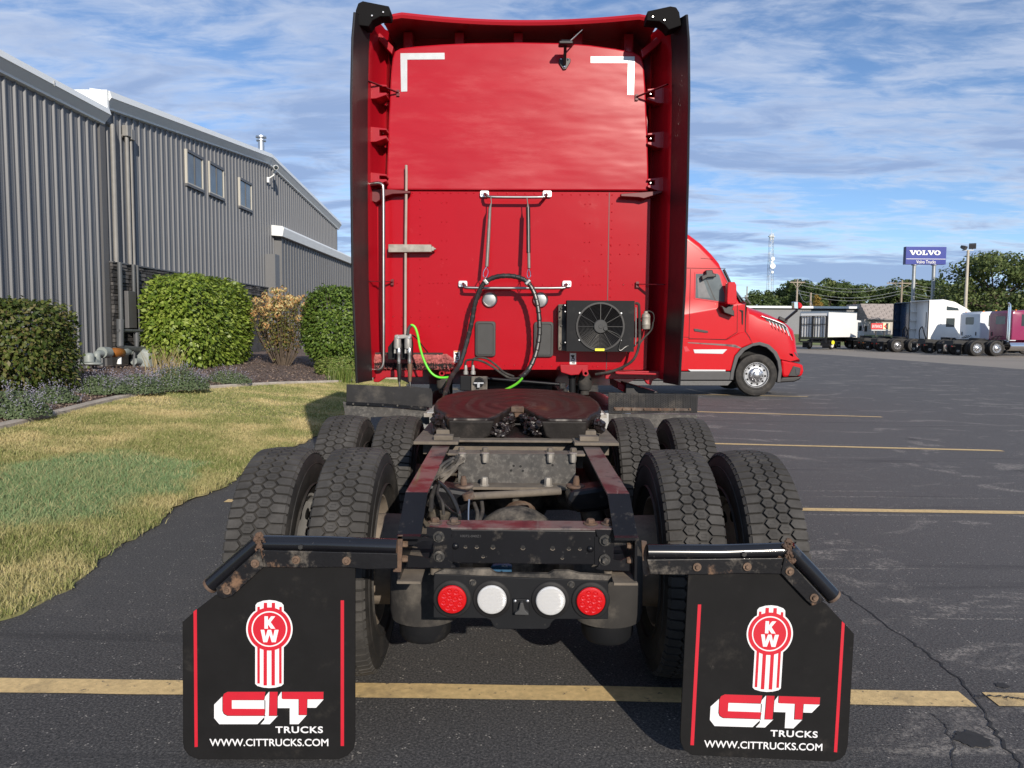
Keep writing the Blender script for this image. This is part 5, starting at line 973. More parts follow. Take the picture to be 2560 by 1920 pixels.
# hangers
for k, tb_, ang, pl, pl2, bolts, flange in (
    ('z7', [(1440, 168), (1000, 152), (600, 146), (560, 150)], [(575, 140), (420, 275), (262, 415)], [(590, 190), (1440, 212), (1440, 305), (1250, 310), (1100, 296), (830, 300), (600, 296)], [(575, 180), (600, 296), (400, 480), (345, 495), (310, 480), (300, 430)], ((805, 250), (1122, 256), (548, 273), (372, 440)), [(1440, 100), (1475, 95), (1465, 330), (1412, 328), (1440, 200)]),
    ('z8', [(850, 202), (1300, 204), (1700, 192), (1745, 186)], [(1735, 178), (1880, 330), (2020, 482)], [(850, 250), (1700, 240), (1690, 340), (1400, 336), (1250, 344), (870, 342)], [(1715, 230), (1690, 335), (1850, 505), (1890, 540), (1935, 525), (1965, 505)], ((1163, 295), (1478, 293), (1745, 322), (1898, 488)), [(812, 130), (848, 135), (850, 260), (875, 340), (838, 355), (826, 340)])):
    o = tubep('flap_hanger', k, [(x, y, 2.69) for x, y in tb_], 0.0285, 'gloss_black', seg=20)
    mb = MB(); mb.tube([W(k, x, y, 2.685) for x, y in ang], 0.0285, 20); mb.build('angled_tube', 'gloss_black', o, smooth=50)
    mb = MB(); e = W(k, *ang[-1], 2.685); d = (W(k, *ang[-1], 2.685)-W(k, *ang[-2], 2.685)).normalized(); mb.lathe([(0.0295, -0.008), (0.0295, 0.002), (0.022, 0.0035), (0, 0.003)], e, d, 18); mb.build('tube_end', 'rust_steel', o, smooth=30)
    plate('hanger_plate', k, pl, 2.652, 0.008, 'rust_paint', o, bevel=0.002); plate('hanger_plate', k, pl2, 2.650, 0.008, 'rust_paint', o, bevel=0.002)
    plate('end_flange', k, flange, 2.70, 0.012, 'rust_steel', o, bevel=0.003)
    for x, y in bolts: bolt('bolt', W(k, x, y, 2.649), 0.0085, 'bolt_rust', o, washer=0.015, h=0.010)
    random.seed(2); j = W(k, *ang[0], 2.665); mb = MB()
    for i in range(60): mb.ball((j.x+random.gauss(0, .008), 2.662+random.uniform(-.008, .012), j.z+random.uniform(-.05, .03)), random.uniform(.003, .007), 6, 4, (1.2, .6, 1.4))
    mb.v = [(x+random.gauss(0, .0015), y+random.gauss(0, .0015), z+random.gauss(0, .0015)) for x, y, z in mb.v]; mb.build('weld', 'rust_steel', o)
    x_, y_ = (835, 168) if k == 'z7' else (1455, 213); bolt('bolt', W(k, x_, y_, 2.66), 0.010, 'bolt_black', o, h=0.01)
# ------------------------------------------------------------------ wash brush standing behind the pipe
B0 = W('z2', 420, 1130, 5.93)
wb = thing('wash_brush', 'long handled wash brush with pink bristles hung against the back of the red sleeper', 'brush', tuple(B0))
tubep('handle', 'z2', [(416, 960, 5.95), (418, 470, 5.95), (423, 0, 5.95), (422, -65, 5.95)], 0.0105, 'pole_wood', wb)
plate('block', 'a3', [(545, 800), (860, 808), (1090, 815), (1112, 845), (1095, 888), (545, 880)], 5.90, 0.07, 'block_wood', wb, bevel=0.008)
mb = MB(); A_, B_ = W('a3', 330, 715, 5.93), W('a3', 1240, 725, 5.93); mb.bx(A_.x, B_.x, 5.90, 5.99, A_.z-0.012, A_.z+0.004); mb.build('brush_head', 'bristle_black', wb, bevel=0.006)
def bristles(name, m, z_top, z_bot, n, spread, x0, x1):
    v = []; f = []
    for i in range(n):
        x = random.uniform(x0, x1); e = 0.0
        if x < x0+0.05: e = -(x0+0.05-x)*random.uniform(0, 1.4)
        if x > x1-0.05: e = (x-x1+0.05)*random.uniform(0, 1.4)
        y = random.uniform(5.90, 5.985); a = Vector((x, y, z_top+random.uniform(-.012, .0))); b = Vector((x+e+random.gauss(0, spread), y-0.03+random.gauss(0, spread)-0.02, z_bot+random.uniform(-.012, .03))); w = 0.0016
        k = len(v); v += [tuple(a+Vector((-w, 0, 0))), tuple(a+Vector((w, 0, 0))), tuple(b+Vector((w, 0, 0))), tuple(b+Vector((-w, 0, 0)))]; f.append((k, k+1, k+2, k+3))
    put(name, big_mesh(name, np.array(v), np.array(f)), m, wb, kind='stuff')
zt_, zm_, zb_ = W('a3', 700, 725, 5.93).z, W('a3', 700, 805, 5.93).z, W('a3', 700, 880, 5.93).z
bristles('bristles', 'bristle_pink', zt_, zm_-0.012, 7000, 0.008, A_.x-0.02, B_.x+0.03); bristles('bristles', 'bristle_black', zm_+0.01, zb_-0.005, 4500, 0.008, A_.x-0.03, B_.x+0.035); bristles('bristles', 'bristle_pink', zm_-0.01, zb_-0.012, 1600, 0.008, A_.x-0.03, B_.x+0.035)
# the aluminium pole holder on the panel
ph = plate('pole_holder', 'z2', [(314, 410), (572, 412), (574, 456), (314, 458)], 5.925, 0.08, 'alu_dusty', bevel=0.003)
plate('thumb_screw', 'z2', [(572, 424), (586, 424), (590, 432), (600, 434), (600, 440), (590, 442), (586, 450), (572, 450)], 5.94, 0.03, 'alu_dusty', ph, bevel=0.003)
# ------------------------------------------------------------------ the other red tractor, side on
YV = 18.2
V = thing('semi_truck', 'bright red sleeper tractor with chrome front wheel seen side on across the parking lines', 'truck', (1.5, 19.4, 0))
def vp(pts, Y=YV): return [(W('a2', x, y, Y).x, W('a2', x, y, Y).z) for x, y in pts]
def inset(poly, wts, d):
    n = len(poly); ar = sum(poly[i][0]*poly[(i+1) % n][1]-poly[(i+1) % n][0]*poly[i][1] for i in range(n)); sg = 1 if ar > 0 else -1; out_ = []
    for i in range(n):
        a, b, c = Vector(poly[i-1]), Vector(poly[i]), Vector(poly[(i+1) % n]); t = ((b-a).normalized()+(c-b).normalized())
        t = t.normalized() if t.length > 1e-6 else (c-b).normalized(); nrm = Vector((-t.y, t.x))*sg; q = b+nrm*d*wts[i]; out_.append((q.x, q.y))
    return out_
def shell(name, pts, wts, m, stations, smooth=35, parent=V):
    poly = vp(pts); mb = MB(); rows = []
    for Y, d in stations: rows.append([(x, Y, z) for x, z in inset(poly, wts, d)])
    mb.loft(rows); return mb.build(name, m, parent, smooth=smooth)
def vplate(name, pts, Y, th, m, bevel=0.0, parent=V): return plate(name, 'a2', pts, Y, th, m, parent, bevel)
cabp = [(-1050, 1115), (-1050, 300), (-1010, 180), (-900, 110), (-600, 82), (-300, 76), (0, 78), (90, 88), (150, 105), (250, 165), (350, 240), (450, 340), (515, 420), (535, 478), (610, 630), (690, 775), (740, 800), (740, 1115)]
shell('cab', cabp, [0, .2, .6, 1, 1, 1, 1, 1, 1, 1, 1, 1, .9, .5, .4, .3, 0, 0], 'bright_red', ((18.24, 0.16), (18.25, 0.09), (18.29, 0.04), (18.38, 0.01), (18.6, 0.0), (20.2, 0.0), (20.42, 0.01), (20.51, 0.04), (20.55, 0.09), (20.56, 0.16)))
shell('windscreen', [(528, 482), (566, 478), (620, 545), (700, 665), (788, 792), (700, 785)], [0, 1, 1, 1, 1, 0], 'window_glass', ((18.36, 0.16), (18.42, 0.06), (18.6, 0.0), (20.2, 0.0), (20.38, 0.06), (20.44, 0.16)))
tubep('windscreen_pillar', 'a2', [(538, 482, 18.24), (612, 632, 18.24), (694, 775, 18.24)], 0.03, 'black_plastic', V, seg=8)
hood = [(738, 802), (788, 795), (900, 830), (1010, 872), (1110, 920), (1180, 964), (1228, 1015), (1248, 1100), (1260, 1230), (1262, 1335), (1150, 1312), (1048, 1290), (1020, 1225), (950, 1160), (870, 1136), (800, 1150), (768, 1092), (735, 1040)]
shell('bonnet', hood, [.2, .8, 1, 1, 1, 1, 1, .9, .8, .5, 0, 0, 0, 0, 0, 0, 0, 0], 'bright_red', ((18.25, 0.30), (18.27, 0.22), (18.34, 0.14), (18.50, 0.07), (18.8, 0.025), (19.2, 0.0), (19.6, 0.0), (20.0, 0.025), (20.3, 0.07), (20.46, 0.14), (20.53, 0.22), (20.55, 0.30)))
vplate('fender', [(215, 1112), (560, 1118), (680, 1052), (735, 1042), (768, 1092), (802, 1150), (700, 1192), (640, 1262), (604, 1400), (-600, 1400), (-600, 1112)], 18.19, 0.4, 'bright_red', 0.03)
vplate('fender_crease', [(215, 1138), (640, 1160), (700, 1188), (690, 1194), (560, 1172), (215, 1146)], 18.185, 0.01, 'maroon_paint')
arch_o = [(592, 1480), (604, 1400), (640, 1262), (700, 1194), (800, 1150), (870, 1136), (950, 1160), (1020, 1225), (1050, 1290), (1066, 1390), (1052, 1500)]
arch_i = [(1020, 1500), (1034, 1390), (1022, 1310), (985, 1240), (925, 1186), (860, 1166), (800, 1176), (730, 1215), (672, 1285), (636, 1400), (625, 1480)]
vplate('arch_trim', arch_o+arch_i, 18.165, 0.12, 'grey_trim', 0.012)
vplate('wheel_well', [(630, 1480), (640, 1380), (700, 1250), (800, 1180), (880, 1172), (960, 1210), (1015, 1290), (1030, 1400), (1015, 1500)], 18.55, 0.05, 'dark_void')
vplate('skirt', [(-600, 1402), (600, 1405), (622, 1482), (-600, 1482)], 18.18, 0.3, 'grey_trim', 0.02)
vplate('step', [(-600, 1488), (615, 1488), (575, 1530), (-600, 1528)], 18.12, 0.5, 'step_grey', 0.01)
vplate('step_edge', [(215, 1384), (555, 1387), (556, 1402), (240, 1402)], 18.17, 0.03, 'silver_trim', 0.004)
bp_ = vplate('bumper', [(1056, 1296), (1150, 1316), (1256, 1340), (1264, 1400), (1246, 1446), (1150, 1450), (1072, 1456), (1060, 1400)], 18.24, 2.28, 'bright_red', 0.05)
vplate('air_dam', [(1020, 1505), (1062, 1456), (1246, 1448), (1226, 1475), (1180, 1496)], 18.26, 2.24, 'black_plastic', 0.03)
vplate('fog_lamp_recess', [(1120, 1444), (1165, 1352), (1235, 1370), (1226, 1432), (1195, 1446)], 18.232, 0.05, 'black_plastic', 0.01); vplate('fog_lamp', [(1186, 1378), (1228, 1374), (1222, 1424), (1190, 1432)], 18.224, 0.05, 'headlight', 0.01)
vplate('headlight', [(1082, 1158), (1140, 1190), (1195, 1240), (1226, 1296), (1170, 1276), (1118, 1238)], 18.262, 0.1, 'headlight', 0.01); vplate('turn_signal', [(1120, 1238), (1160, 1240), (1172, 1274), (1140, 1262)], 18.25, 0.05, 'amber', 0.006)
gv = vplate('side_grille', [(908, 922), (1000, 955), (1075, 988), (1102, 1020), (1142, 1112), (1050, 1066), (955, 1002)], 18.262, 0.08, 'black_plastic', 0.006)
for i in range(6): x = 945+i*30; vplate('grille_slat', [(x, 945+i*11), (x+8, 948+i*11), (x+38, 1018+i*13), (x+30, 1014+i*13)], 18.25, 0.02, 'silver_trim', parent=gv)
mb = MB(); mb.tube([W('a2', x, y, 18.255) for x, y in ((880, 903), (1000, 945), (1078, 978), (1110, 1012), (1155, 1122))], [0.012, 0.02, 0.02, 0.016, 0.008], 8); mb.build('grille_trim', 'silver_trim', V, smooth=50)
# door lines and fittings
for pts in ([(237, 478), (241, 478), (228, 1122), (223, 1122)], [(140, 466), (556, 472), (556, 476), (140, 471)], [(660, 800), (664, 800), (662, 1048), (658, 1048)], [(225, 1102), (556, 1112), (660, 1046), (662, 1050), (558, 1117), (225, 1107)], [(732, 800), (742, 800), (737, 1040), (772, 1090), (804, 1160), (796, 1162), (764, 1096), (729, 1043)], [(100, 1086), (226, 1092), (226, 1096), (100, 1090)], [(330, 378), (440, 388), (440, 391), (330, 382)]):
    vplate('panel_gap', pts, 18.236 if pts[0][0] != 225 else 18.186, 0.004, 'dark_void')
fr = vplate('window_frame', [(276, 508), (484, 508), (512, 528), (585, 795), (272, 748)], 18.232, 0.02, 'red_print', 0.006); vplate('side_window', [(288, 522), (480, 520), (500, 536), (566, 778), (284, 738)], 18.226, 0.01, 'window_glass'); vplate('seat', [(300, 560), (340, 540), (400, 700), (420, 738), (310, 736)], 18.2245, 0.001, 'seat_grey'); vplate('quarter_light_bar', [(380, 575), (388, 573), (440, 700), (470, 762), (455, 760)], 18.2245, 0.001, 'black_plastic')
vplate('camera_arm', [(376, 488), (440, 486), (445, 515), (470, 520), (472, 550), (395, 556), (345, 585), (336, 540), (378, 525)], 18.10, 0.12, 'black_plastic', 0.02)
vplate('door_mirror', [(585, 596), (640, 594), (654, 622), (658, 780), (640, 796), (572, 796), (568, 770), (576, 605)], 17.88, 0.22, 'bright_red', 0.05); vplate('mirror_foot', [(516, 806), (560, 830), (596, 800), (632, 800), (618, 846), (634, 850), (636, 906), (545, 872)], 18.02, 0.21, 'black_plastic', 0.015)
vplate('door_handle', [(268, 1016), (300, 1018), (396, 1036), (398, 1052), (380, 1054), (275, 1040)], 18.222, 0.02, 'black_plastic', 0.006); vplate('air_intake', [(678, 846), (716, 852), (712, 980), (702, 975), (700, 868)], 18.228, 0.02, 'dark_void')
vplate('reflector_band', [(264, 1204), (572, 1202), (530, 1244), (275, 1238)], 18.182, 0.012, 'silver_trim', 0.004); vplate('latch', [(176, 1178), (205, 1176), (236, 1218), (190, 1226)], 18.184, 0.008, 'red_print', 0.003)
vplate('vent', [(98, 1278), (124, 1278), (122, 1382), (98, 1382)], 18.18, 0.02, 'black_plastic', 0.004)
mb = MB(); mb.bar(W('a2', 1085, 945, 18.5), W('a2', 1205, 845, 18.3), 0.05, 0.09, (0, 1, 0)); mb.box(W('a2', 1070, 935, 18.5), (0.22, 0.1, 0.08), Matrix.Rotation(R(25), 3, 'Y')); mb.build('mirror_arm', 'black_plastic', V, bevel=0.015)
vplate('bonnet_mirror', [(1210, 774), (1240, 785), (1254, 815), (1244, 830), (1212, 836)], 18.2, 0.2, 'bright_red', 0.03); vplate('mirror_glass', [(1170, 774), (1210, 772), (1212, 838), (1172, 834)], 18.22, 0.16, 'chrome', 0.01)
vplate('wiper', [(700, 735), (745, 730), (788, 792), (775, 794), (735, 742), (705, 742)], 18.5, 0.05, 'black_plastic')
wc = W('a2', 835, 1392, 18.2); sc_ = 0.515*1.0
wv = wheel(V, (wc.x, 18.32, 0.52), 1, RIM_F, HOL_F, 'alu_wheel', tread=False); wv.rotation_euler = (0.2, 0, R(-90))
wv = wheel(V, (wc.x, 20.4, 0.52), 1, RIM_F, HOL_F, 'alu_wheel', tread=False); wv.rotation_euler = (0.2, 0, R(90))
for dx in (4.9, 6.22):
    for y, rz in ((18.35, -90), (20.4, 90)): wv = wheel(V, (wc.x-dx, y, 0.515), 1, RIM_F, HOL_F, 'alu_wheel', tread=False); wv.rotation_euler = (0.4, 0, R(rz))
mb = MB(); mb.bx(wc.x-7.0, wc.x+0.6, 18.95, 19.03, 0.72, 0.98); mb.bx(wc.x-7.0, wc.x+0.6, 19.75, 19.83, 0.72, 0.98); mb.bx(wc.x-0.6, wc.x+0.5, 19.0, 19.8, 0.4, 1.2); mb.build('frame', 'chassis_far', V)
# ------------------------------------------------------------------ tractors parked in a row across the lot
def far_wheel(parent, x, y, out, m='alu_wheel'):
    w = wheel(parent, (x, y, 0.515), 1, RIM_F, HOL_F, m, tread=False); w.rotation_euler = (0.3*x, 0, R(90 if out > 0 else -90)); return w
def tractor(label, paint, sleeper, back, loc, heading, group, stack=False):
    """x forward, y left, origin on the ground between the rear axles"""
    t = thing('semi_truck', label, 'truck', (0, 0, 0), group)
    mb = MB(); [mb.bx(-1.75, back+4.6, s*0.43-0.04, s*0.43+0.04, 0.72, 0.98) for s in (-1, 1)]; mb.bx(-1.8, -1.72, -0.45, 0.45, 0.70, 0.98); mb.bx(-0.2, 0.2, -0.43, 0.43, 0.5, 0.95); mb.build('frame', 'chassis_far', t)
    mb = MB(); mb.lathe([(0.0, 0.98), (0.46, 0.98), (0.48, 1.10), (0.44, 1.14), (0, 1.14)], (0.1, 0, 0), (0.06, 0, 1), 24); mb.build('fifth_wheel', 'chassis_far', t)
    for y in (-1, 1):
        mb = MB(); mb.bx(-1.76, -1.74, y*0.62, y*1.2, 0.10, 0.72); fl = mb.build('mud_flap', 'flap_rubber', t); mb = MB(); mb.cyl((-1.74, y*0.45, 0.76), (-1.74, y*1.22, 0.76), 0.035); mb.build('flap_hanger', 'chassis_far', t)
        text_on('lettering', 'CIT', 0.2, 'plate_white', fl, (-1.76, y*0.91, 0.32), (0, -1, 0), (0, 0, 1), width=0.28, height=0.12, lift=0.004)
        mb = MB(); mb.bx(-1.80, -1.77, y*0.25, y*0.34, 0.58, 0.66); mb.build('tail_light', 'red_lens', t)
        for x in (-0.66, 0.66):
            w = far_wheel(t, x, y*1.07, y); 
            mb = MB(); mb.lathe([(0.29, -0.12), (0.46, -0.13), (0.505, -0.1), (0.505, 0.1), (0.46, 0.13), (0.29, 0.12)], (x, y*0.74, 0.515), (0, 1, 0), 40); mb.build('inner_tyre', 'tyre_side', t, smooth=40)
        far_wheel(t, back+3.4, y*1.02, y); mb = MB(); mb.lathe([(0, 0), (0.27, 0), (0.31, 0.03), (0.31, 1.35), (0.27, 1.38), (0, 1.38)], (back-0.1, y*0.86, 0.66), (1, 0, 0), 28); mb.build('fuel_tank', 'chrome', t, smooth=30)
    hw = 1.06; rows = []
    if sleeper:
        prof = [(back+0.25, 1.0), (back+0.25, 3.85), (back+0.9, 3.95), (back+1.8, 3.78), (back+2.8, 3.3), (back+3.3, 2.95), (back+4.0, 2.15), (back+4.0, 1.0)]; hw = 1.15
    else:
        prof = [(back, 1.05), (back, 2.78), (back+0.10, 2.92), (back+0.9, 2.98), (back+1.4, 2.9), (back+1.95, 2.15), (back+1.95, 1.05)]
    mb = MB(); n = len(prof); cx = sum(p[0] for p in prof)/n
    for y, ins in ((-hw, 0.10), (-hw+0.03, 0.03), (-hw+0.12, 0), (hw-0.12, 0), (hw-0.03, 0.03), (hw, 0.10)): rows.append([(x+(ins if x < cx else -ins)*0.6, y, z-(ins if z > 1.5 else 0)) for x, z in prof])
    mb.loft(rows); cab = mb.build('cab', paint, t, smooth=30)
    fx = back+(4.0 if sleeper else 1.95); mb = MB(); rows = []
    for x, w_, z1_ in ((fx-0.05, 0.98, 2.14), (fx+0.8, 0.95, 2.02), (fx+1.6, 0.9, 1.85), (fx+1.85, 0.82, 1.7)): rows.append([(x, a*w_, z) for a, z in ((-1, 0.6), (-1, z1_-0.25), (-0.75, z1_), (0.75, z1_), (1, z1_-0.25), (1, 0.6))])
    mb.loft(rows); mb.build('bonnet', paint, t, smooth=40)
    mb = MB(); mb.bx(fx+1.82, fx+1.88, -0.55, 0.55, 0.8, 1.65); mb.build('grille', 'chrome', t)
    if sleeper:
        for s in (-1, 1):
            mb = MB(); rows = [[(back-0.25, s*1.21+o, z), (back-0.25, s*1.19+o, z), (back+0.4, s*1.13, z), (back+1.2, s*1.152, z), (back+0.6, s*1.22+o, z)] for z, o in ((0.95, 0), (3.0, 0), (3.7, -s*0.02), (3.85, -s*0.05))]; mb.loft(rows); mb.build('side_fairing', paint, t, smooth=30)
            mb = MB(); mb.bx(back-0.28, back-0.245, s*1.14, s*1.225, 0.95, 3.84); mb.build('rubber_edge', 'black_plastic', t)
            mb = MB(); mb.bx(back+0.95, back+1.85, s*1.146, s*1.156, 1.9, 2.55); mb.build('sleeper_window', 'glass_dark', t, bevel=0.002); mb = MB(); mb.prism([(back+1.0, 3.12), (back+2.15, 3.12), (back+2.05, 3.30), (back+1.0, 3.46)], (0, s*1.140, 0), (1, 0, 0), (0, 0, 1), (0, s*0.016, 0)); mb.build('sleeper_window', 'glass_dark', t)
            for z in (1.7, 2.35, 3.0): mb = MB(); mb.bx(back-0.2, back+0.25, s*1.0, s*1.17, z, z+0.1); mb.build('gusset', paint, t)
        mb = MB(); mb.bx(back-0.2, back+0.9, -1.14, 1.14, 3.83, 3.88); mb.build('roof_lip', paint, t)
        mb = MB(); mb.tube([(back+0.2, -0.3, 1.0), (back+0.05, -0.25, 1.5), (back+0.05, 0.0, 1.9), (back+0.05, 0.3, 1.6), (back+0.1, 0.35, 1.0)], 0.04, 8, smooth=4); mb.build('hose_loop', 'hose_black', t, smooth=60)
        mb = MB(); mb.bx(back+0.24, back+0.30, -0.2, -0.12, 1.9, 3.0); mb.build('ladder_pole', 'black_plastic', t)
    else:
        mb = MB(); mb.prism(rrect(0.86, 0.52, 0.08), (back-0.004, 0, 2.32), (0, 1, 0), (0, 0, 1), (0.02, 0, 0)); mb.build('rear_window', 'window_glass', t)
        mb = MB(); mb.prism(rrect(0.94, 0.60, 0.1), (back+0.006, 0, 2.32), (0, 1, 0), (0, 0, 1), (0.02, 0, 0)); mb.build('window_seal', 'black_rubber', t)
        for s in (-1, 1): mb = MB(); mb.prism([(back+0.62, 1.95), (back+1.62, 1.9), (back+1.3, 2.68), (back+0.62, 2.70)], (0, s*1.052, 0), (1, 0, 0), (0, 0, 1), (0, s*0.012, 0)); mb.build('door_window', 'glass_dark', t)
        mb = MB(); [mb.bx(back+0.3+i*0.28, back+0.4+i*0.28, -0.9+0.36*j, -0.85+0.36*j, 2.95, 2.995) for i, j in ((0, 0), (0, 5), (2, 2))]; mb.build('roof_marker', 'amber', t)
        mb = MB(); [mb.tube([(back-0.02, y, 1.3), (back-0.25, y+0.05, 1.15), (back-0.5, y*0.5, 1.1)], 0.02, 6, smooth=3) for y in (-0.25, 0.0, 0.25)]; mb.build('air_hoses', 'hose_black', t)
        mb = MB(); [mb.bx(back-0.03, back-0.002, y-0.04, y+0.04, 1.3, 1.55) for y in (-0.7, 0.75)]; mb.build('vent', 'black_plastic', t)
    if stack:
        for s in (-1,): mb = MB(); mb.tube([(back-0.16, s*0.98, 1.0), (back-0.16, s*0.98, 3.1), (back-0.16, s*0.98, 3.3), (back-0.26, s*0.98, 3.42)], [0.09, 0.09, 0.07, 0.06], 14); mb.build('exhaust_stack', 'chrome', t, smooth=40)
    t.location = loc; t.rotation_euler = (0, 0, R(90-heading)); return t
GR = 'tractors parked in a row across the lot'
tractor('magenta day cab tractor with chrome tank parked at the near end of the row', 'magenta_paint', False, 1.7, (30.2, 50.3, 0), 85, GR, True)
tractor('white day cab tractor parked between the magenta day cab and the white sleeper', 'silver_white', False, 1.7, (30.5, 54.2, 0), 85, GR)
tractor('white high roof sleeper tractor with dark side windows parked below the blue sign', 'white_paint', True, 1.9, (29.1, 58.3, 0), 85, GR)
tractor('dark navy blue high roof sleeper tractor parked beside the white sleeper', 'navy_paint', True, 1.9, (29.9, 62.3, 0), 84, GR)
tractor('black day cab tractor mostly hidden behind the navy sleeper', 'chassis_far', False, 3.6, (30.3, 66.4, 0), 85, GR)
tractor('pale day cab tractor with chrome stacks parked beyond the magenta day cab', 'silver_white', False, 1.7, (38.2, 57.0, 0), 85, GR, True)
# ------------------------------------------------------------------ white box truck
b = thing('box_truck', 'white box truck with black folded tail lift gate at its rear', 'truck')
mb = MB(); mb.bx(0, 4.9, -1.22, 1.22, 1.02, 3.12); box = mb.build('cargo_box', 'box_white', b, bevel=0.02)
mb = MB(); [mb.bx(-0.012, 4.912, s*1.222, s*1.21, 3.06, 3.14) for s in (-1, 1)]; [mb.bx(-0.02, 0.05, s*1.228, s*1.15, 1.0, 3.14) for s in (-1, 1)]; mb.bx(-0.02, 0.05, -1.15, 1.15, 3.0, 3.145); mb.build('box_trim', 'aluminium', box)
for i in range(10): mb = MB(); y = -1.08+i*0.24; mb.bx(-0.12, -0.09, y-0.02, y+0.02, 0.95, 2.75); mb.build('gate_bar', 'black_plastic', b)
mb = MB(); [mb.bx(-0.13, -0.085, -1.12, 1.12, z, z+0.06) for z in (0.93, 2.05, 2.72)]; [mb.bx(-0.2, -0.1, y-0.05, y+0.05, 0.6, 2.75) for y in (-1.15, 0.0, 1.15)]; mb.bx(-0.25, 0.0, -1.2, 1.2, 0.85, 0.93); mb.build('lift_gate', 'black_plastic', b)
mb = MB(); mb.bx(0.1, 6.3, -0.42, 0.42, 0.62, 0.95); mb.bx(-0.1, 0.05, -1.15, 1.15, 0.55, 0.68); mb.build('frame', 'chassis_far', b)
mb = MB(); rows = [[(x, y, z) for x, z in ((5.05, 0.75), (5.05, 2.35), (5.35, 2.5), (6.2, 2.45), (6.75, 1.55), (6.8, 0.7))] for y in (-1.0, 1.0)]; mb.loft(rows); cb = mb.build('cab', 'white_paint', b, bevel=0.06)
for s in (-1, 1):
    mb = MB(); mb.prism([(5.55, 1.55), (6.5, 1.55), (6.15, 2.3), (5.55, 2.3)], (0, s*0.995, 0), (1, 0, 0), (0, 0, 1), (0, s*0.012, 0)); mb.build('door_window', 'glass_dark', cb); mb = MB(); mb.bx(6.5, 6.58, s*1.15, s*1.35, 1.5, 2.0); mb.bar((6.5, s*1.0, 1.9), (6.54, s*1.2, 1.8), 0.03, 0.03); mb.build('door_mirror', 'black_plastic', cb)
    for x in (1.15, 5.6): w = far_wheel(b, x, s*0.98, s, 'white_paint'); w.scale = (0.76,)*3; w.location.z = 0.39
    mb = MB(); mb.bx(0.35, 0.37, s*0.6, s*1.15, 0.12, 0.62); mb.build('mud_flap', 'black_rubber', b)
mb = MB(); mb.bx(0.34, 0.42, -1.22, -0.45, 0.30, 0.78); o = mb.build('spare_panel', 'black_plastic', b); mb = MB(); mb.lathe([(0.17, 0), (0.17, 0.02), (0, 0.02)], (0, 0, 0), (0, -1, 0), 20); mb.v = [(1.5*q[0]+0.9, q[1]-1.235, q[2]+0.58) for q in mb.v]; mb.build('yellow_badge', 'yellow_label', b)
b.location = (25.0, 64.0, 0); b.rotation_euler = (0, 0, R(90-50))
# ------------------------------------------------------------------ grass bank, far buildings
mb = MB(); mb.loft([[(x, 81, -0.01), (x, 84, 0.1), (x, 92, 1.05), (x, 130, 1.3), (x, 400, 2.0)] for x in (-40, 0, 40, 90, 160, 300)], closed=False); structure(mb.build('grass_bank', 'field_grass'))
def box_at(name, k, x0, y0, x1, y1, Y, dep, m, parent, z0=None, bevel=0.0):
    a, c = W(k, x0, y0, Y), W(k, x1, y1, Y); mb = MB(); mb.bx(a.x, c.x, Y, Y+dep, c.z if z0 is None else z0, a.z); return mb.build(name, m, parent, bevel=bevel)
fb = thing('metal_building', 'long grey metal building with a white roof edge behind the box truck', 'building', (36, 96, 1.0))
wl_ = box_at('wall', 'a1', -420, 280, 722, 475, 96, 18, 'far_wall', fb, 0.9); box_at('roof', 'a1', -440, 245, 724, 274, 95.6, 19, 'fascia_white', fb); box_at('window', 'a1', 600, 312, 622, 326, 95.98, 0.05, 'glass_dark', fb)
for i in range(36): x = 100+i*17.3; box_at('wall_seam', 'a1', x, 282, x+1.2, 475, 95.97, 0.04, 'trim_dark', fb, 1.0)
box_at('garage_door', 'a1', 630, 400, 700, 474, 95.95, 0.06, 'siding_flat', fb, 1.0)
hb = thing('shop_building', 'low shop with a steep grey shingle roof beside the grey metal building', 'building', (47, 93, 1.0))
a, c = W('a1', 722, 385, 93), W('a1', 1400, 470, 93); mb = MB(); mb.bx(a.x-0.3, c.x, 93.2, 101, 0.9, a.z+0.1); mb.build('wall', 'far_wall_light', hb)
z0_, z1_ = W('a1', 722, 380, 92.8).z, W('a1', 722, 228, 95).z
mb = MB(); mb.loft([[(x, 92.8, z0_), (x, 95.2, z1_), (x, 99, z1_), (x, 101.4, z0_)] for x in (a.x, c.x)]); rf = mb.build('roof', 'shingle', hb)
sh = MB(); sh.box((0, 0, 0), (0.98, 0.05, 0.33)); shm = None; nrow = 9; ncol = int((c.x-a.x)/1.02)
for r_ in range(nrow):
    for q in range(min(ncol, 14)):
        t = (r_+0.5)/nrow; x = a.x+0.5+q*1.02+(0.5 if r_ % 2 else 0)
        if shm is None: o = sh.build('shingle', 'shingle', rf); shm = o.data
        else: o = put('shingle', shm, None, rf)
        o.location = (x, 92.8+2.4*t-0.03, z0_+(z1_-z0_)*t+random.uniform(-.01, .02)); o.rotation_euler = (math.atan2(-2.4, z1_-z0_)+0.05, 0, 0)
box_at('dark_eave', 'a1', 722, 372, 1400, 388, 92.75, 0.2, 'trim_dark', hb)
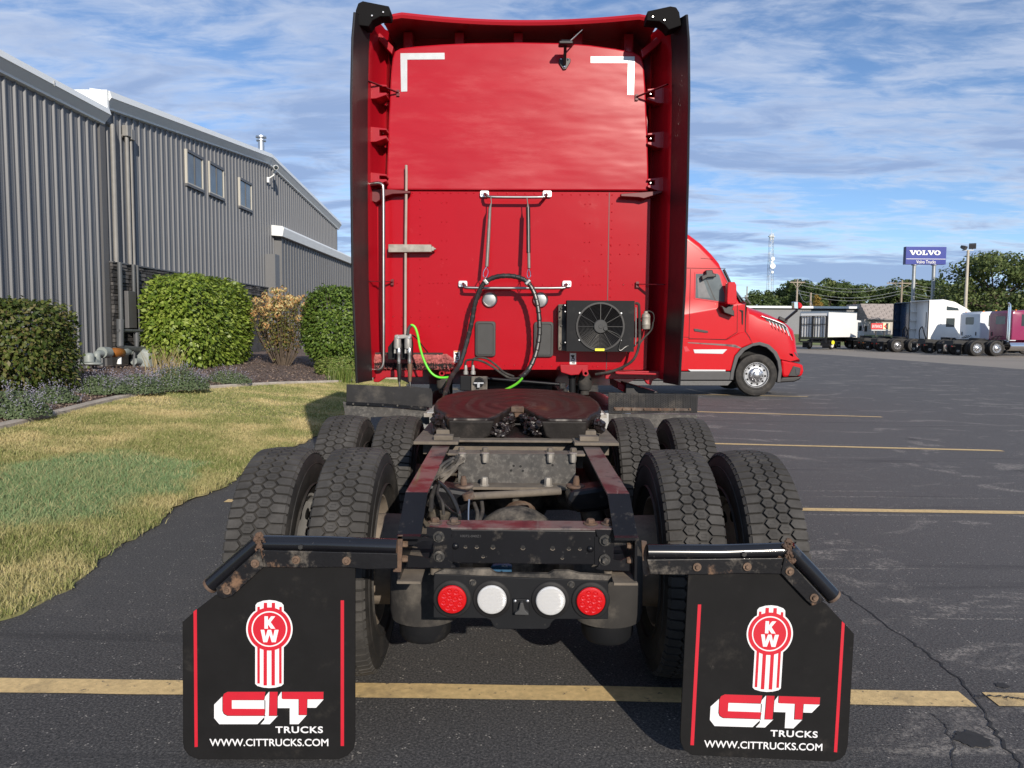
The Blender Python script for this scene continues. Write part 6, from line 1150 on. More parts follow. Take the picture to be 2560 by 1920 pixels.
# entrance sign
es = thing('entrance_sign', 'red and cream entrance sign on posts between the box truck and the navy tractor', 'sign', (W('a1', 840, 440, 72).x, 72, 0))
box_at('red_panel', 'a1', 758, 412, 868, 470, 72, 0.12, 'sign_red', es); box_at('arrow_panel', 'a1', 868, 412, 928, 470, 72, 0.12, 'sign_cream', es); box_at('back_frame', 'a1', 742, 418, 760, 468, 72.02, 0.1, 'black_plastic', es)
p_ = W('a1', 812, 442, 72); text_on('lettering', 'ENTRANCE', 1.0, 'plate_white', es, p_, (1, 0, 0), (0, 0, 1), width=W('a1', 860, 0, 72).x-W('a1', 764, 0, 72).x, height=0.28, bold=0.01, lift=0.01)
c_ = W('a1', 895, 441, 71.98); mb = MB(); mb.prism([(-0.18, 0), (0.10, 0.26), (0.16, 0.18), (0.0, 0.0), (0.16, -0.18), (0.10, -0.26)], c_, (1, 0, 0), (0, 0, 1), (0, 0.02, 0)); mb.build('arrow', 'sign_red', es)
box_at('white_rail', 'a1', 758, 474, 928, 482, 72, 0.1, 'plate_white', es)
for x in (800, 880): box_at('post', 'a1', x-3, 482, x+3, 560, 72, 0.1, 'black_plastic', es, 0.0)
# dealership sign on two posts
YS = 82; sg = thing('pylon_sign', 'blue and white truck dealer sign on two grey posts above the parked tractors', 'sign', (W('b5', 1250, 400, YS).x, YS, 0))
box_at('sign_face', 'b5', 1090, 216, 1466, 386, YS, 0.55, 'sign_blue', sg); a = W('b5', 1090, 216, YS); c = W('b5', 1466, 386, YS)
mb = MB(); mb.bx(a.x-0.012, a.x+0.05, YS+0.03, YS+0.54, c.z-0.01, a.z+0.01); mb.build('sign_side', 'sign_side', sg)
box_at('divider', 'b5', 1091, 330, 1465, 337, YS-0.03, 0.05, 'plate_white', sg)
def let(name, poly, x0, w_, z0, h_): mb = MB(); mb.prism([(x0+p[0]*w_, z0+p[1]*h_) for p in poly], (0, YS-0.04, 0), (1, 0, 0), (0, 0, 1), (0, 0.03, 0)); return mb.build(name, 'plate_white', sg)
xa, xb, zt_, zb_ = W('b5', 1131, 0, YS).x, W('b5', 1431, 0, YS).x, W('b5', 0, 252, YS).z, W('b5', 0, 296, YS).z; zb_ = W('b5', 1280, 296, YS).z; zt_ = W('b5', 1280, 252, YS).z; wl0 = (xb-xa)
VV = [(0, 1), (.46, 1), (.46, .86), (.38, .86), (.56, .40), (.72, .86), (.62, .86), (.62, 1), (1, 1), (1, .86), (.92, .86), (.60, 0), (.42, 0), (.08, .86), (0, .86)]; LL = [(0, 1), (.55, 1), (.55, .86), (.44, .86), (.44, .15), (.72, .15), (.78, .42), (.95, .42), (.95, 0), (0, 0), (0, .14), (.12, .14), (.12, .86), (0, .86)]
for ch, f0, fw_ in (('V', 0, .225), ('O', .205, .185), ('L', .40, .185), ('V', .575, .225), ('O', .785, .205)):
    if ch == 'O':
        mb = MB(); n = 28; cx, cz, hh = xa+wl0*(f0+fw_/2), (zt_+zb_)/2, (zt_-zb_)/2*1.04; o_ = [(cx+wl0*fw_/2*math.cos(t), YS-0.04, cz+hh*math.sin(t)) for t in np.linspace(0, 2*math.pi, n, False)]; i_ = [(cx+wl0*fw_*.20*math.cos(t), YS-0.04, cz+hh*.70*math.sin(t)) for t in np.linspace(0, 2*math.pi, n, False)]
        mb.add(o_+i_, [(k, (k+1) % n, n+(k+1) % n, n+k) for k in range(n)]); mb.build('letter', 'plate_white', sg)
    else: let('letter', VV if ch == 'V' else LL, xa+wl0*f0, wl0*fw_, zb_, zt_-zb_)
text_on('lettering', 'Volvo Trucks', 1.0, 'plate_white', sg, W('b5', 1277, 361, YS-0.02), (1, 0, 0), (0, 0, 1), width=W('b5', 1370, 0, YS).x-W('b5', 1185, 0, YS).x, height=(W('b5', 1277, 346, YS).z-W('b5', 1277, 377, YS).z), bold=0.008, lift=0.01)
for x0, x1 in ((1158, 1143), (1346, 1330)):
    t_ = W('b5', (x0+8), 390, YS+0.3); mb = MB(); mb.cyl((t_.x, YS+0.3, 0), (t_.x, YS+0.3, t_.z*0.45), 0.24); mb.cyl((t_.x, YS+0.3, t_.z*0.45), (t_.x, YS+0.3, t_.z+0.3), 0.18); mb.cyl((t_.x, YS+0.3, t_.z-0.05), (t_.x, YS+0.3, t_.z+0.02), 0.30); mb.build('post', 'galvanised', sg, smooth=40)
# floodlight pole
YQ = 64; pt_ = W('b5', 1680, 250, YQ); lpq = thing('light_pole', 'tall concrete light pole with two floodlights beside the big leafy tree', 'lamp post', (pt_.x, YQ, 0))
mb = MB(); mb.cyl((pt_.x, YQ, 0), (pt_.x, YQ, pt_.z), 0.15, 0.10); mb.build('pole', 'concrete_pole', lpq, smooth=40)
mb = MB(); mb.bar((pt_.x-0.5, YQ, pt_.z), (pt_.x+0.45, YQ, pt_.z), 0.06, 0.06); mb.build('crossarm', 'galvanised', lpq)
for dx, dz, rz, s_ in ((-0.36, 0.22, 35, 0.30), (0.34, 0.36, -30, 0.42)):
    mb = MB(); mb.loft([[(sx*s_*f, y_, sz*s_*f*0.8) for sx, sz in ((-1, -1), (1, -1), (1, 1), (-1, 1))] for y_, f in ((-0.2, 0.62), (0.05, 0.62), (0.25, 0.4))]); mb.v = [tuple(Matrix.Rotation(R(rz), 3, 'Z') @ Matrix.Rotation(R(25), 3, 'X') @ Vector(q)+Vector((pt_.x+dx, YQ, pt_.z+dz))) for q in mb.v]; mb.build('floodlight', 'grey_trim', lpq, bevel=0.02)
    mb = MB(); mb.bar((pt_.x+dx, YQ, pt_.z), (pt_.x+dx, YQ, pt_.z+dz), 0.05, 0.05); mb.build('bracket', 'galvanised', lpq)
# utility poles and wires
UP = []
for k, x, yt, Y, arm, lab in (('b5', 52, 525, 112, 2.2, 'timber power pole with clustered insulators rising above the box truck'), ('b5', 1050, 535, 118, 4.6, 'timber power pole with one long crossarm left of the blue sign'), ('b5', 180, 655, 104, 0.0, 'short timber pole with a small transformer beside the yellowing tree'), ('a2', 750, 635, 160, 0.0, 'slim timber pole standing above the bonnet of the red tractor')):
    t_ = W(k, x, yt, Y); u = thing('utility_pole', lab, 'pole', (t_.x, Y, 0), 'utility poles'); mb = MB(); mb.cyl((t_.x, Y, 0), (t_.x, Y, t_.z), 0.17, 0.12, 10); mb.build('pole', 'timber_pole', u, smooth=40); UP.append(t_)
    if arm:
        mb = MB(); mb.bx(t_.x-arm/2, t_.x+arm/2, Y-0.06, Y+0.06, t_.z-0.55, t_.z-0.40); mb.bar((t_.x-arm*.3, Y-0.08, t_.z-0.5), (t_.x, Y-0.08, t_.z-1.3), 0.06, 0.06); mb.bar((t_.x+arm*.3, Y-0.08, t_.z-0.5), (t_.x, Y-0.08, t_.z-1.3), 0.06, 0.06); mb.build('crossarm', 'timber_pole', u)
        for i in range(6): q = t_.x-arm/2+arm*(i+.5)/6; mb = MB(); mb.lathe([(0.05, 0), (0.09, 0.06), (0.04, 0.14), (0.08, 0.2), (0, 0.26)], (q, Y, t_.z-0.4), (0, 0, 1), 8); mb.build('insulator', 'grey_trim', u)
    else:
        mb = MB(); mb.cyl((t_.x-0.25, Y-0.1, t_.z-2.6), (t_.x-0.25, Y-0.1, t_.z-1.8), 0.22, seg=12); mb.build('transformer', 'galvanised', u)
for (pa, pb, z_) in ((UP[0], UP[1], -0.3), (UP[0], UP[1], -1.6), (UP[0], UP[2], -1.0)):
    for dz in (0, -0.45) if z_ != -1.0 else (0,):
        A_, B_ = Vector((pa.x, pa.y, pa.z+z_+dz)), Vector((pb.x, pb.y, pb.z+z_+dz)); far = B_+(B_-A_)*0.9
        w = [A_.lerp(far, t)-Vector((0, 0, 2.2*math.sin(math.pi*((t*1.9) % 1.0))*0.5)) for t in np.linspace(0, 1, 24)]; mb = MB(); mb.tube(w, 0.028, 5); o = mb.build('power_line', 'galvanised', None); tag(o, 'thin overhead wire strung between the timber power poles', 'wire', 'overhead power wires')
# lattice mast
YM = 380; tp, bt = W('a2', 970, 165, YM), W('a2', 958, 660, YM); tw = thing('radio_mast', 'slim lattice radio mast with white dishes above the far trees', 'mast', (tp.x, YM, 0)); mb = MB(); hgt = tp.z
def rw(z): return 1.5-0.7*z/hgt
for sx in (-1, 1):
    for sy in (-1, 1): mb.bar((tp.x+sx*rw(0), YM+sy*rw(0), 0), (tp.x+sx*rw(hgt), YM+sy*rw(hgt), hgt), 0.13, 0.13)
for i in range(26):
    z, z2 = hgt*i/26, hgt*(i+1)/26; s_ = 1 if i % 2 else -1
    for sy in (-1, 1): mb.bar((tp.x-s_*rw(z), YM+sy*rw(z), z), (tp.x+s_*rw(z2), YM+sy*rw(z2), z2), 0.08, 0.08)
    mb.bar((tp.x-rw(z), YM-rw(z), z), (tp.x+rw(z), YM-rw(z), z), 0.07, 0.07)
mb.build('lattice', 'galvanised', tw)
for x, y, r_ in ((980, 387, 0.9), (972, 417, 0.6), (978, 452, 1.3), (975, 508, 0.6)): q = W('a2', x, y, YM-1.6); mb = MB(); mb.lathe([(r_, 0), (r_, 0.6), (0, 0.7)], q, (0, -1, 0), 18); mb.build('dish', 'white_trim', tw)
for x, y in ((960, 190), (972, 180), (985, 182)): q = W('a2', x, y, YM); mb = MB(); mb.cyl(q-Vector((0, 0, 1.8)), q+Vector((0, 0, 1.2)), 0.22, seg=8); mb.build('antenna_panel', 'white_trim', tw)
mb = MB(); mb.bx(tp.x-1.4, tp.x+1.4, YM-1.0, YM+1.0, hgt-1.2, hgt-0.9); mb.cyl((tp.x, YM, hgt), (tp.x, YM, hgt+2.5), 0.08, seg=6); mb.build('head_frame', 'galvanised', tw)
# ------------------------------------------------------------------ grey metal building on the left
WX = -9.3
def PX(k, x, y, X):
    d = ray(k, x, y); t = X/d.x; return Vector((X, d.y*t, CAM_H+d.z*t))
RIB = [(0, 0), (0.045, 0), (0.052, 0.006), (0.075, 0.006), (0.082, 0), (0.115, 0), (0.135, 0.036), (0.170, 0.036), (0.190, 0), (0.225, 0), (0.232, 0.006), (0.255, 0.006), (0.262, 0)]
PW = 0.915
def panel_mesh(y0, zlo, ztop, width=PW):
    """ribbed sheet: ztop is a function of y"""
    mb = MB(); pr = []
    for k in range(3): pr += [(k*0.305+a, b) for a, b in RIB]
    pr = [(a, b) for a, b in pr if a <= width]+[(width, 0)]
    lo = [(b, a, zlo) for a, b in pr]; hi = [(b, a, ztop(y0+a)) for a, b in pr]; n = len(pr)
    mb.add(lo+hi, [(i, i+1, n+i+1, n+i) for i in range(n-1)]); me = bpy.data.meshes.new('wall_panel'); me.from_pydata(mb.v, [], mb.f); me.materials.append(MATS['siding_grey']); return me
cor = PX('z4', 640, 900, WX).y; zf1 = PX('z4', 300, 365, WX).z
b1 = thing('metal_building', 'grey ribbed metal wing with a level pale roof edge behind the clipped hedge', 'building', (WX, 11, 0.5))
mb = MB(); mb.bx(WX-14, WX-0.02, 2.0, cor-0.05, 0.0, zf1+0.25); mb.build('core', 'siding_flat', b1)
me = panel_mesh(0, 0.42, lambda y: zf1+0.05); y = cor-0.2-PW*16
for i in range(16): o = put('wall_panel', me, None, b1); o.location = (WX, y+i*PW, 0)
mb = MB(); mb.bx(WX, WX+0.05, cor-0.2, cor+0.02, 0.42, zf1+0.02); mb.build('corner_trim', 'trim_dark', b1)
mb = MB(); mb.bx(WX, WX+0.06, y, cor-0.2, 0.36, 0.46); mb.build('base_trim', 'trim_dark', b1)
def cornice(name, pts, parent, ht=0.36, out=0.22):
    """pts: (y, z) along the wall; grey lower flare, white upper face"""
    rows = [[(WX+0.01, y_, z_), (WX+0.09, y_, z_+0.02), (WX+0.10, y_, z_+0.06), (WX+out, y_, z_+ht*0.58), (WX+out+0.02, y_, z_+ht*0.62), (WX+out-0.02, y_, z_+ht), (WX-0.25, y_, z_+ht+0.06), (WX-0.25, y_, z_)] for y_, z_ in pts]
    mb = MB(); mb.loft(rows); return mb.build(name, 'fascia_white', parent)
cornice('roof_edge', [(y, zf1), (cor-0.05, zf1)], b1)
for i in range(5): mb = MB(); yy = cor-2.2-i*3.05; mb.bx(WX+0.20, WX+0.243, yy-0.012, yy+0.012, zf1+0.2, zf1+0.3); mb.build('edge_joint', 'roof_grey', b1)
# gable hall
g = [PX('z4', 628, 412, WX+0.1), PX('z4', 1655, 765, WX+0.1), PX('z4', 2078, 1160, WX+0.1)]
b2 = thing('metal_building', 'grey ribbed metal hall with sloping white gable edge and three small windows', 'building', (WX, 29, 0.5))
def zg(y_): return float(np.interp(y_, [cor, g[1].y, g[2].y], [g[0].z, g[1].z, g[2].z]))
mb = MB(); yr = g[1].y; ye = g[2].y
mb.add([(x, y_, z_) for x in (WX-0.02, WX-22) for y_, z_ in ((cor, 0), (ye, 0), (ye, zg(ye)+0.2), (yr, zg(yr)+0.2), (cor, zg(cor)+0.2))], [(0, 1, 2, 3, 4), (9, 8, 7, 6, 5), (0, 5, 6, 1), (1, 6, 7, 2), (2, 7, 8, 3), (3, 8, 9, 4), (4, 9, 5, 0)]); mb.build('core', 'siding_flat', b2)
zled = PX('z4', 700, 1356, WX+0.1).z; n2 = int((ye-cor)/PW)
for i in range(n2+1):
    y0 = cor+0.02+i*PW; w = min(PW, ye-y0)
    if w < 0.1: continue
    o = put('wall_panel', panel_mesh(y0, zled-0.02, lambda q: zg(q)+0.04, w), None, b2); o.location = (WX, y0, 0)
cornice('roof_edge', [(cor-0.02, zg(cor)), (yr, zg(yr))], b2, 0.40); cornice('roof_edge', [(yr, zg(yr)), (ye+0.25, zg(ye)-0.02)], b2, 0.40)
mb = MB(); mb.bx(WX-0.6, WX+0.18, cor-0.10, cor-0.021, zg(cor)-0.02, zg(cor)+0.40); mb.build('edge_return', 'white_trim', b2)
mb = MB(); mb.bx(WX, WX+0.045, ye-0.12, ye+0.02, 0.4, zg(ye)); mb.build('corner_trim', 'trim_dark', b2)
for x0, x1, y0, y1, y2 in ((1145, 1252, 668, 880, 918), (1285, 1380, 742, 938, 975), (1472, 1550, 843, 1018, 1048)):
    a, c = PX('z4', x0, y0, WX+0.06), PX('z4', x0, y1, WX+0.06); e = PX('z4', x1, y2, WX+0.06)
    z1_, z0_, ya, yb = a.z, c.z, a.y, e.y; mb = MB()
    oo = [(ya, z0_), (yb, z0_), (yb, z1_), (ya, z1_)]; ii = [(ya+0.06, z0_+0.05), (yb-0.06, z0_+0.05), (yb-0.06, z1_-0.05), (ya+0.06, z1_-0.05)]
    mb.loft([[(WX, a_, b_) for a_, b_ in oo], [(WX+0.07, a_, b_) for a_, b_ in oo], [(WX+0.07, a_, b_) for a_, b_ in ii], [(WX, a_, b_) for a_, b_ in ii]], caps=False)
    fw_ = mb.build('window', 'window_frame', b2); mb = MB(); mb.bx(WX, WX+0.080, ya-0.02, yb+0.02, z0_-0.06, z0_+0.012); mb.build('sill', 'trim_dark', fw_); mb = MB(); mb.bx(WX, WX+0.079, ya+0.061, yb+0.01, z1_-0.07, z1_+0.012); mb.build('head_trim', 'trim_dark', fw_); mb = MB(); mb.bx(WX, WX+0.060, (ya+yb)/2-0.025, (ya+yb)/2+0.025, z0_+0.05, z1_-0.07); mb.build('mullion', 'trim_dark', fw_)
    for q0, q1 in ((ya+0.06, (ya+yb)/2-0.025), ((ya+yb)/2+0.025, yb-0.06)): mb = MB(); mb.bx(WX+0.02, WX+0.042, q0, q1, z0_+0.01, z1_-0.06); mb.build('pane', 'window_glass', fw_)
# stone wainscot
z0s = 0.45; mb = MB(); mb.bx(WX-0.01, WX+0.05, cor+0.03, 33.0, 0.3, zled-0.04); ws = mb.build('wainscot', 'stone_dark', b2)
mb = MB(); mb.bx(WX, WX+0.13, cor+0.03, 33.0, zled-0.05, zled-0.015); mb.build('ledge', 'trim_dark', b2)
random.seed(21); sm = []
for i in range(6):
    mb = MB(); mb.box((0, 0, 0), (0.07, 1, 1)); mb.v = [(x+random.uniform(-.012, .012), y_*random.uniform(.94, 1.0), z_*random.uniform(.86, 1.0)) for x, y_, z_ in mb.v]; me_ = bpy.data.meshes.new('stone'); me_.from_pydata(mb.v, [], mb.f); me_.materials.append(MATS['stone_dark' if i % 3 else 'stone_mid']); sm.append(me_)
cnt = 0; z = zled-0.055; row = 0
while z > z0s and cnt < 300:
    h = random.uniform(0.07, 0.125); y_ = cor+0.05; yend = 20.6 if row > 3 else 31.0
    while y_ < yend and cnt < 300:
        L_ = random.uniform(0.18, 0.5); o = put('stone', random.choice(sm), None, ws); o.location = (WX+0.065+random.uniform(-.02, .02), y_+L_/2, z-h/2); o.scale = (1, L_-0.012, h-0.010); y_ += L_; cnt += 1
    z -= h; row += 1
# conduits and cabinet
def vpipe(name, k, x, y, zl_, r, m, parent, X=WX+0.13, elbow=True):
    p = PX(k, x, y, X); mb = MB(); pts = [Vector((X, p.y, zl_)), Vector((X, p.y, p.z-0.1)), Vector((X, p.y, p.z-0.02)), Vector((X-0.06, p.y, p.z)), Vector((X-0.14, p.y, p.z))] if elbow else [Vector((X, p.y, zl_)), p]; mb.tube(pts, r, 12); return mb.build(name, m, parent, smooth=50), p
zst = zled-0.03
for x, y, r in ((690, 520, 0.055), (778, 590, 0.045), (803, 612, 0.035)):
    o, p = vpipe('conduit', 'z4', x, y, zst, r, 'conduit', b2)
    mb = MB(); mb.cyl((WX+0.20, p.y, 1.2), (WX+0.20, p.y, zst), r*0.95, seg=12); mb.build('conduit', 'pipe_dark', b2, smooth=50)
    if y > 550: mb = MB(); mb.bx(WX+0.06, WX+0.2, p.y-0.09, p.y+0.09, p.z-0.02, p.z+0.24); mb.build('junction_box', 'conduit', o, bevel=0.02)
p0, p1 = PX('b4', 655, 450, WX+0.15), PX('b4', 775, 935, WX+0.15); mb = MB(); mb.bx(WX+0.08, WX+0.28, p0.y, p1.y, p1.z, p0.z); mb.build('electric_cabinet', 'trim_dark', b2, bevel=0.01)
# annex
AX = -9.02; ya = PX('z4', 1728, 1300, AX).y; za0 = PX('z4', 1730, 1200, AX).z; za1 = PX('z4', 2160, 1345, AX).z; ya1 = 44.0
mb = MB(); mb.bx(WX-0.3, AX-0.01, ya, ya1, 0.2, za0-0.02); an = mb.build('annex', 'siding_flat', b2)
i = 0; y_ = ya
while y_ < ya1-0.3: mb = MB(); mb.bx(AX-0.01, AX, y_+0.006, y_+0.394, 0.3, za0-0.1); mb.bx(AX-0.01, AX+0.03, y_-0.006, y_+0.006, 0.3, za0-0.1); mb.build('wall_panel', 'siding_flat', an); y_ += 0.4
mb = MB(); mb.loft([[(AX-0.4, yy, za0-0.04), (AX+0.16, yy, za0-0.08), (AX+0.22, yy, za0+0.22), (AX+0.16, yy, za0+0.30), (AX-0.9, yy, za0+0.40), (AX-0.9, yy, za0-0.04)] for yy in (ya-0.35, ya1+0.3)]); mb.build('roof_edge', 'white_trim', an)
p = PX('z4', 1690, 1315, AX+0.1); mb = MB(); mb.bx(AX-0.3, AX+0.1, p.y, p.y+0.55, 0.3, p.z); mb.build('pier', 'siding_flat', an)
# flue, camera
q = PX('z4', 1606, 705, WX-1.2); fl_ = MB(); fl_.cyl(q-Vector((0, 0, 0.8)), q+Vector((0, 0, 0.55)), 0.13); fl_.lathe([(0.2, 0), (0.2, 0.05), (0.12, 0.06), (0.12, 0.12), (0.22, 0.14), (0.22, 0.2), (0, 0.24)], q+Vector((0, 0, 0.55)), (0, 0, 1), 16); fl_.build('flue', 'aluminium', b2, smooth=30)
q = PX('z4', 1648, 860, WX+0.1); sc = thing('security_camera', 'white security camera on a wall arm under the gable peak', 'camera', tuple(q))
mb = MB(); mb.box(q, (0.08, 0.10, 0.20)); mb.build('wall_box', 'white_trim', sc, bevel=0.01); mb = MB(); mb.tube([q+Vector((0.03, 0, 0.06)), q+Vector((0.20, 0.03, 0.18)), q+Vector((0.26, 0.03, 0.36))], 0.026, 10); mb.build('arm', 'white_trim', sc, smooth=40)
mb = MB(); c = q+Vector((0.28, 0.0, 0.46)); mb.tube([c+Vector((-0.08, 0.20, 0.04)), c+Vector((0.1, -0.26, -0.05))], 0.09, 14); mb.ball(c+Vector((-0.08, 0.14, -0.10)), 0.08, 12, 8); mb.build('housing', 'white_trim', sc, smooth=40); mb = MB(); mb.lathe([(0.075, 0), (0, 0.01)], c+Vector((0.105, -0.27, -0.052)), (0.33, -0.9, -0.16), 14); mb.build('lens', 'glass_dark', sc)
# gas meter set on the wall
GX = WX+0.55; pg = PX('b4', 800, 1480, GX); gm = thing('gas_meter', 'grey gas meter with pipes and an orange valve at the foot of the stone wall', 'meter', (GX, pg.y, 0.55))
def gp(name, pts, r, m, sm_=3, X=GX): mb = MB(); mb.tube([PX('b4', x, y, X) for x, y in pts], r, 12, smooth=sm_); return mb.build(name, m, gm, smooth=50)
gp('regulator', [(222, 1255), (222, 1270), (222, 1300), (222, 1370), (222, 1375)], [0.05, 0.09, 0.1, 0.1, 0.13], 'meter_grey', 0); gp('regulator_disc', [(250, 1375), (250, 1385), (250, 1405), (250, 1420)], [0.16, 0.22, 0.22, 0.14], 'meter_grey', 0)
gp('riser', [(290, 1500), (290, 1420)], 0.05, 'pipe_dark', 0); gp('inlet_pipe', [(270, 1370), (330, 1370), (318, 1300), (330, 1270), (380, 1265), (440, 1262), (500, 1262)], 0.075, 'meter_grey'); gp('pipe_body', [(385, 1250), (470, 1250)], 0.12, 'meter_grey', 0)
gp('valve', [(530, 1250), (545, 1250), (640, 1255), (655, 1255)], [0.07, 0.105, 0.105, 0.06], 'meter_orange', 0); gp('union', [(650, 1245), (690, 1240), (745, 1245)], [0.09, 0.1, 0.06], 'meter_grey', 0)
gp('outlet_pipe', [(615, 1150), (640, 1185), (700, 1195), (860, 1205), (1010, 1200)], 0.062, 'pipe_dark'); gp('standpipe', [(625, 820), (625, 1000), (625, 1165)], [0.085, 0.075, 0.075], 'pipe_dark', 0); gp('cross_pipe', [(600, 965), (830, 970), (1010, 972)], 0.035, 'pipe_dark', 0); gp('drop_pipe', [(835, 990), (840, 1080), (838, 1190)], [0.05, 0.06, 0.045], 'pipe_dark', 0)
gp('leg', [(612, 1300), (612, 1400)], 0.05, 'white_trim', 0); gp('leg', [(805, 1250), (805, 1480)], 0.03, 'pipe_dark', 0); gp('meter_pipe', [(800, 1365), (880, 1370)], 0.08, 'meter_grey', 0)
c0 = PX('b4', 930, 1350, GX); mb = MB(); rows = [[(GX+dx, c0.y+a*f, c0.z+b_*f) for a, b_ in rrect(0.42, 0.56, 0.1)] for dx, f in ((-0.2, 0.8), (-0.12, 1), (0.12, 1), (0.2, 0.85), (0.24, 0.5))]; mb.loft(rows); mb.build('meter_body', 'meter_grey', gm, smooth=35)
p0 = PX('b4', 750, 1485, GX+0.25); mb = MB(); mb.bx(GX-0.2, GX+0.25, p0.y-0.55, p0.y+0.6, 0.3, p0.z); mb.build('concrete_pad', 'white_trim', gm, bevel=0.02)
# ------------------------------------------------------------------ foliage
def leaf_quads(c, nrm, L, Wd, rs):
    """diamond leaves: centres c, facing nrm, length L, width Wd"""
    n = len(c); nrm = nrm/np.maximum(np.linalg.norm(nrm, axis=1, keepdims=True), 1e-6)
    a = rs.normal(size=(n, 3)); a -= nrm*(a*nrm).sum(1, keepdims=True); a /= np.maximum(np.linalg.norm(a, axis=1, keepdims=True), 1e-6); b = np.cross(nrm, a)
    L = np.asarray(L).reshape(-1, 1)*np.ones((n, 1)); Wd = np.asarray(Wd).reshape(-1, 1)*np.ones((n, 1))
    v = np.stack([c-a*L/2, c+b*Wd/2+nrm*L*0.06-a*L*0.05, c+a*L/2-nrm*L*0.05, c-b*Wd/2+nrm*L*0.06-a*L*0.05], 1).reshape(-1, 3); f = np.arange(4*n).reshape(-1, 4); return v, f
def leaf_object(name, c, nrm, L, Wd, m, parent, seed=0):
    v, f = leaf_quads(np.asarray(c), np.asarray(nrm), L, Wd, np.random.default_rng(seed)); return put(name, big_mesh(name, v, f), m, parent, kind='stuff')
def superbox(n, rs, dims, p=4.0, shell=0.18):
    d = rs.normal(size=(n, 3)); d /= np.linalg.norm(d, axis=1, keepdims=True); r = (np.abs(d)**p).sum(1)**(-1/p); s = d*r[:, None]
    k = 1-shell*np.abs(rs.normal(size=n))*0.8+0.03*rs.normal(size=n); nr = np.sign(s)*np.abs(s)**(p-1); pts = s*k[:, None]
    return pts*np.array(dims)/2, nr/np.maximum(np.linalg.norm(nr, axis=1, keepdims=True), 1e-6)
def hedge(label, c, dims, n, L, m, seed, p=4.5, rz=0.0, lean=0.5):
    rs = np.random.default_rng(seed); t = thing('hedge', label, 'hedge', (c[0], c[1], c[2]-dims[2]/2))
    pts, nr = superbox(n, rs, dims, p, 0.16); bump = np.sin(pts[:, 0]*3.1+seed)*np.sin(pts[:, 1]*2.7)*np.sin(pts[:, 2]*3.3+1); pts += nr*(bump*0.06)[:, None]
    cr, sr = math.cos(rz), math.sin(rz); Rz = np.array([[cr, -sr, 0], [sr, cr, 0], [0, 0, 1]]); pts = pts @ Rz.T; nr = nr @ Rz.T
    nrm = nr*lean+rs.normal(size=(n, 3))*0.42+np.array([0, 0, 0.38]); leaf_object('foliage', pts+np.array(c), nrm, L*rs.uniform(.65, 1.25, n), L*0.62*rs.uniform(.7, 1.2, n), m, t, seed)
    mb = MB()
    for i in range(9):
        x, y = rs.uniform(-.35, .35)*dims[0], rs.uniform(-.35, .35)*dims[1]; b = Vector((c[0]+x*.5, c[1]+y*.5, c[2]-dims[2]/2-0.05)); mb.tube([b, b+Vector((x*.3, y*.3, dims[2]*.5)), b+Vector((x, y, dims[2]*.92))], [0.02, 0.012, 0.004], 6)
    mb.build('stem', 'bark', t); return t
def on_lawn(k, x, y): return Lw(k, x, y)
hedge('dense dark clipped hedge at the foot of the ribbed wing wall', (-8.1, 12.15, 1.22), (2.1, 1.5, 1.50), 14000, 0.085, 'leaf_dark', 1, 5)
hedge('big bright green clipped hedge in front of the dark stone wainscot', (-8.2, 20.4, 1.62), (1.5, 4.6, 2.45), 21000, 0.125, 'leaf_hedge', 2, 5)
hedge('rounded mid green shrub beside the peach flowering hydrangea', (-5.05, 22.8, 1.62), (2.2, 1.9, 2.25), 13000, 0.11, 'leaf_mid', 3, 3.2)
hedge('low lime green shrub on the mulch below the rounded shrub', (-4.75, 21.0, 0.50), (1.3, 0.8, 0.55), 2600, 0.075, 'leaf_lime', 4, 2.6)
# hydrangea
hc = (-6.75, 22.6); hz = zl(hc[0]); hy = thing('hydrangea', 'bare stemmed hydrangea with faded peach flower heads between two green shrubs', 'shrub', (*hc, hz)); rs = np.random.default_rng(9); mb = MB(); tips = []
for i in range(70):
    a = rs.uniform(0, 2*math.pi); r_ = 0.95*math.sqrt(rs.uniform()); top = Vector((hc[0]+r_*math.cos(a), hc[1]+r_*math.sin(a), hz+2.35-0.75*r_**2*rs.uniform(.6, 1.3)-rs.uniform(0, .4))); b = Vector((hc[0]+0.2*r_*math.cos(a), hc[1]+0.2*r_*math.sin(a), hz)); mid_ = b.lerp(top, .5)+Vector((0.12*math.cos(a), 0.12*math.sin(a), 0.1)); mb.tube([b, mid_, top], [0.012, 0.008, 0.004], 5, smooth=2); tips.append(top)
mb.build('stems', 'bark', hy); cs = []; ns = []; cs2 = []; ns2 = []
for t_ in tips:
    if t_.z > hz+1.2 or rs.uniform() < .25:
        d = rs.normal(size=(46, 3)); d /= np.linalg.norm(d, axis=1, keepdims=True); cs.append(np.array(t_)+d*np.array([.11, .11, .10])); ns.append(d)
    m_ = 34; q = rs.uniform(0.35, 1.0, m_)[:, None]; base = np.array([hc[0], hc[1], hz]); cs2.append(base+(np.array(t_)-base)*q+rs.normal(size=(m_, 3))*0.10); ns2.append(rs.normal(size=(m_, 3))+np.array([0, -.3, .8]))
leaf_object('flower_heads', np.concatenate(cs), np.concatenate(ns), 0.055, 0.05, 'flower_peach', hy, 3); leaf_object('foliage', np.concatenate(cs2), np.concatenate(ns2), 0.10, 0.055, 'leaf_autumn', hy, 4)
